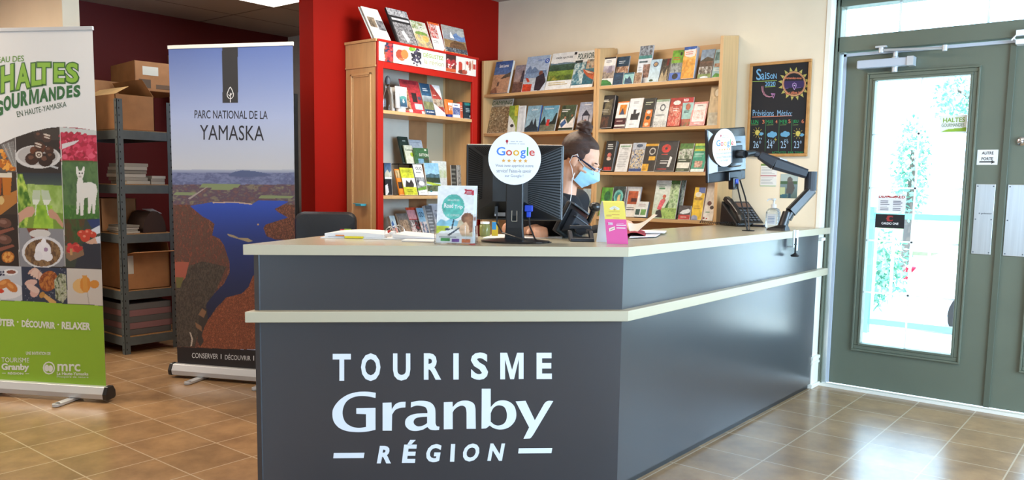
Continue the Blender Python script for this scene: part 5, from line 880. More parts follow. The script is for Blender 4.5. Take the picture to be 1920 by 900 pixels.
def cardbox(label, x0, x1, y0, y1, z, h, flaps='closed', m='cardboard', rot=0., group='cardboard boxes in the storage room', lab=None, name='cardboard_box', fl=1.):
    T = Matrix.Translation(((x0+x1)/2, (y0+y1)/2, z)) @ Matrix.Rotation(rot, 4, 'Z'); w, d = (x1-x0)/2, (y1-y0)/2; k = .004
    t = thing(name, label, 'box', ((x0+x1)/2, (y0+y1)/2, z), group); b = MB(T).use(m)
    z0 = .001
    for q in ((-w, w, -d, -d+k), (-w, w, d-k, d), (-w, -w+k, -d, d), (w-k, w, -d, d)): b.box(q[0], q[1], q[2], q[3], z0, h)
    b.box(-w, w, -d, d, z0, z0+k)
    if flaps == 'closed': b.box(-w, w, -d, -.001, h, h+k); b.box(-w, w, .001, d, h, h+k)
    b.build('carton', t)
    if flaps != 'closed':
        for sx, sy, an in flaps:
            L_ = (d if sy else min(d, w)*.95)*(fl if an > 40 else .8); b = MB(T).use('cardboard_light' if an < 0 else m); an = abs(an); c, s_ = math.cos(R_(an)), math.sin(R_(an))
            if sy: b.add([(-w, sy*d, h), (w, sy*d, h), (w, sy*(d+L_*c), h+L_*s_), (-w, sy*(d+L_*c), h+L_*s_), (-w, sy*(d-k), h), (w, sy*(d-k), h), (w, sy*(d-k+L_*c), h+L_*s_+k), (-w, sy*(d-k+L_*c), h+L_*s_+k)], [(0, 1, 2, 3), (7, 6, 5, 4), (0, 4, 5, 1), (3, 2, 6, 7), (0, 3, 7, 4), (1, 5, 6, 2)])
            else: b.add([(sx*w, -d, h), (sx*w, d, h), (sx*(w+L_*c), d, h+L_*s_), (sx*(w+L_*c), -d, h+L_*s_), (sx*(w-k), -d, h), (sx*(w-k), d, h), (sx*(w-k+L_*c), d, h+L_*s_+k), (sx*(w-k+L_*c), -d, h+L_*s_+k)], [(0, 1, 2, 3), (7, 6, 5, 4), (0, 4, 5, 1), (3, 2, 6, 7), (0, 3, 7, 4), (1, 5, 6, 2)])
            b.build('flap', t)
    if lab:
        b = MB(T).use('print', 'dcdcd4')
        for (a0, a1, c0, c1, col) in lab: b.use('print', col); b.box(w, w+.0012, a0*d, a1*d, h*c0, h*c1)
        b.build('address_label', t)
    return t
ye = onX(290, 246, RX1-.04)[1]; hb = onX(222, 176, RX1-.04)[2]-1.59
cardbox('large open cardboard box on the top shelf of the nearest rack', -6.2, RX1-.04, RY0+.01, ye, 1.59, hb, [(0, 1, 125), (0, -1, -150), (-1, 0, 80)])
cardbox('open cardboard box with a white label low in the nearest rack', -6.2, RX1-.035, RY0+.05, 3.09, .455, .26, [(1, 0, 8), (0, 1, 100), (0, -1, 95), (-1, 0, 85)], fl=.42, lab=[(-.95, -.7, .45, .95, 'c8c8c0')])
cardbox('brown cardboard box behind the post, middle shelf of the nearest rack', -6.45, -6.05, RY0+.02, 3.0, .86, .24)
# boxes on top of the rear rack
xf = -5.98
def bpos(px, py, X): return onX(px, py, X)
P = onX(262, 160, -5.97); hh = onX(262, 110, -5.97)[2]-1.9
cardbox('cardboard box with a white shipping label on top of the rear rack', -6.45, -5.97, P[1], P[1]+.38, 1.9, .21, rot=R_(-6), lab=[(-.7, -.1, .55, .85, 'd8d8cc'), (-.85, -.4, .1, .4, '5a4632'), (-.2, .8, .1, .25, '6a5038')])
cardbox('dark cardboard box at the left on top of the rear rack', -6.95, -6.5, 3.78, 4.3, 1.9, .42, rot=R_(8))
cardbox('open dark box leaning behind the labelled box on the rear rack', -6.98, -6.55, 4.33, 4.72, 1.9, .3, [(0, 1, 60), (0, -1, 70)]) if False else None
b = MB().use('cardboard'); b.box(-6.9, -6.35, 4.0, 4.35, 1.422, 1.66); b.build('cardboard_box', label='flat dark cardboard box on the upper shelf of the rear rack', cat='box', group='cardboard boxes in the storage room', bevel=.003)
def stack(name, cat, label, group, x0, x1, y0, y1, z, n, t, cols, jitter=.012):
    ORD = ['topmost', 'second from the top', 'third from the top', 'fourth from the top', 'fifth from the top', 'lowest']
    for k in range(n):
        lb = label % ('lowest' if k == 0 else ORD[n-1-k]); jx, jy = random.uniform(-jitter, jitter), random.uniform(-jitter, jitter); b = MB().use('print_matte', cols[k % len(cols)])
        b.box(x0+jx, x1+jx, y0+jy, y1+jy, z+.001+k*(t+.0008), z+.001+k*(t+.0008)+t); b.build(name, label=lb, cat=cat, group=group, bevel=.002)
wp = ['b4b0a8', 'a09c94', 'c4c0b8', '8c8880']
stack('paper_bundle', 'paper', 'bundle of pale brochures, %s of the taller stack in the nearest rack', 'bundles of brochures in the taller stack', -6.0, -5.76, 2.78, 2.95, 1.21, 6, .024, wp)
stack('paper_bundle', 'paper', 'bundle of pale brochures, %s of the low stack beside the taller stack', 'bundles of brochures in the lower stack', -6.0, -5.76, 2.975, 3.08, 1.21, 3, .02, wp, .004)
stack('paper_bundle', 'paper', 'flat pale magazine, %s of the thin stack on the rack middle shelf', 'magazines stacked on the middle shelf', -5.98, -5.76, 2.75, 2.87, .86, 4, .014, wp)
stack('folded_sheet', 'textile', 'folded slab, %s of the grey and pink pile in the nearest rack', 'slabs piled at the bottom of the rack', -6.40, -5.75, 2.745, 3.09, .125, 5, .045, ['5c5c5e', '8a6468', '5c5c5e', '8a6468', '66686a'], .004)
b = MB().use('print_matte', '5a2a2c')
rings = [[(-6.35+.55*i/9+.0, 2.76+.3*j/7, .125+5*.0458+.004+.028*abs(math.sin(i*1.7+j*2.3))) for j in range(8)] for i in range(10)]
vs = [p for r in rings for p in r]+[(p[0], p[1], .125+5*.0458+.002) for r in rings for p in r]; N_ = 80
fs = [(i*8+j, i*8+j+8, i*8+j+9, i*8+j+1) for i in range(9) for j in range(7)]; fs += [tuple(N_+q for q in f[::-1]) for f in fs]
b.add(vs, fs); b.build('plastic_bag', label='crumpled dark red plastic bag on top of the slab pile', cat='bag')
t = thing('storage_basket', 'dark rounded basket with papers on the middle shelf of the nearest rack', 'basket', (-5.9, 3.0, .86))
prof = [(2.995+.088*math.cos(a), .862+.155*math.sin(a)) for a in np.linspace(0, math.pi, 13)]
b = MB().use('print_matte', '3a2620'); b.loft([[(x, y, z) for y, z in prof] for x in (-6.02, -5.77)]); b.build('bin', t)
b = MB().use('print_matte', 'b8bcc8'); b.add([(-5.80, 2.98, 1.018), (-5.79, 3.06, 1.0), (-5.90, 3.05, 1.03), (-5.92, 2.98, 1.03), (-5.80, 2.98, 1.014), (-5.79, 3.06, .996), (-5.90, 3.05, 1.026), (-5.92, 2.98, 1.026)], [(0, 1, 2, 3), (7, 6, 5, 4), (0, 4, 5, 1), (1, 5, 6, 2), (2, 6, 7, 3), (3, 7, 4, 0)]); b.build('paper', t)
b = MB().use('print_matte', '8a5a56'); b.prism([(-6.46, 2.745), (-6.22, 2.745), (-6.22, 2.9), (-6.46, 2.9)], .456, .64); b.build('storage_bin', label='translucent dusty pink plastic bin left of the open box in the nearest rack', cat='bin', bevel=.012)
stack('paper_bundle', 'paper', 'bundle of pale papers, %s of three on the rear rack', 'paper bundles on the rear rack', -6.3, -5.99, 4.0, 4.2, 1.42, 3, .03, wp)
for x0, x1, z, h, m_, lb in ((-5.35, -4.9, 1.75, .36, '7a5c40', 'brown box on the top of the rack behind the red wall'), (-5.4, -4.92, 1.35, .2, '3c3836', 'dark box on the second shelf of the rack behind the red wall'), (-5.4, -4.92, .95, .22, '8a7458', 'tan box on the third shelf of the rack behind the red wall')):
    MB().use('print_matte', m_).box(x0, x1, 4.66, 5.0, z+.001, z+h).build('cardboard_box', label=lb, cat='box', group='cardboard boxes in the storage room', bevel=.004)
# fluorescent panel in the storage-room ceiling
t = thing('ceiling_light', 'white fluorescent ceiling panel lit above the lake banner', 'ceiling light', (-5.655, 3.57, ZC-.012))
MB().use('lamp_face').box(-5.94, -5.37, 2.98, 4.165, ZC-.008, ZC-.003).build('diffuser', t)
b = MB().use('white_paint')
for q in ((-5.95, -5.94, 2.97, 4.175), (-5.37, -5.36, 2.97, 4.175), (-5.94, -5.37, 2.97, 2.98), (-5.94, -5.37, 4.165, 4.175)): b.box(*q, ZC-.012, ZC-.001)
b.build('frame', t)

# ================================================================== WALL ITEMS by the door
def wall_item(P_, Q_): a = onY(*P_, YW-.012); c = onY(*Q_, YW-.012); return a[0], c[0], c[2], a[2]
x0, x1, z0, z1 = wall_item((1407, 120), (1512, 293)); z1 = onY(1521, 110, YW-.012)[2]; x1 = onY(1519, 180, YW-.012)[0]
cbd = thing('chalkboard', 'framed chalkboard with a sun drawing and a four-day weather forecast on the wall', 'chalkboard', ((x0+x1)/2, YW-.01, z0))
b = MB().use('wood_frame'); f_ = .018
for q in ((x0, x1, z0, z0+f_), (x0, x1, z1-f_, z1), (x0, x0+f_, z0+f_, z1-f_), (x1-f_, x1, z0+f_, z1-f_)): b.box(q[0], q[1], YW-.02, YW-.001, q[2], q[3])
b.build('frame', cbd, bevel=.003)
b = MB().use('slate').box(x0+f_, x1-f_, YW-.012, YW-.002, z0+f_, z1-f_); b.use('chalk')
Yc = YW-.0125
def cq(zx_, zy): return onY(1390+zx_/4.287, 90+zy/4.287, Yc)
def cl(pts, c, w=5):
    b.use('chalk', c)
    for (xa, ya), (xb, yb) in zip(pts[:-1], pts[1:]):
        d = math.hypot(xb-xa, yb-ya)+1e-6; nx, ny = -(yb-ya)/d*w/2, (xb-xa)/d*w/2; ex, ey = (xb-xa)/d*w*.3, (yb-ya)/d*w*.3
        q = [cq(*p) for p in ((xa-nx-ex, ya-ny-ey), (xa+nx-ex, ya+ny-ey), (xb+nx+ex, yb+ny+ey), (xb-nx+ex, yb-ny+ey))]; b.add([tuple(v-np.array([0, .0003*random.random(), 0])) for v in q], [(0, 1, 2, 3)])
def ct_(tx, x0, y0, x1, y1, c, s=0, bold=0.): b.text(tx, cq(x0, y1), cq(x1, y1+s), cq(x0, y0), cq(x1, y0+s), c, bold)
b.use('chalk')
for tx, a, y0, c, y1 in (('S', 120, 168, 160, 258), ('a', 160, 205, 185, 255), ('i', 190, 195, 200, 250), ('S', 204, 200, 228, 250), ('o', 232, 212, 256, 248), ('N', 258, 205, 284, 248)): ct_(tx, a, y0, c, y1, '7ab4e0', 0, .01)
cl([(88, 270), (285, 262)], '9ab85a', 4); ct_('2020', 190, 272, 274, 308, '7ab4e0', -3, .01); cl([(192, 314), (272, 309)], '9ab85a', 4)
arc = [(165, 310), (168, 345), (180, 372), (200, 388), (225, 394), (250, 388)]; cl(arc, 'b88090', 7); cl([(a_+9, b_-3) for a_, b_ in arc[:-1]], 'b88090', 4); cl([(240, 365), (270, 368), (258, 402), (240, 365)], 'a878a8', 5); cl([(248, 372), (262, 376)], 'a878a8', 8)
cx_, cy_ = 424, 288
for w_, c_, r_ in ((8, 'd0a070', 96), (4, 'c88868', 88)): cl([(cx_+r_*.95*math.cos(a), cy_+r_*math.sin(a)) for a in np.linspace(0, 2*math.pi, 33)], c_, w_)
for k in range(16):
    a = k*math.pi/8+.15; p_ = lambda r, da: (cx_+r*.95*math.cos(a+da), cy_+r*math.sin(a+da)); b.use('chalk', 'b8b060'); b.add([cq(*p_(104, -.13)), cq(*p_(104, .13)), cq(*p_(136, 0))][::-1], [(0, 1, 2)])
b.use('chalk', '3a2c5a'); b.add([cq(x, y) for x, y in ((338, 322), (510, 318), (510, 262), (338, 266))], [(0, 1, 2, 3)])
Yc -= .0006
ct_('Demandez-nous', 350, 232, 484, 250, 'd88060', 0, .02); ct_('des idées ici', 355, 350, 480, 374, 'd88060', -6, .02)
pin = [(426, 335), (412, 305), (414, 288), (427, 281), (440, 288), (441, 305), (426, 335)]; cl(pin, 'b898d0', 5); cl([(424, 300), (430, 302)], 'd8d8e8', 7); cl([(350, 326), (378, 322)], '8a70b0', 3); cl([(440, 322), (478, 318)], '8a70b0', 3)
ct_('Prévisions  Météo:', 92, 497, 408, 545, '8ab8e0', 4, .0); cl([(88, 555), (402, 545)], 'd88a70', 5)
for tx, a, y0, c, y1, co in (('LUN', 80, 578, 136, 612, '2a9a5c'), ('3', 168, 578, 186, 608, 'd88060'), ('MAR', 202, 578, 258, 610, '2a9a5c'), ('4', 274, 578, 290, 606, 'd88060'), ('MER', 310, 578, 370, 610, '2a9a5c'), ('5', 378, 574, 396, 604, 'd88060'), ('JEU', 414, 578, 458, 608, '2a9a5c'), ('6', 484, 572, 504, 604, 'd88060')): ct_(tx, a, y0, c, y1, co, 0, .01)
for x in (193, 302, 404): cl([(x+3, 575), (x-3, 830)], '4a8a5a', 2.5)
for xa, xb in ((80, 135), (202, 256), (310, 360), (414, 456)): cl([(xa, 619), (xb, 617)], '8ab060', 3)
for xs, ys in ((130, 680), (456, 688)):
    for k in range(10): a = k*math.pi/5; cl([(xs+26*math.cos(a), ys+28*math.sin(a)), (xs+40*math.cos(a), ys+44*math.sin(a))], 'b8a850', 3)
    b.use('chalk', 'd0c060'); b.add([cq(xs+20*math.cos(a), ys+22*math.sin(a)) for a in np.linspace(0, -2*math.pi, 16)[:-1]], [tuple(range(15))])
def cloud(x, y, s):
    global Yc
    Yo = Yc
    for dx, dy, r in ((-22, 4, 18), (0, -6, 20), (22, -2, 18), (8, 8, 18), (-8, 8, 16)): b.use('chalk', '6aa8d0'); b.add([cq(x+dx*s+r*s*math.cos(a), y+dy*s+r*s*math.sin(a)) for a in np.linspace(0, -2*math.pi, 13)[:-1]], [tuple(range(12))]); Yc -= .00015
    Yc = Yo
cloud(158, 690, .52); cloud(247, 695, 1.); cloud(352, 692, .95); cloud(486, 698, .48)
for x, y in ((150, 722), (163, 724), (220, 735), (240, 738), (352, 735), (368, 733)): cl([(x, y), (x-3, y+10)], '9ac4e0', 5)
cl([(276, 722), (268, 736), (282, 734), (274, 748)], 'd8c850', 3)
for tx, x in (('26°', 95), ('24°', 205), ('25°', 316), ('23°', 422)): ct_(tx, x, 745, x+62, 806, 'a8c8e8', 0, .0)
ct_('ACTIVITÉS  PAR TEMPS', 245, 826, 500, 848, '2a9a5c', 2, .0)
b.build('slate', cbd, label='black slate with chalk writing')
def wall_sheet(name, P_, Q_, bg, spec, label, cat, w=30, h=40): return flat_on_Y(name, P_, Q_, YW-.0016, spec, label, cat, w, h, bg)
wall_sheet('wall_notice', (1427, 307), (1455, 350), 'f2f2ee', 'r,0,0,.45,.1,7a9a50;l,.06,.16,.9,.48,5,b8bcc0;r,.0,.5,1,.56,c07880;l,.06,.6,.9,.92,5,b8bcc0;r,0,.95,1,1,8aba50', 'white printed notice with green edges taped to the wall under the chalkboard', 'notice')
wall_sheet('wall_photo', (1464, 326), (1494, 372), 'a8b0a0', 'g,9cb4c4,5c7068;r,0,0,1,.3,b8c8c4;r,0,.3,1,.42,4a6a4a;e,.55,.25,.16,.13,6a6460;p,5c5a58,.35,.8,.42,.35,.75,.32,.85,.6,.7,.85;r,.0,.55,.3,.85,c8d0a0;e,.25,.9,.2,.08,3a6a7a;r,.5,.8,.65,1,2a4a5a', 'small photo of a person in a grey coat on the wall behind the screen arm', 'photo')

# ================================================================== OFFICE CHAIR behind the desk
Pc = atD(612, 420, 4.75); tz = atD(612, 397, 4.75)[2]; UR = RT[0].copy(); UR[2] = 0; UR /= np.linalg.norm(UR); FW = np.array([-UR[1], UR[0], 0])
ch = thing('office_chair', 'black leather office chair behind the left end of the desk', 'chair', (Pc[0]+FW[0]*.0, Pc[1]+FW[1]*.0, 0))
T = frame((Pc[0], Pc[1], 0), UR*math.cos(.15)+FW*math.sin(.15), (0, 0, 1))
def rrect(w, h, r, cx=0, cy=0, n=5):
    o = []
    for k, (sx, sy) in enumerate(((1, 1), (-1, 1), (-1, -1), (1, -1))):
        for i in range(n): a = math.pi/2*(k+i/(n-1)); o.append((cx+sx*(w-r)+r*math.cos(a), cy+sy*(h-r)+r*math.sin(a)))
    return o
hb_ = .27; w_ = .175
def rr3(s, z, h=hb_, w=w_): return [(x*s, y*s+tz-h, z+.02*(x/w)**2) for x, y in rrect(w, h, .05)]
b = MB(T).use('black_leather'); b.loft([rr3(.93, -.035), rr3(1, -.02), rr3(1, .02), rr3(.95, .04), rr3(.6, .048)]); b.build('backrest', ch, smooth=True)
T3 = T @ Matrix.Translation((0, .49, .27)) @ Matrix.Rotation(R_(-90), 4, 'X')
def sq(s, z, w=.24, h=.23, r=.08): return [(x*s, y*s, z) for x, y in rrect(w, h, r)]
b = MB(T3).use('black_leather'); b.loft([sq(.94, -.04), sq(1, -.02), sq(1, .02), sq(.93, .04)]); b.build('seat', ch, smooth=True)
b = MB(T).use('black_plastic'); b.tube([(0, .44, .3), (0, .50, .0), (0, .62, -.05), (0, .8, -.045)], .018); b.build('back_bracket', ch)
b = MB(T).use('chrome'); b.tube([(0, .1, .27), (0, .46, .27)], .022); b.build('gas_lift', ch)
b = MB(T).use('black_plastic')
for k in range(5): a = k*2*math.pi/5; b.tube([(0, .11, .27), (.27*math.cos(a), .075, .27+.27*math.sin(a))], [.022, .014])
st = b.build('base', ch)
for k in range(5): a = k*2*math.pi/5; MB(T).use('black_plastic').ball((.27*math.cos(a), .03, .27+.27*math.sin(a)), (.028, .029, .028), 8).build('castor', ch, smooth=True)
#==PART5==
# ================================================================== ON THE DESK
ZD = ZCt+.001
def dk(px, py, z=ZCt): return onZ(px, py, z)
def shaded(b_, *a, **k): return b_.build(*a, smooth=True, **k)
VR = RT[0].copy(); VR[2] = 0; VR /= np.linalg.norm(VR); VF = np.array([-VR[1], VR[0], 0.])        # right and forward as seen by the visitor
UP = np.array([0, 0, 1.])
def disc_sign(parent, C_, U, V, N, r, full=True):
    """round white card with the review request"""
    b = MB().use('print', 'fbfbfd'); n = 48; C_, U, V, N = (np.array(q, float) for q in (C_, U, V, N))
    f = [C_+U*r*math.cos(a)+V*r*math.sin(a) for a in np.linspace(0, 2*math.pi, n+1)[:-1]]; k = [p-N*.0015 for p in f]
    b.add(f+k, [tuple(range(n)), tuple(range(n, 2*n))[::-1]]+[(i, n+i, n+(i+1) % n, (i+1) % n) for i in range(n)])
    P = lambda x, y: C_+U*r*x+V*r*y+N*.0006
    def T_(tx, x0, y0, x1, y1, c, bold=.01): b.text(tx, P(x0, y0), P(x1, y0), P(x0, y1), P(x1, y1), c, bold)
    # letter boxes: G o o g l e
    for ch, x0, x1, y0, y1, c in (('G', -.69, -.36, .10, .42, '4a86e8'), ('o', -.33, -.10, .10, .31, 'dd4b39'), ('o', -.06, .17, .10, .31, 'f4b400'), ('g', .21, .42, .0, .31, '4a86e8'), ('l', .46, .51, .10, .43, '34a853'), ('e', .55, .76, .10, .31, 'dd4b39')): T_(ch, x0, y0, x1, y1, c, .012)
    b.use('print', 'c0c0c8')
    for x0_, x1_, y_ in ((-.16, .0, .63), (.04, .12, .635), (.16, .28, .63), (-.22, .06, .55), (.10, .16, .55), (.2, .38, .545)): b.add([P(x0_, y_-.014), P(x1_, y_-.014), P(x1_, y_+.014), P(x0_, y_+.014)], [(0, 1, 2, 3)])
    b.use('print', 'c03040'); b.add([P(-.30+.05*math.cos(a), .64+.06*math.sin(a)) for a in np.linspace(0, 2*math.pi, 11)[:-1]], [tuple(range(10))]); b.add([P(-.33, .62), P(-.30, .5), P(-.27, .62)], [(0, 1, 2)])
    for k in range(5):
        x = -.42+k*.21; pts = []
        for j in range(10): rr_ = .085 if j % 2 == 0 else .036; a = math.pi/2+j*math.pi/5; pts.append(P(x+rr_*math.cos(a), -.09+rr_*math.sin(a)))
        b.use('print', 'f0b050'); b.add([P(x, -.09)]+pts, [(0, 1+j, 1+(j+1) % 10) for j in range(10)])
    T_('Vous avez apprécié notre', -.72, -.36, .72, -.22, '9a9aa2', .0); T_('service? Faites-le savoir', -.68, -.54, .64, -.40, '9a9aa2', .0); T_('sur Google !', -.36, -.74, .34, -.60, '9a9aa2', .0)
    return b.build('review_card', parent, label='round white card asking for a review')
# ---- left monitor, seen from behind
dM = onZ(958, 454, ZCt); D_M = float(np.dot(RT[2], dM-C0))
def scr(px, py, d=0.): return atD(px, py, D_M+d)
c00, c10, c01, c11 = scr(878, 410), scr(1052, 418), scr(872, 269), scr(1055, 272)
Wm, Hm = np.linalg.norm(c11-c01), np.linalg.norm(c01-c00); Cm = (c00+c10+c01+c11)/4
Um = VR*math.cos(.10)+VF*math.sin(.10)*-1; Um /= np.linalg.norm(Um); Vm = UP; Nm = np.cross(Um, Vm)   # back faces the visitor
if np.dot(Nm, VF) > 0: Nm = -Nm
TM = frame(Cm, Um, Vm)  # z axis = towards visitor
if (TM.to_3x3() @ Vector((0, 0, 1))).dot(Vector(VF)) > 0: pass
mon = thing('computer_monitor', 'black monitor seen from behind with a round review card on it, standing on the desk', 'monitor', (Cm[0], Cm[1], ZD), 'computer monitors')
w2, h2 = Wm/2, Hm/2
b = MB(TM).use('black_plastic'); b.box(-w2, w2, -h2, h2, -.022, 0); shell = b.build('bezel', mon, bevel=.005)
MB(TM).use('black_gloss').box(-w2+.015, w2-.015, -h2+.02, h2-.015, -.0232, -.0222).build('screen', mon)
ix0, ix1, iy0, iy1 = -w2*.52, w2*.26+.045, -h2*.50, h2*.50; zb_ = .042
ix0, ix1 = -w2*.42, w2*.22
def fr_ring(x0, x1, y0, y1, z): return [(x0, y0, z), (x1, y0, z), (x1, y1, z), (x0, y1, z)]
b = MB(TM).use('black_plastic'); b.loft([fr_ring(-w2+.006, w2-.006, -h2+.006, h2-.006, 0), fr_ring(ix0, ix1, iy0, iy1, zb_)]); b.build('back_cover', mon, bevel=.003)
b = MB(TM).use('dark_hole'); c = MB(TM).use('dark_plastic')
def slope(pa, pb, qa, qb, n, f0=.12, f1=.88, half=.0018, a0=.1, a1=.86):
    """n louvre slots on the sloped quad whose outer edge is pa-pb and inner edge qa-qb"""
    pa, pb, qa, qb = (np.array(v, float) for v in (pa, pb, qa, qb)); nrm = np.cross(pb-pa, qa-pa); nrm /= np.linalg.norm(nrm)
    if nrm[2] < 0: nrm = -nrm
    for k in range(n):
        f = f0+(f1-f0)*k/(n-1); o = pa+(pb-pa)*f; i = qa+(qb-qa)*f; s_ = o+(i-o)*a0; e_ = o+(i-o)*a1; d = (pb-pa)/np.linalg.norm(pb-pa)*half
        q = [s_-d+nrm*.0008, s_+d+nrm*.0008, e_+d+nrm*.0008, e_-d+nrm*.0008]; v = [tuple(x) for x in q]
        A_, B_, C_ = (Vector(x) for x in v[:3]); b.add(v, [(0, 1, 2, 3) if (B_-A_).cross(C_-A_).dot(Vector(nrm)) > 0 else (3, 2, 1, 0)])
slope((w2, -h2, 0), (w2, h2, 0), (ix1, iy0, zb_), (ix1, iy1, zb_), 24, .03, .97, .0027, .06, .9)
slope((-w2, -h2, 0), (-w2, h2, 0), (ix0, iy0, zb_), (ix0, iy1, zb_), 24, .2, .97, .0025, .10, .62)
slope((-w2, h2, 0), (w2, h2, 0), (ix0, iy1, zb_), (ix1, iy1, zb_), 34, .05, .95, .0016, .15, .6)
b.build('vent_slots', mon)
b = MB(TM).use('print', 'c8ccd4'); zl = zb_+.0006
def onmon(px, py): v = TM.inverted() @ Vector(onP(px, py, Cm+(-VF)*zb_, VF)); return v.x, v.y
xa, ya = onmon(926, 405); b.box(xa, xa+.045, ya-.001, ya+.014, zb_-.018, zb_-.012)
P = TM @ Vector((0, 0, 0))
b.build('rating_label', mon)
sx, sy = onmon(965, 430); sw = .036
b = MB(TM).use('black_plastic'); zf_ = ZD-Cm[2]
b.loft([fr_ring(sx-sw*1.1, sx+sw*1.1, zf_+.012, zf_+.013, .0)] and [[(sx-sw*1.15, zf_+.008, .02), (sx+sw*1.15, zf_+.008, .02), (sx+sw*1.15, zf_+.008, .055), (sx-sw*1.15, zf_+.008, .055)], [(sx-sw, zf_+.06, .025), (sx+sw, zf_+.06, .025), (sx+sw, zf_+.06, .062), (sx-sw, zf_+.06, .062)], [(sx-sw, .02, .02), (sx+sw, .02, .02), (sx+sw, .02, .075), (sx-sw, .02, .075)]])
b.build('stand_neck', mon, bevel=.005)
b = MB(TM).use('chrome'); xh, yh = onmon(965.5, 404)
for q in ((xh-.012, xh-.009, yh-.024, yh+.024), (xh+.009, xh+.012, yh-.024, yh+.024), (xh-.012, xh+.012, yh+.021, yh+.024), (xh-.012, xh+.012, yh-.024, yh-.021)): b.box(q[0], q[1], q[2], q[3], .0625, .0665)
b.use('dark_hole').box(xh-.009, xh+.009, yh-.021, yh+.021, .062, .0652); b.build('cable_port', mon)
b = MB(TM).use('black_plastic')
for s_, z0_ in ((1, 0), ): b.loft([[(sx+.145*math.cos(a)*k_, zf_+zz, .02+.105*math.sin(a)*k_) for a in np.linspace(0, 2*math.pi, 33)[:-1]] for zz, k_ in ((0, .98), (.006, 1), (.014, .55), (.016, .3))])
b.build('stand_base', mon, smooth=True)
bx_, by_ = onmon(992, 392); zp = zb_*.7
b = MB(TM).use('blue_plug'); b.box(bx_-.018, bx_+.016, by_-.01, by_+.016, zb_-.016, zb_+.012); b.box(bx_-.010, bx_+.008, by_-.034, by_-.010, zb_-.008, zb_+.008); b.build('video_plug', mon, bevel=.003)
gx, gy = onmon(1018, 452)
b = MB(TM).use('black_plastic'); gb = zf_
b.tube([(bx_, by_-.03, zb_), (bx_+.006, by_-.07, .06), (bx_+.03, by_-.12, .085), (gx-.01, gb+.006, .12)], .0035); 
ax_, ay_ = onmon(931, 392); b.tube([(ax_, ay_, zb_), (ax_+.004, ay_-.06, .06), (ax_+.03, ay_-.095, .09), (ax_+.09, gb+.03, .15), (gx-.02, gb+.008, .16), (gx, gb+.005, .13)], .0035); b.box(ax_-.006, ax_+.006, ay_-.02, ay_+.012, zb_, zb_+.02)
b.build('cable', mon)
dc = onP(965, 297, Cm+(-VF)*.08, VF); r_ = .107; Ud = VR; 
disc_sign(mon, dc-VF*.004, Ud, UP, -VF, r_)
b = MB().use('black_plastic'); q = dc+VF*.001; b.tube([tuple(q), tuple(q+VF*.035)], .012); b.build('card_mount', mon)
# grommet where the cables end
b = MB().use('dark_hole'); g_ = dk(1019, 455); b.lathe([(.001, 0), (.034, 0), (.034, .003), (.001, .004)], (g_[0], g_[1], ZD)); b.build('cable_cover', label='flat black round cable cover on the desk behind the monitor base', cat='cable cover')

# ---- brochure holder with Road Trip brochures
hL, hR = dk(814, 458), dk(892, 460); Uh = (hR-hL); Wh = np.linalg.norm(Uh); Uh /= Wh; Nh = np.array([Uh[1], -Uh[0], 0]); Bh = -Nh
hz_ = .0
hold = thing('brochure_holder', 'clear acrylic brochure holder at the front edge of the desk', 'brochure holder', tuple((hL+hR)/2-Nh*.03)[:2]+(ZD,))
T = frame((hL[0], hL[1], ZD), Uh, (0, 0, 1))   # x right, y up, z towards visitor
b = MB(T).use('acrylic'); hw = Wh; dd = .045
b.box(0, hw, 0, .003, -dd, 0); b.box(0, hw, .003, .045, -.003, 0); b.box(0, .003, .003, .075, -dd, -.003); b.box(hw-.003, hw, .003, .075, -dd, -.003)
b.box(hw*.74, hw*.76, .003, .075, -.004, -.0005); b.build('pocket', hold, bevel=.0006)
T2_ = T @ Matrix.Translation((0, .003, -dd)) @ Matrix.Rotation(R_(-8), 4, 'X'); MB(T2_).use('acrylic').box(.006, hw-.006, 0, .2, -.003, 0).build('back_plate', hold)
rt = 'r,0,0,1,1,f6f8f8;G,0,.60,1,.86,dcecf0,e8dcc8;p,8cc4d8,0,.66,.12,.58,.25,.62,.4,.56,.6,.62,.6,.7,0,.72;p,c8d444,0,.7,.35,.7,.3,.84,0,.84;p,d8c8a8,.6,.6,1,.5,1,.88,.5,.88;e,.84,.56,.17,.10,8a5a40;p,9a6a4c,.72,.54,1,.52,1,.8,.88,.82,.8,.68;p,e4bc98,.6,.72,.8,.62,.88,.7,.92,.86,.55,.86;p,f4f4f2,.1,.8,.6,.76,.7,.88,0,.88;p,2c343c,.46,.54,.5,.54,.44,.76,.4,.76;e,.3,.76,.08,.02,4a5a68;p,4a5460,.3,.86,.62,.72,.64,.74,.36,.88;e,.44,.36,.31,.225,5cbcae;e,.44,.36,.285,.205,6cc6b8;e,.44,.36,.27,.195,5cbcae;p,c83048,.72,.04,1,.06,1,.15,.72,.13,.75,.085;l,.78,.075,.96,.125,2,f0d0d4;t,Road,.19,.30,.44,.38,ffffff;t,Trip,.47,.325,.70,.41,ffffff;t,SPÉCIAL ÉTÉ 2020,.28,.22,.6,.26,dff0ec;t,AVEC GOURMANDISE,.26,.49,.62,.53,dff0ec;r,.34,.44,.54,.448,ffffff;r,0,.88,1,1,f8fafa;r,.12,.92,.38,.97,48ac58;r,.44,.93,.64,.98,7a48a0;r,.7,.93,.94,.99,f07c40;l,.08,.895,.6,.91,1,4a5a60'
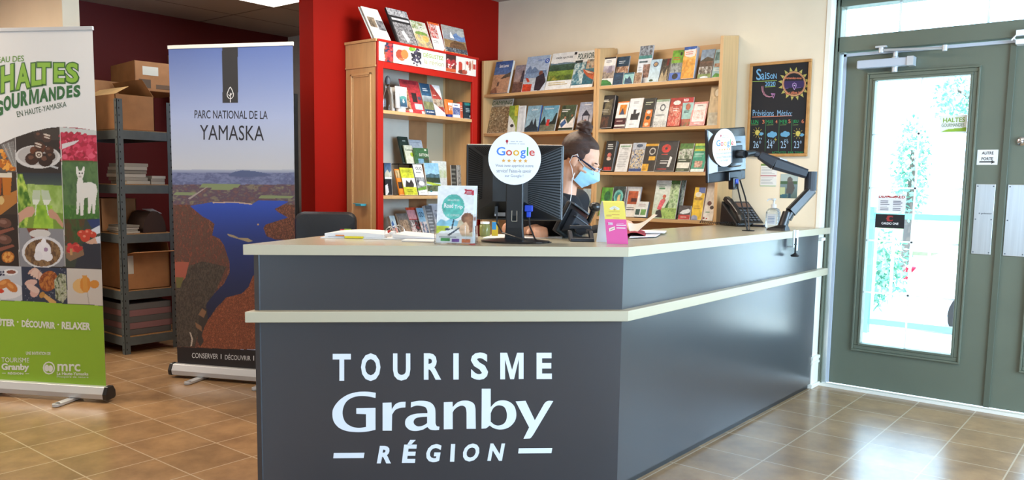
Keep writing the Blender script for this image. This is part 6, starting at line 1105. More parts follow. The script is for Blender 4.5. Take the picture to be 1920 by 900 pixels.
for k, (dy, lab) in enumerate(((.0, 'front Road Trip brochure with a teal round badge in the clear holder'), (.008, 'white-edged brochure right behind the front Road Trip brochure in the holder'), (.016, 'rearmost brochure in the clear holder behind the Road Trip brochures'))):
    P = hL+Uh*(.006+.004*k)+UP*.001*0+Bh*(.006+dy); hb2 = np.linalg.norm(onP(830, 345, hL, Nh)-onP(820, 452, hL, Nh))
    leaflet('brochure', 'brochure', lab, 'brochures in the clear holder', (P[0], P[1], ZD+.004), Uh, Bh, R_(8), Wh-.02, hb2*.99+.002*k, .006, rt, (60, 90) if k == 0 else (20, 30), edge='eef0f2')

# ---- tent card
fl, fr_ = dk(1138, 457.5), dk(1178, 458.6); Ut = fr_-fl; wt = np.linalg.norm(Ut); Ut /= wt; Nt = np.array([Ut[1], -Ut[0], 0]); 
ht = (onP(1150, 377, fl-Nt*.03, Nt)[2]-ZD)
apex = .022
T = frame((fl[0], fl[1], ZD), Ut, (0, 0, 1)); dB = .085
pr_ = [(0, 0), (ht*.5, .018), (ht*.88, .034), (ht*.97, .039), (ht, .045), (ht*.985, .052), (ht*.88, .058), (ht*.4, .073), (0, dB)]
T = T @ Matrix(((1, 0, 0, 0), (0, 1, 0, 0), (0, 0, 1, 0), (0, 0, 0, 1)))
b = MB(T).use('print', 'f2f2f8'); rings = [(y, -z) for y, z in pr_]
o_, i_ = rings, [(y*.985 if y > 0 else 0, z*(1) + (.0012 if k > 4 else -.0012)) for k, (y, z) in enumerate(rings)]
v = []; n = len(rings)
for x in (0, wt):
    v += [(x+.6*z, y, z) for y, z in o_]+[(x+.6*z, y, z) for y, z in i_]
f = []
for k in range(n-1): f += [(k, 2*n+k, 2*n+k+1, k+1), (n+k+1, 3*n+k+1, 3*n+k, n+k), (k, k+1, n+k+1, n+k), (2*n+k+1, 2*n+k, 3*n+k, 3*n+k+1)]
b.add(v, f)
def face_strip(k0, k1, c, yf0=0., yf1=1.):
    pass
for k in range(0, 5):
    (ya_, za_), (yb2_, zb2_) = rings[k], rings[k+1]; c = 'f062a8' if k < 1 else 'fbe56a'
    b.use('print', c); e = .0005; b.add([(0+.6*za_, ya_, za_+e), (wt+.6*za_, ya_, za_+e), (wt+.6*zb2_, yb2_, zb2_+e), (0+.6*zb2_, yb2_, zb2_+e)], [(0, 1, 2, 3)])
b.T = T @ Matrix(((1, 0, .6, 0), (0, 1, 0, 0), (0, 0, 1, 0), (0, 0, 0, 1)))
# the pink panel reaches a bit above the first fold line
(ya_, za_), (yb2_, zb2_) = rings[0], rings[1]; tp = .58/.5
b.use('print', 'f062a8'); (yc_, zc_) = rings[2]; f_ = .2
b.add([(0, yb2_, zb2_+.0009), (wt, yb2_, zb2_+.0009), (wt, yb2_+(yc_-yb2_)*f_, zb2_+(zc_-zb2_)*f_+.0009), (0, yb2_+(yc_-yb2_)*f_, zb2_+(zc_-zb2_)*f_+.0009)], [(0, 1, 2, 3)])
def tt(tx, x0, x1, y0, y1, c, k=0, bold=.02):
    (ya_, za_), (yb_2, zb_2) = rings[k], rings[k+1]; g = lambda y: za_+(zb_2-za_)*(y*ht-ya_)/(yb_2-ya_)+.0016
    b.text(tx, (x0*wt, y0*ht, g(y0)), (x1*wt, y0*ht, g(y0)), (x0*wt, y1*ht, g(y1)), (x1*wt, y1*ht, g(y1)), c, bold)
def tb(x0, x1, y0, y1, c, k=0, sk=0.):
    (ya_, za_), (yb_2, zb_2) = rings[k], rings[k+1]; g = lambda y: za_+(zb_2-za_)*(y*ht-ya_)/(yb_2-ya_)+.0019
    b.use('print', c); b.add([(x0*wt, y0*ht, g(y0)), (x1*wt, (y0+sk)*ht, g(y0+sk)), (x1*wt, (y1+sk)*ht, g(y1+sk)), (x0*wt, y1*ht, g(y1))], [(0, 1, 2, 3)])
tb(.12, .34, .44, .50, 'fbd0e8'); tb(.12, .34, .455, .485, 'ffffff'); tb(.14, .42, .285, .36, 'fff2e0', 0, .05); tb(.2, .38, .315, .34, 'f0a8a0', 0, .04)
tb(.5, .95, .43, .45, 'ffffff'); tb(.5, .92, .365, .385, 'ffffff'); tb(.52, .85, .475, .482, 'fbd0e8')
tb(.2, .74, .745, .755, 'd8b060', 1); tb(.34, .70, .675, .688, 'e0a860', 1); tb(.1, .32, .64, .68, 'e8c070', 1); tb(.38, .68, .60, .61, 'e0a860', 1)
(ya_, za_), (yb_2, zb_2) = rings[1], rings[2]; g = lambda y: za_+(zb_2-za_)*(y*ht-ya_)/(yb_2-ya_)+.0014
b.use('print', 'fffbe8')
for cx_, cy_, rx_, ry_ in ((.5, .84, .2, .03), (.36, .82, .10, .025), (.64, .82, .10, .025), (.5, .865, .1, .02)): b.add([((cx_+rx_*math.cos(a))*wt, (cy_+ry_*math.sin(a))*ht, g(cy_+ry_*math.sin(a))) for a in np.linspace(0, 2*math.pi, 13)[:-1]], [tuple(range(12))])
b.use('print', 'e0b060').add([(.47*wt, .78*ht, g(.78)+.0003), (.53*wt, .78*ht, g(.78)+.0003), (.53*wt, .83*ht, g(.83)+.0003), (.47*wt, .83*ht, g(.83)+.0003)], [(0, 1, 2, 3)])
b.build('tent_card', label='folded tent card, yellow above bright pink, at the corner of the desk', cat='tent card')

# ---- touch-screen terminal seen from behind, behind the tent card
tl_, tr_ = dk(1048, 449), dk(1108, 452); Up_ = (tr_-tl_); Up_ /= np.linalg.norm(Up_); Np = np.array([Up_[1], -Up_[0], 0])
ctp = (dk(1075, 452)+dk(1075, 448))/2; term = thing('touch_terminal', 'black touch-screen sales terminal tilted back on its stand, behind the tent card', 'terminal', (ctp[0], ctp[1], ZD))
Ux = VR*math.cos(.5)-VF*math.sin(.5)*-1; Ux /= np.linalg.norm(Ux); Dt = float(np.dot(RT[2], ctp-C0))+.02
A0, A1_, A2_ = atD(1040, 446, Dt), atD(1066, 384, Dt), atD(1118, 384, Dt)
# side profile lies roughly across the view: screen plane leans from the lower left to the upper right
PL = atD(1040, 443, Dt); PU = atD(1070, 384, Dt); lean_ = PU-PL; lean_ -= RT[2]*np.dot(lean_, RT[2])
dep = VF*.0+VR*.0
Vs = PU-PL; Hs = np.linalg.norm(Vs); Vs /= Hs
Us = VR*.62+VF*.78; Us = Us-Vs*np.dot(Us, Vs); Us /= np.linalg.norm(Us)   # screen width runs to the right and towards the visitor
Ns = np.cross(Us, Vs)
PL = PL+VF*.06+UP*.012; 
T = frame(PL, Us, Vs)
b = MB(T).use('black_plastic'); b.box(-.01, .185, .006, Hs, -.012, .012); b.build('screen_frame', term, bevel=.006)
sg = 1 if np.dot(np.cross(Us, Vs), VR) > 0 else -1
b = MB(T).use('black_gloss'); b.box(.0, .175, .012, Hs-.012, -sg*.0135 if sg < 0 else -.0135, -.0122 if sg > 0 else .0135); b.build('screen', term)
b = MB(T).use('dark_plastic'); b.loft([[(.02, .02, sg*.012), (.165, .02, sg*.012), (.165, Hs-.02, sg*.012), (.02, Hs-.02, sg*.012)], [(.03, .045, sg*.05), (.155, .045, sg*.05), (.155, Hs-.03, sg*.05), (.03, Hs-.03, sg*.05)]]); b.build('rear_housing', term, bevel=.006)
b = MB(T).use('grey_plastic'); b.box(-.0, .175, Hs-.004, Hs+.004, -.012, .03); b.box(.02, .165, Hs-.05, Hs-.045, sg*.045-.004, sg*.055); b.build('top_trim', term, bevel=.002)
hub = T @ Vector((.09, Hs*.45, sg*.05)); ft = dk(1090, 452)
b = MB().use('dark_plastic'); Tq = frame((ft[0], ft[1], ZD), VR, (0, 0, 1))
hz_ = hub.z-ZD
for x in (-.045, .045): b.add([(x-.008, 0, .05), (x+.008, 0, .05), (x+.008, 0, -.05), (x-.008, 0, -.05), (x-.012, hz_, .0), (x+.004, hz_, .0), (x+.004, hz_, -.06), (x-.012, hz_, -.06)], [(0, 1, 2, 3), (7, 6, 5, 4), (0, 4, 5, 1), (1, 5, 6, 2), (2, 6, 7, 3), (3, 7, 4, 0)], T=Tq)
b.box(-.05, .05, 0, .014, -.07, .055, T=Tq); b.box(-.05, .045, .05, .065, -.04, -.02, T=Tq); b.build('stand', term, bevel=.003)
b = MB().use('dark_plastic'); b.tube([tuple(hub), tuple(Tq @ Vector((0, hz_, -.03)))], .022); b.build('hinge', term)
b = MB().use('black_plastic'); q = atD(1116, 388, Dt+.03); b.ball(tuple(q), (.028, .03, .022), 8); q2 = T @ Vector((.16, Hs-.03, sg*.04)); b.tube([tuple(q), tuple(q2)], .012); b.build('card_reader', term, smooth=True)

# ---- ring binder and papers at the left
def sheet_stack(name, label, cat, pts, z, t, col, curl=None, rough='print', group=None):
    b = MB().use(rough, col); P = [dk(*p)[:2] for p in pts]; b.prism([tuple(p) for p in P], z, z+t); return b.build(name, label=label, cat=cat, group=group)
def desk_pt(px, py): return dk(px, py)[:2]
bl_ = thing('ring_binder', 'open white ring binder with loose sheets and coloured tabs on the left of the desk', 'binder', (*desk_pt(690, 446), ZD))
p0 = np.array([*desk_pt(605, 446.5), 0]); p1 = np.array([*desk_pt(720, 449), 0]); Ub = (p1-p0); Lb_ = np.linalg.norm(Ub); Ub /= Lb_; Vb = np.array([-Ub[1], Ub[0], 0])
T = Matrix.Translation((p0[0], p0[1], ZD)) @ Matrix(((Ub[0], Vb[0], 0, 0), (Ub[1], Vb[1], 0, 0), (0, 0, 1, 0), (0, 0, 0, 1)))
Wb = .26
b = MB(T).use('white_plastic'); b.box(-.01, Lb_, 0, Wb, 0, .003); b.box(Lb_+.03, Lb_*2+.03, -.0, Wb, 0, .003); b.box(Lb_, Lb_+.03, 0, Wb, 0, .004); b.build('cover', bl_)
def pages(x0, x1, n, hgt, dirn, name='sheet'):
    b = MB(T).use('print', 'f2f2f4'); 
    prof = []
    for i in range(11):
        f = i/10; z = .004+hgt*(.62+.38*math.sin(f*math.pi*.9+.2)) if dirn > 0 else .004+hgt*(1-.75*f)**1.2
        prof.append((x0+(x1-x0)*f, z))
    v = [(x, y, zz) for x, z in prof for y in (.012, Wb-.012) for zz in (.0035, z)]
    fs = []
    for i in range(10):
        a = i*4; c = a+4; fs += [(a+1, c+1, c+3, a+3), (a, a+1, c+1, c) [::-1], (a+2, a+3, c+3, c+2)]
    fs += [(0, 1, 3, 2)[::-1], (40, 41, 43, 42)]
    b.add(v, fs); b.build('page_block', bl_)
pages(.005, Lb_-.004, 1, .022, 1); pages(Lb_+.034, Lb_*2+.0, 1, .018, -1)
b = MB(T).use('print', 'a8aab8'); b.box(.02, Lb_*.6, .0115, .012, .0045, .0065); b.box(Lb_+.04, Lb_*1.9, .0115, .012, .0045, .0065); b.build('divider_edge', bl_)
b = MB(T).use('print', 'f4e020'); b.box(Lb_*.36, Lb_*.66, -.0016, .008, .0005, .0095); b.build('tab', bl_, label='yellow tab'); b = MB(T).use('print', 'f08a30'); b.box(Lb_*.2, Lb_*.34, .008, .0115, .0095, .014); b.build('tab', bl_, label='orange tab'); b = MB(T).use('print', 'd04040').box(.0, .02, Wb-.02, Wb-.01, .02, .024); b.use('print', 'a8c840').box(.02, .05, Wb-.02, Wb-.01, .022, .026); b.build('tab', bl_)
for yy in (.05, .13, .21):
    b = MB(T).use('chrome'); b.tube([(Lb_+.015+.024*math.cos(a), yy, .022+.028*math.sin(a)) for a in np.linspace(-.9, math.pi+.9, 17)], .0018, 6); b.build('ring', bl_)
P = T @ Vector((Lb_+.01, .05, .03)); b = MB().use('print', 'd03a30'); b.ball(tuple(P), (.008, .008, .008), 6); b.use('print', 'f0f0f0').ball((P.x+.012, P.y, P.z-.006), (.009, .008, .007), 6); b.build('ring_clip', bl_, smooth=True)
MB(T).use('print', 'd8dade').box(Lb_*1.35, Lb_*2.35, -.03, .16, .0032+.0155, .0188).build('plastic_sleeve', bl_) if False else None
b = MB().use('print', 'eeeef0'); q0, q1, q2, q3 = (desk_pt(*p) for p in ((752, 453), (812, 455), (822, 449), (768, 448)))
b.prism([tuple(q) for q in (q0, q1, q2, q3)], ZD, ZD+.004); b.build('paper_sheets', label='thin pile of white sheets between the binder and the brochure holder', cat='papers')

# ---- glass jar, small box, papers behind the monitor
j = dk(909, 443); t = thing('glass_jar', 'small glass jar with greenish contents behind the monitor base', 'jar', (j[0], j[1], ZD))
MB().use('green_glass').lathe([(.001, 0), (.022, 0), (.025, .006), (.025, .05), (.02, .056), (.001, .056)], (j[0], j[1], ZD)).build('glass_body', t, smooth=True)
MB().use('white_plastic').lathe([(.001, .0565), (.021, .0565), (.021, .066), (.001, .067)], (j[0], j[1], ZD)).build('lid', t, smooth=True)
q = dk(922, 443); T = frame((q[0], q[1], ZD), VR, (0, 0, 1)); b = MB(T).use('print', 'f0c830'); b.box(0, .028, 0, .066, -.02, .0); b.use('print', '3a9ad8').box(.001, .02, .03, .065, .0, .0008); b.build('small_box', label='small yellow and blue box beside the glass jar', cat='box')
b = MB().use('print', 'f4f4f6'); b.prism([tuple(desk_pt(*p)) for p in ((905, 447), (1052, 447), (1060, 441), (925, 440))], ZD, ZD+.002); b.build('paper_sheets', label='white sheet on the desk behind the monitor', cat='papers')
q = dk(1028, 441); d_ = VR*.9+VF*.2; b = MB().use('yellow_marker'); b.tube([tuple(q+UP*.012-d_*.03), tuple(q+UP*.012+d_*.03)], .0105, 10); b.use('black_plastic').tube([tuple(q+UP*.012+d_*.031), tuple(q+UP*.012+d_*.06)], .008, 10); b.build('highlighter', label='yellow highlighter pen lying beside the clerk\'s hand', cat='pen', bevel=.001)
# ---- papers to the right of the tent card
rp = thing('paper_folder', 'red folder with white sheets lying open on the desk, right of the tent card', 'folder', (*desk_pt(1212, 440), ZD))
b = MB().use('print', 'a01838'); P4 = [desk_pt(*p) for p in ((1165, 446), (1212, 446), (1214, 438), (1165, 438))]; b.prism([tuple(p) for p in P4], ZD, ZD+.004)
c_ = (P4[0]+P4[1])/2; v = []
for i in range(9):
    f = i/8; a = P4[0]+(P4[1]-P4[0])*f; z = ZD+.004+.020*math.sin(f*math.pi); bb = P4[3]+(P4[2]-P4[3])*f; v += [(a[0], a[1], z), (bb[0], bb[1], z)]
b.add(v, [(2*i, 2*i+2, 2*i+3, 2*i+1) for i in range(8)]); b.build('cover', rp)
for (pts, z, k) in ((((1180, 448), (1230, 446), (1238, 441), (1186, 441)), .0042, 0), (((1170, 440), (1246, 440.5), (1250, 436.5), (1185, 434)), .0075, 1)):
    b = MB().use('print', 'f0f0fa'); P4 = [tuple(desk_pt(*p)) for p in pts]; b.prism(P4, ZD+z, ZD+z+.0025); b.build('sheet', rp)

# ---- second monitor on the arm
Da = 4.72
def A_(px, py, d=0.): return atD(px, py, Da+d)
mon2 = thing('computer_monitor', 'small black monitor held on a clamp arm over the far end of the desk', 'monitor', tuple(A_(1363, 340))[:2]+(float(A_(1363, 340)[2]),), 'computer monitors')
th = R_(38); tlt = R_(4)
W2, H2_ = .35, .305; Nb = -VF*math.cos(th)+VR*math.sin(th); U2_ = VR*math.cos(th)+VF*math.sin(th)
Rll = R_(-5); V2_ = UP*math.cos(Rll)+U2_*math.sin(Rll)*1; U2r = U2_*math.cos(Rll)-UP*math.sin(Rll)*1
C2 = A_(1363, 290); TM2 = frame(C2, U2r, V2_)
if (TM2.to_3x3() @ Vector((0, 0, 1))).dot(Vector(Nb)) < 0: print('flip')
b = MB(TM2).use('black_plastic'); b.box(-W2/2, W2/2, -H2_/2, H2_/2, -.02, .0); b.build('bezel', mon2, bevel=.006)
MB(TM2).use('black_gloss').box(-W2/2+.014, W2/2-.014, -H2_/2+.018, H2_/2-.014, -.0212, -.0202).build('screen', mon2)
b = MB(TM2).use('black_gloss'); b.loft([fr_ring(-W2/2+.006, W2/2-.006, -H2_/2+.05, H2_/2-.006, .0), fr_ring(-W2/2+.05, W2/2-.04, -H2_/2+.06, H2_/2-.05, .03)])
b.loft([[(x, y, .03) for x, y in rrect(.075, .075, .03, .03, -.0)], [(x, y, .042) for x, y in rrect(.066, .066, .03, .03, -.0)]]); b.build('back_cover', mon2, bevel=.004)
b = MB(TM2).use('black_plastic'); b.box(-.02, .10, -H2_/2-.0, -H2_/2+.055, .0, .03); b.box(.0, .05, -H2_/2-.05, -H2_/2+.02, .005, .045); b.build('connector_cover', mon2, bevel=.006)
b = MB(TM2).use('blue_plug'); b.box(.015, .04, -H2_/2-.02, -H2_/2+.01, .03, .05); b.build('video_plug', mon2, bevel=.003)
dC = TM2.inverted() @ Vector(onP(1357, 277, C2+Nb*.04, Nb)); dC = TM2 @ Vector((dC.x, dC.y, .046))
disc_sign(mon2, tuple(dC), U2r, V2_, Nb, .107)
grm = np.array([G_[0], G_[1], ZD+.004])
for (px, py, dx) in ((1372, 335, 0.0), (1394, 322, .012)):
    s_ = TM2 @ Vector((.03+dx*3, -H2_/2, .04)); s_ = np.array(s_); e_ = grm+VR*(dx-.006); m_ = (s_+e_)/2+VR*(.0+dx*2)+UP*.01
    b = MB().use('black_plastic'); b.tube([tuple(s_), tuple(s_*.65+e_*.35+VR*dx), tuple(m_*.5+(s_*.3+e_*.7)*.5), tuple(e_)], .0045); b.build('cable', mon2)
arm = thing('monitor_arm', 'black jointed monitor arm clamped to the far right edge of the desk', 'monitor arm', (dk(1468, 433)[0], dk(1468, 433)[1], ZD), )
vp = TM2 @ Vector((.03, 0, .05)); base = np.array(dk(1466, 432)); Db = float(np.dot(RT[2], base-C0)); vpn = np.array(vp)
dv = float(np.dot(RT[2], vpn-C0)); elb = atD(1520, 338, Db+.02)
def sbox(b, a, c, w0, w1, t0, t1, n_=None):
    """bevelled beam from a to c, w = in-view height, t = depth"""
    a = np.array(a); c = np.array(c); d = c-a; d /= np.linalg.norm(d); s_ = np.cross(d, VF); s_ /= np.linalg.norm(s_); q = np.cross(d, s_)
    rs = []
    for p, w, t in ((a, w0, t0), (c, w1, t1)): rs.append([tuple(p+s_*w*x+q*t*y) for x, y in ((1, .6), (.6, 1), (-.6, 1), (-1, .6), (-1, -.6), (-.6, -1), (.6, -1), (1, -.6))])
    b.loft(rs)
b = MB(TM2).use('black_plastic'); b.box(-.02, .08, -.05, .05, .043, .05); b.build('vesa_plate', arm, bevel=.003)
b = MB().use('black_plastic'); hd = vpn+Nb*.055; b.tube([tuple(vpn), tuple(hd)], .024, 14); j1 = atD(1412, 287, dv+.0); b.tube([tuple(hd), tuple(j1)], .020, 12); b.build('swivel_head', arm, smooth=True)
b = MB().use('dark_plastic'); up0 = atD(1424, 291, dv); up1 = atD(1512, 326, Db+.0); mid = atD(1452, 306, (dv+Db)/2)
sbox(b, up0, mid, .022, .036, .02, .024); sbox(b, mid, up1, .036, .027, .024, .022); b.tube([tuple(j1), tuple(up0)], .017, 12); b.build('upper_arm', arm, bevel=.002)
b = MB().use('print', 'c8ccd4'); na = np.cross(up1-up0, VF); b.add([p-VF*.030 for p in (atD(1459, 298, (dv+Db)/2), atD(1473, 302.5, (dv+Db)/2), atD(1473.4, 300.5, (dv+Db)/2), atD(1459.4, 296, (dv+Db)/2))], [(0, 1, 2, 3)]); b.build('maker_mark', arm)
b = MB().use('dark_plastic'); b.tube([tuple(elb+UP*.05), tuple(elb-UP*.06)], .034, 16); b.build('elbow_joint', arm, smooth=False)
lo1 = atD(1522, 356, Db+.02); lo0 = atD(1482, 398, Db)
b = MB().use('black_plastic'); sbox(b, lo1, lo0, .028, .03, .022, .026); b.build('lower_arm', arm, bevel=.002)
b = MB().use('black_plastic'); pt = atD(1476, 400, Db); b.tube([tuple(lo0), tuple(pt-UP*.03)], .028, 14)
b.tube([(pt[0], pt[1], pt[2]+.005), (base[0], base[1], ZD+.012)], [.026, .028], 14); b.build('pillar', arm, smooth=True)
Tb = Matrix.Translation((base[0], base[1], 0))
b = MB(Tb).use('black_plastic'); b.loft([[(x, y, ZD) for x, y in rrect(.058, .05, .02, -.022)], [(x, y, ZD+.012) for x, y in rrect(.052, .046, .02, -.020)], [(x, y, ZD+.03) for x, y in rrect(.024, .024, .015, .005)]]); b.build('base_plate', arm)
xe = XS+.026+.0025-base[0]
b = MB(Tb).use('alu'); b.box(xe, xe+.004, -.03, .0, ZCb-.05, ZD+.006); b.box(xe-.05, xe+.004, -.03, .0, ZCb-.055, ZCb-.05); b.build('clamp_bracket', arm, bevel=.001)
b = MB(Tb).use('white_plastic'); b.box(xe+.0045, xe+.008, .0, .038, ZCb-.075, ZD+.004); b.build('clamp_cover', arm, bevel=.004)
b = MB(Tb).use('black_plastic'); xk = xe+.018; b.tube([(xk, -.03, ZCb-.0), (xk, -.03, ZCb-.09)], .0055, 8); b.tube([(xk, -.05, ZCb-.035), (xk, -.01, ZCb-.035)], .003, 6); b.lathe([(.001, -.012), (.022, -.012), (.026, -.004), (.012, .004), (.001, .012)], (xk, -.03, ZCb-.093), 14); b.build('clamp_screw', arm)

# ---- desk phone, notebook, sanitiser at the far end
pc = np.array([-2.10, 4.93, ZD]); ph = thing('desk_phone', 'black desk phone with its handset on the left, near the wall under the notices', 'phone', tuple(pc))
Uph = VR*.93+VF*.36; Uph /= np.linalg.norm(Uph); Vph = np.array([-Uph[1], Uph[0], 0])
T = Matrix.Translation(tuple(pc)) @ Matrix(((Uph[0], Vph[0], 0, 0), (Uph[1], Vph[1], 0, 0), (0, 0, 1, 0), (0, 0, 0, 1)))
b = MB(T).use('black_plastic'); wq = .105
b.add([(-wq, -.08, 0), (wq, -.08, 0), (wq, .1, 0), (-wq, .1, 0), (-wq, -.08, .02), (wq, -.08, .02), (wq, .09, .155), (-wq, .09, .155)], [(3, 2, 1, 0), (4, 5, 6, 7), (0, 1, 5, 4), (1, 2, 6, 5), (2, 3, 7, 6), (3, 0, 4, 7)]); b.build('phone_base', ph, bevel=.008)
sl = math.atan2(.135, .17); Ts = T @ Matrix.Translation((0, -.08, .021)) @ Matrix.Rotation(sl, 4, 'X')
b = MB(Ts).use('dark_plastic'); b.box(-.02, .09, .14, .20, 0, .004); b.build('display_bezel', ph, bevel=.002)
b = MB(Ts).use('print', '7a5a4a').box(-.01, .08, .15, .19, .004, .005); b.build('display', ph)
for r in range(5):
    for c in range(4): MB(Ts).use('grey_plastic').box(-.02+c*.028, -.003+c*.028, .02+r*.023, .032+r*.023, .001, .006).build('key', ph, bevel=.0015)
b = MB(Ts).use('black_plastic'); hx_ = -.075
b.loft([[(hx_+x*s_, y_, z_+zz*s_) for x, zz in ((-.022, 0), (.022, 0), (.022, .026), (.012, .034), (-.012, .034), (-.022, .026))] for y_, z_, s_ in ((-.01, .004, .9), (.03, .010, 1.05), (.06, .018, .8), (.14, .018, .8), (.18, .010, 1.05), (.22, .004, .9))]); b.build('handset', ph, bevel=.004)
b = MB().use('black_plastic'); e0 = T @ Vector((-.09, -.09, .012)); e1 = Vector((-2.36, 4.86, ZD+.012)); pts = []
for i in range(140):
    f = i/139; p = Vector(e0).lerp(e1, f); p.z = ZD+.015+.002*math.sin(f*7); a = f*2*math.pi*20; pts.append((p.x+.0*math.cos(a), p.y+.009*math.cos(a), p.z+.007*math.sin(a)))
b.tube(pts, .0024, 5); b.build('coiled_cord', ph, smooth=True)
ntb = np.array(onY(1408, 412, 4.85)); 
Tn = T @ Matrix.Translation((.085, -.125, .002)) @ Matrix.Rotation(R_(38), 4, 'Z') @ Matrix.Rotation(R_(58), 4, 'X')
Tn = frame((dk(1398, 421)[0]+0, 4.835, ZD+.003), VR*.86+UP*.5, UP*.86-VR*.5)
nb = thing('spiral_notebook', 'small dark spiral notebook leaning against the desk phone', 'notebook', (-2.12, 4.83, ZD))
Tn = T @ Matrix.Translation((.012, -.1005, .004)) @ Matrix.Rotation(R_(50), 4, 'X')
Tn = T @ Matrix.Translation((.03, -.135, .0015)) @ Matrix.Rotation(R_(28), 4, 'Z')
b = MB(Tn).use('print_matte', '1c2030'); b.box(0, .13, -.02, .05, .0, .012); b.build('cover', nb, bevel=.001)
b = MB(Tn).use('print', 'e4dccc'); b.box(.002, .128, -.018, .048, .0125, .016); b.build('page_block', nb)
for k in range(11): MB(Tn).use('chrome').tube([(.008+k*.011, .05+.005*math.cos(a), .009+.009*math.sin(a)) for a in np.linspace(-1.2, math.pi+1.2, 9)], .001, 5).build('spiral_ring', nb)
s0 = np.array(onY(1449, 421, 4.82)); s0 = np.array([s0[0], 4.82, ZD]); san = thing('sanitiser_bottle', 'clear hand sanitiser bottle with a white pump, right of the desk phone', 'bottle', tuple(s0))
def rrz(z, w, d, r=.012): return [(s0[0]+x, s0[1]+y, ZD+z) for x, y in rrect(w, d, r)]
b = MB().use('gel'); b.loft([rrz(0, .036, .024), rrz(.004, .04, .027), rrz(.095, .04, .027), rrz(.115, .03, .022, .012), rrz(.122, .015, .015, .0149)]); b.build('bottle_body', san, smooth=True)
b = MB().use('print', 'e8eef4'); b.box(s0[0]-.028, s0[0]+.028, s0[1]-.0285, s0[1]-.0278, ZD+.02, ZD+.085); b.use('print', '8aa0c0')
for k in range(5): b.box(s0[0]-.022, s0[0]+.02, s0[1]-.0290, s0[1]-.0286, ZD+.03+k*.009, ZD+.034+k*.009)
b.build('bottle_label', san)
b = MB().use('white_plastic'); b.lathe([(.001, .122), (.016, .122), (.016, .142), (.006, .145), (.006, .165), (.012, .168), (.012, .178), (.001, .18)], tuple(s0), 16); b.tube([(s0[0], s0[1], ZD+.173), (s0[0]-.03, s0[1]-.01, ZD+.172), (s0[0]-.038, s0[1]-.012, ZD+.162)], .005, 8); b.build('pump', san, smooth=True)
#==PART6==
# ================================================================== THE CLERK
def capsule(b, p0, p1, r0, r1, n=14):
    P0_, P1_ = Vector(p0), Vector(p1); d = P1_-P0_; L_ = d.length; d.normalize(); u = d.orthogonal().normalized(); w = d.cross(u); rings = []
    for k in range(1, 6): a = math.pi/2*k/5; rings.append((-r0*math.cos(a), r0*math.sin(a)))
    for k in range(0, 5): a = math.pi/2*k/5; rings.append((L_+r1*math.sin(a), r1*math.cos(a)))
    b.loft([[tuple(P0_+d*t+(u*math.cos(2*math.pi*i/n)+w*math.sin(2*math.pi*i/n))*r) for i in range(n)] for t, r in rings])
def ellipsoid(b, M, c, r): b.ball(c, r, 10, T=M)
def blob(name, mb, parent, voxel, smooth_it=6, label=None, disp=None):
    """melts the overlapping shapes of one builder into one continuous surface"""
    m = mb.m[0]; v = [tuple(p) for p in mb.v]; me = bpy.data.meshes.new('tmp'); me.from_pydata(v, [], mb.f); o = bpy.data.objects.new('tmp', me); COL.objects.link(o)
    r = o.modifiers.new('r', 'REMESH'); r.mode = 'VOXEL'; r.voxel_size = voxel; s_ = o.modifiers.new('s', 'SMOOTH'); s_.factor = .5; s_.iterations = smooth_it
    dg = bpy.context.evaluated_depsgraph_get(); m2 = bpy.data.meshes.new_from_object(o.evaluated_get(dg)); bpy.data.objects.remove(o)
    q = MB().use(m); q.add([tuple(x.co) for x in m2.vertices], [tuple(p.vertices) for p in m2.polygons]); return q.build(name, parent, label=label, smooth=True, sharp=180)
hc = atD(1090, 300, 3.86)                       # centre of the head
fd = np.array([.93, .37, 0]); fd /= np.linalg.norm(fd); ld = np.array([-fd[1], fd[0], 0])      # facing, and the clerk's left
TB = Matrix(((fd[0], ld[0], 0, hc[0]), (fd[1], ld[1], 0, hc[1]), (0, 0, 1, hc[2]), (0, 0, 0, 1)))  # body axes with origin at the head
TH = TB @ Matrix.Rotation(R_(33), 4, 'Y')       # head tipped forward, looking down
per = thing('person', 'person with brown hair bun, glasses and blue face mask, looking down behind the desk', 'person', (hc[0]-fd[0]*.42, hc[1]-fd[1]*.42, 0))
def toB(p): return TB.inverted() @ Vector(p)
wrR = toB(atD(1008, 434, 3.80)); wrR.z = ZD+.035-hc[2]; haR = toB(onZ(1032, 440, ZD+.03))
wrL = toB(onZ(1158, 420, ZD+.04)); haL = toB(onZ(1176, 416, ZD+.055))
nk = Vector((-.070, 0, -.13)); ch_ = Vector((-.125, 0, -.34)); wa = Vector((-.27, 0, -.56)); pe = Vector((-.37, 0, -.70))
shR, shL = Vector((-.11, -.165, -.205)), Vector((-.055, .165, -.20))
def elbow(s_, w_, l1, l2, hint):
    d = w_-s_; D_ = min(d.length, (l1+l2)*.995); a = (l1*l1-l2*l2+D_*D_)/(2*D_); h_ = math.sqrt(max(0, l1*l1-a*a)); dn = d.normalized(); hn = (hint-dn*hint.dot(dn)).normalized(); return s_+dn*a+hn*h_
elR = toB(atD(955, 430, 3.92)); elL = elbow(shL, wrL, .27, .25, Vector((-.2, .7, -1)))
body = MB(TB).use('skin')
def cp(p0, p1, r0, r1, b=None): capsule(b or body, p0, p1, r0, r1)
def H_(p): return TB.inverted() @ (TH @ Vector(p))
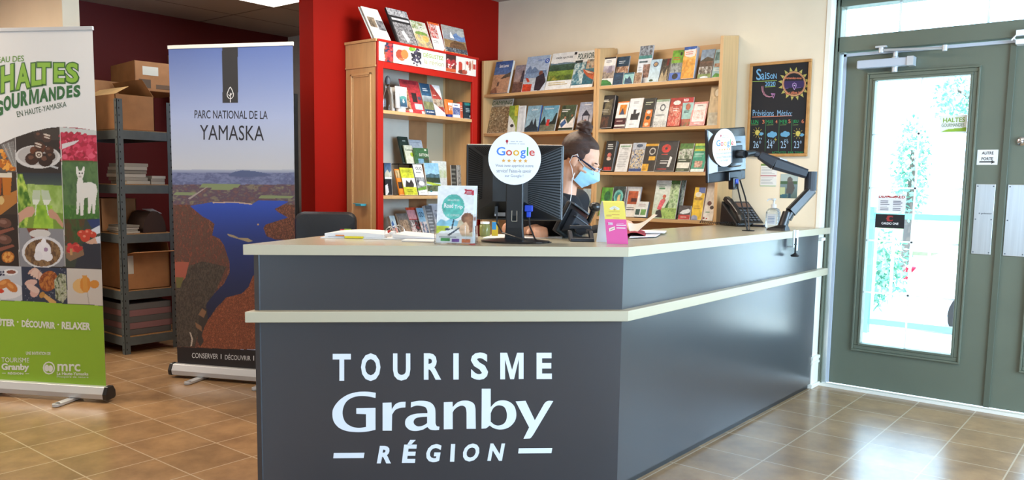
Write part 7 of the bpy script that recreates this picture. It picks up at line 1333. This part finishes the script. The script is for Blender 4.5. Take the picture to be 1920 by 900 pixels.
# head
for c, r in (((-.022, 0, .028), (.092, .074, .083)), ((.012, 0, -.012), (.078, .066, .085)), ((.028, 0, -.062), (.055, .050, .05)), ((.058, 0, -.094), (.024, .026, .020))): body.ball(c, r, 12, T=TB.inverted() @ TH)
def hcap(p0, p1, r0, r1): cp(H_(p0), H_(p1), r0, r1)
hcap((.084, 0, .008), (.104, 0, -.026), .008, .012); 
for s_ in (-1, 1):
    hcap((.078, s_*.012, .022), (.070, s_*.045, .020), .008, .006); hcap((.055, s_*.045, -.03), (.03, s_*.058, -.03), .016, .014)
    body.ball((.068, s_*.031, .0), (.014, .014, .012), 8, T=TB.inverted() @ TH)
    body.ball((-.012, s_*.076, -.012), (.017, .008, .030), 10, T=TB.inverted() @ TH); hcap((-.010, s_*.072, -.01), (.0, s_*.074, -.035), .007, .006)
hcap((.086, 0, -.052), (.082, 0, -.056), .014, .014)
cp(H_((-.035, 0, -.05)), nk, .052, .05); cp(nk, Vector((-.095, 0, -.22)), .052, .07)
# trunk, arms, legs
cp(Vector((-.10, 0, -.24)), ch_, .10, .115); cp(ch_, wa, .115, .10); cp(wa, pe, .105, .125)
for s_, sh, el, wr in ((-1, shR, elR, wrR), (1, shL, elL, wrL)):
    cp(Vector((-.10, s_*.06, -.22)), sh, .06, .052); cp(ch_+Vector((0, s_*.05, 0)), sh, .08, .05); cp(sh, el, .048, .036); cp(el, wr, .037, .024)
    hip = pe+Vector((.02, s_*.085, -.02)); kn = Vector((-.06, s_*.12, -hc[2]+.56)); an = Vector((-.12, s_*.12, -hc[2]+.24)); cp(hip, kn, .085, .058); cp(kn, an, .056, .038); cp(an, Vector((.04, s_*.13, -hc[2]+.225)), .036, .026)
def hand(wr, ha, up_n, side, curl):
    d = (ha-wr).normalized(); n = (up_n-d*up_n.dot(d)).normalized(); s_ = d.cross(n)*side
    k0 = wr+d*.02; palm = wr+d*.075
    for o, in ((-.024,), (-.008,), (.008,), (.024,)): cp(k0+s_*o*.6, palm+s_*o, .015, .0125)
    for o, L_, r in ((-.027, .056, .0078), (-.009, .070, .0085), (.009, .078, .0088), (.027, .070, .0085)):
        p = palm+s_*o; a = 0; dd = d.copy()
        for k, f in enumerate((.45, .32, .25)):
            a += curl[k]; dd = (d*math.cos(a)-n*math.sin(a)); q = p+dd*L_*f; cp(p, q, r*(1-.08*k), r*(1-.08*(k+1))); p = q
    t0 = wr+d*.03+s_*.020; t1 = t0+(d*.6+s_*.75-n*.15).normalized()*.036; t2 = t1+(d*.9+s_*.3-n*.3).normalized()*.028; cp(t0, t1, .013, .0105); cp(t1, t2, .0105, .0085)
hand(wrR, wrR+(haR-wrR), Vector((0, 0, 1)), 1, (.35, .5, .4)); hand(wrL, haL, Vector((0, .35, 1)), -1, (.5, .6, .5))
bodyo = blob('body', body, per, .0042, 5)
# hair: swept back into a high bun
hb = MB(TH).use('hair')
for c, r in (((-.036, 0, .038), (.090, .079, .083)), ((-.014, 0, .079), (.060, .062, .036)), ((-.070, 0, .0), (.045, .064, .060))): hb.ball(c, r, 12)
for s_ in (-1, 1): hb.ball((-.028, s_*.058, .022), (.052, .022, .042), 10); hb.ball((-.006, s_*.056, .050), (.032, .016, .026), 10)
hb.ball((-.066, 0, .115), (.026, .030, .020), 10)
hair = blob('hair', hb, per, .0045, 4)
bn = MB(TH).use('hair'); bc = Vector((-.072, 0, .136)); rr = random.Random(3)
for k in range(9):
    a0 = rr.uniform(0, 6.28); tl_ = rr.uniform(-.5, .5); R1 = rr.uniform(.022, .034)
    pts = [bc+Matrix.Rotation(tl_, 3, 'X') @ Matrix.Rotation(a0, 3, 'Z') @ Vector((R1*math.cos(t), R1*math.sin(t), .014*math.sin(2*t+k))) for t in np.linspace(0, 5.6, 16)]
    bn.tube([tuple(p) for p in pts], .0095, 6)
bn.ball(tuple(bc), (.030, .034, .026), 10); blob('bun', bn, hair, .0035, 2)
st = MB(TH).use('hair')
for k in range(46):
    s_ = 1 if k % 2 else -1; y = rr.uniform(.0, .058)*s_; pts = []
    for t in np.linspace(0, 1, 9):
        x = .018*(1-t)-.070*t; z = .082+.034*math.sin(t*math.pi*.62)*(1-abs(y)/.11)-abs(y)*.50*(1-t)+.026*t; pts.append((x, y*(1-t*.6), z))
    st.tube(pts, .0022, 4)
st.build('hair_strands', hair, smooth=True)
# brows, lashes
for s_ in (-1, 1):
    q = MB(TH).use('hair'); q.tube([(.081-.010*abs(y-.028)/.02, s_*y, .026+.003*math.sin((y-.01)*70)) for y in np.linspace(.012, .046, 7)], .0026, 5); q.tube([(.079-.5*(y-.03)**2*60, s_*y, -.005) for y in np.linspace(.018, .044, 6)], .0012, 4); q.build('brow', per)
# face mask
mk = MB(TH).use('mask_blue'); rows, cols = 15, 19; vs = []
for i in range(rows):
    f = i/(rows-1)
    for j in range(cols):
        g = (j/(cols-1)-.5)*2; a = g*1.22; z = -.010-.098*f+.012*(1-abs(g))**2*(1-f)*.8+.010*abs(g)*f*1.6; bulge = math.sin(math.pi*min(1, max(0, f)))*.012
        rx_ = .083+.022*math.exp(-((f-.28)/.28)**2)*math.exp(-(g/.42)**2)+bulge*(1-abs(g))-.020*f*f+.0018*math.sin(f*26)*(1-abs(g))
        vs.append((.012+(rx_)*math.cos(a)*1.02, (.071-.012*f*f)*math.sin(a), z))
fsq = [(i*cols+j, (i+1)*cols+j, (i+1)*cols+j+1, i*cols+j+1) for i in range(rows-1) for j in range(cols-1)]
n_ = len(vs); vin = [(x-.003, y*.97, z) for x, y, z in vs]; edge = [i*cols for i in range(rows)]
fs = fsq+[tuple(n_+k for k in f[::-1]) for f in fsq]
for i in range(rows-1):
    for c_ in (0, cols-1): a, b2 = i*cols+c_, (i+1)*cols+c_; fs.append((a, b2, n_+b2, n_+a) if c_ else (b2, a, n_+a, n_+b2))
for j in range(cols-1):
    for r_i in (0, rows-1): a, b2 = r_i*cols+j, r_i*cols+j+1; fs.append((a, b2, n_+b2, n_+a) if not r_i else (b2, a, n_+a, n_+b2))
mk.add(vs, fs); mask = mk.build('face_mask', per, smooth=True, label='pale blue pleated face mask')
q = MB(TH).use('cord_white')
for s_ in (-1, 1):
    e0 = vs[0] if s_ < 0 else vs[cols-1]; e1 = vs[(rows-1)*cols] if s_ < 0 else vs[rows*cols-1]
    q.tube([e0, (.01, s_*.078, .0), (-.014, s_*.082, .020), (-.030, s_*.081, .0), (-.026, s_*.079, -.03), (.0, s_*.074, -.05), e1], .0017, 5)
q.build('ear_loop', mask)
# glasses
gl = MB(TH).use('clear_strip'); 
for s_ in (-1, 1):
    gl.tube([(.099-.010*abs(math.cos(a))*(1 if math.cos(a)*s_ > 0 else 0), s_*.033+.024*math.cos(a), -.002+.018*math.sin(a)) for a in np.linspace(0, 2*math.pi, 19)], .0014, 5)
gl.tube([(.100, -.010, .002), (.106, 0, .004), (.100, .010, .002)], .0015, 5); go = gl.build('glasses', per, smooth=True)
for s_ in (-1, 1): MB(TH).use('blue_frame').tube([(.092, s_*.058, .004), (.070, s_*.072, .006), (.030, s_*.080, .008), (-.012, s_*.081, .010), (-.028, s_*.080, -.004)], [.0052, .0055, .004, .0025, .002], 6).build('temple', go, label='dark blue glasses temple')
# clothing
jk = MB(TB).use('cloth_dark')
def jc(p0, p1, r0, r1): capsule(jk, p0, p1, r0, r1)
jc(Vector((-.10, 0, -.25)), ch_, .115, .132); jc(ch_, wa, .132, .122); jc(wa, pe, .122, .145)
for s_, sh, el in ((-1, shR, elR), (1, shL, elL)):
    jc(Vector((-.095, s_*.05, -.235)), sh, .070, .066); jc(ch_+Vector((0, s_*.05, 0)), sh, .09, .066); jc(sh, sh.lerp(el, .82 if s_ < 0 else 1.), .062, .050); (jc(el, el.lerp(wrL, .5), .051, .046) if s_ > 0 else None)
blob('jacket', jk, per, .006, 4, label='dark jacket')
tr = MB(TB).use('cloth_dark')
for s_ in (-1, 1):
    hip = pe+Vector((.02, s_*.085, -.02)); kn = Vector((-.06, s_*.12, -hc[2]+.56)); an = Vector((-.12, s_*.12, -hc[2]+.27)); capsule(tr, hip, kn, .105, .075); capsule(tr, kn, an, .072, .055); capsule(tr, pe, hip, .12, .10)
blob('trousers', tr, per, .008, 4)
sh_ = MB(TB).use('black_plastic')
for s_ in (-1, 1): capsule(sh_, Vector((-.13, s_*.12, -hc[2]+.225)), Vector((.07, s_*.13, -hc[2]+.222)), .045, .036)
blob('shoes', sh_, per, .006, 3)
q = MB(TB).use('cord_white'); lo = H_((.02, -.062, -.06)); q.tube([tuple(lo), tuple(lo+Vector((-.012, .0, -.03))), (-.02, -.11, -.17), (-.03, -.135, -.26), (-.04, -.125, -.36)], .0022, 5); q.build('lanyard', per)
# stool the clerk sits on
sp_ = np.array(TB @ Vector((pe.x, pe.y, 0))); stl = thing('bar_stool', 'black counter stool the clerk sits on, behind the desk', 'stool', (sp_[0], sp_[1], 0))
zs_ = hc[2]+pe.z-.155
MB().use('black_leather').lathe([(.001, -.05), (.17, -.05), (.185, -.03), (.18, -.008), (.12, 0), (.001, 0)], (sp_[0], sp_[1], zs_), 28).build('seat', stl, smooth=True)
MB().use('chrome').tube([(sp_[0], sp_[1], .02), (sp_[0], sp_[1], zs_-.05)], .025, 14).build('pole', stl, smooth=True)
MB().use('chrome').lathe([(.001, 0), (.19, 0), (.19, .008), (.05, .025), (.001, .026)], (sp_[0], sp_[1], 0), 28).build('base', stl, smooth=True)
a_ = math.atan2(fd[1], fd[0])
MB().use('chrome').tube([(sp_[0]+.30*math.cos(t), sp_[1]+.30*math.sin(t), .20) for t in np.linspace(a_-1.2, a_+1.2, 15)], .010, 8).tube([(sp_[0], sp_[1], .20), (sp_[0]+.30*math.cos(a_), sp_[1]+.30*math.sin(a_), .20)], .010, 8).build('footrest', stl)
# the curled sheet held in the left hand
hl = np.array(TB @ haL); cs = MB().use('print', 'dcd8d0'); vs = []
e0 = atD(1180, 432, 3.95); e1 = atD(1229, 402, 4.05)
for i in range(13):
    f = i/12; base_ = e0*(1-f)+e1*f
    for j in range(7): g = j/6; w_ = VF*(.11*(g-.5))+UP*(.022*math.sin(math.pi*f)*(1-2*g)*0-.03*(f-.5)*0+.028*math.sin(f*math.pi)*(g-.2)*-1+.035*(g-.5)*(1-f)*2); vs.append(tuple(base_+w_))
n_ = len(vs); f1 = [(i*7+j, (i+1)*7+j, (i+1)*7+j+1, i*7+j+1) for i in range(12) for j in range(6)]
cs.add(vs+[(x, y, z-.0008) for x, y, z in vs], f1+[tuple(n_+k for k in f[::-1]) for f in f1]+[(k*7, (k+1)*7, n_+(k+1)*7, n_+k*7) for k in range(12)]+[(k*7+6, n_+k*7+6, n_+(k+1)*7+6, (k+1)*7+6) for k in range(12)])
cs.build('held_sheet', label='curled translucent sheet held up by the clerk, right of the tent card', cat='sheet', smooth=True)
for o in list(bpy.data.objects):
    if '_w' in o: del o['_w']
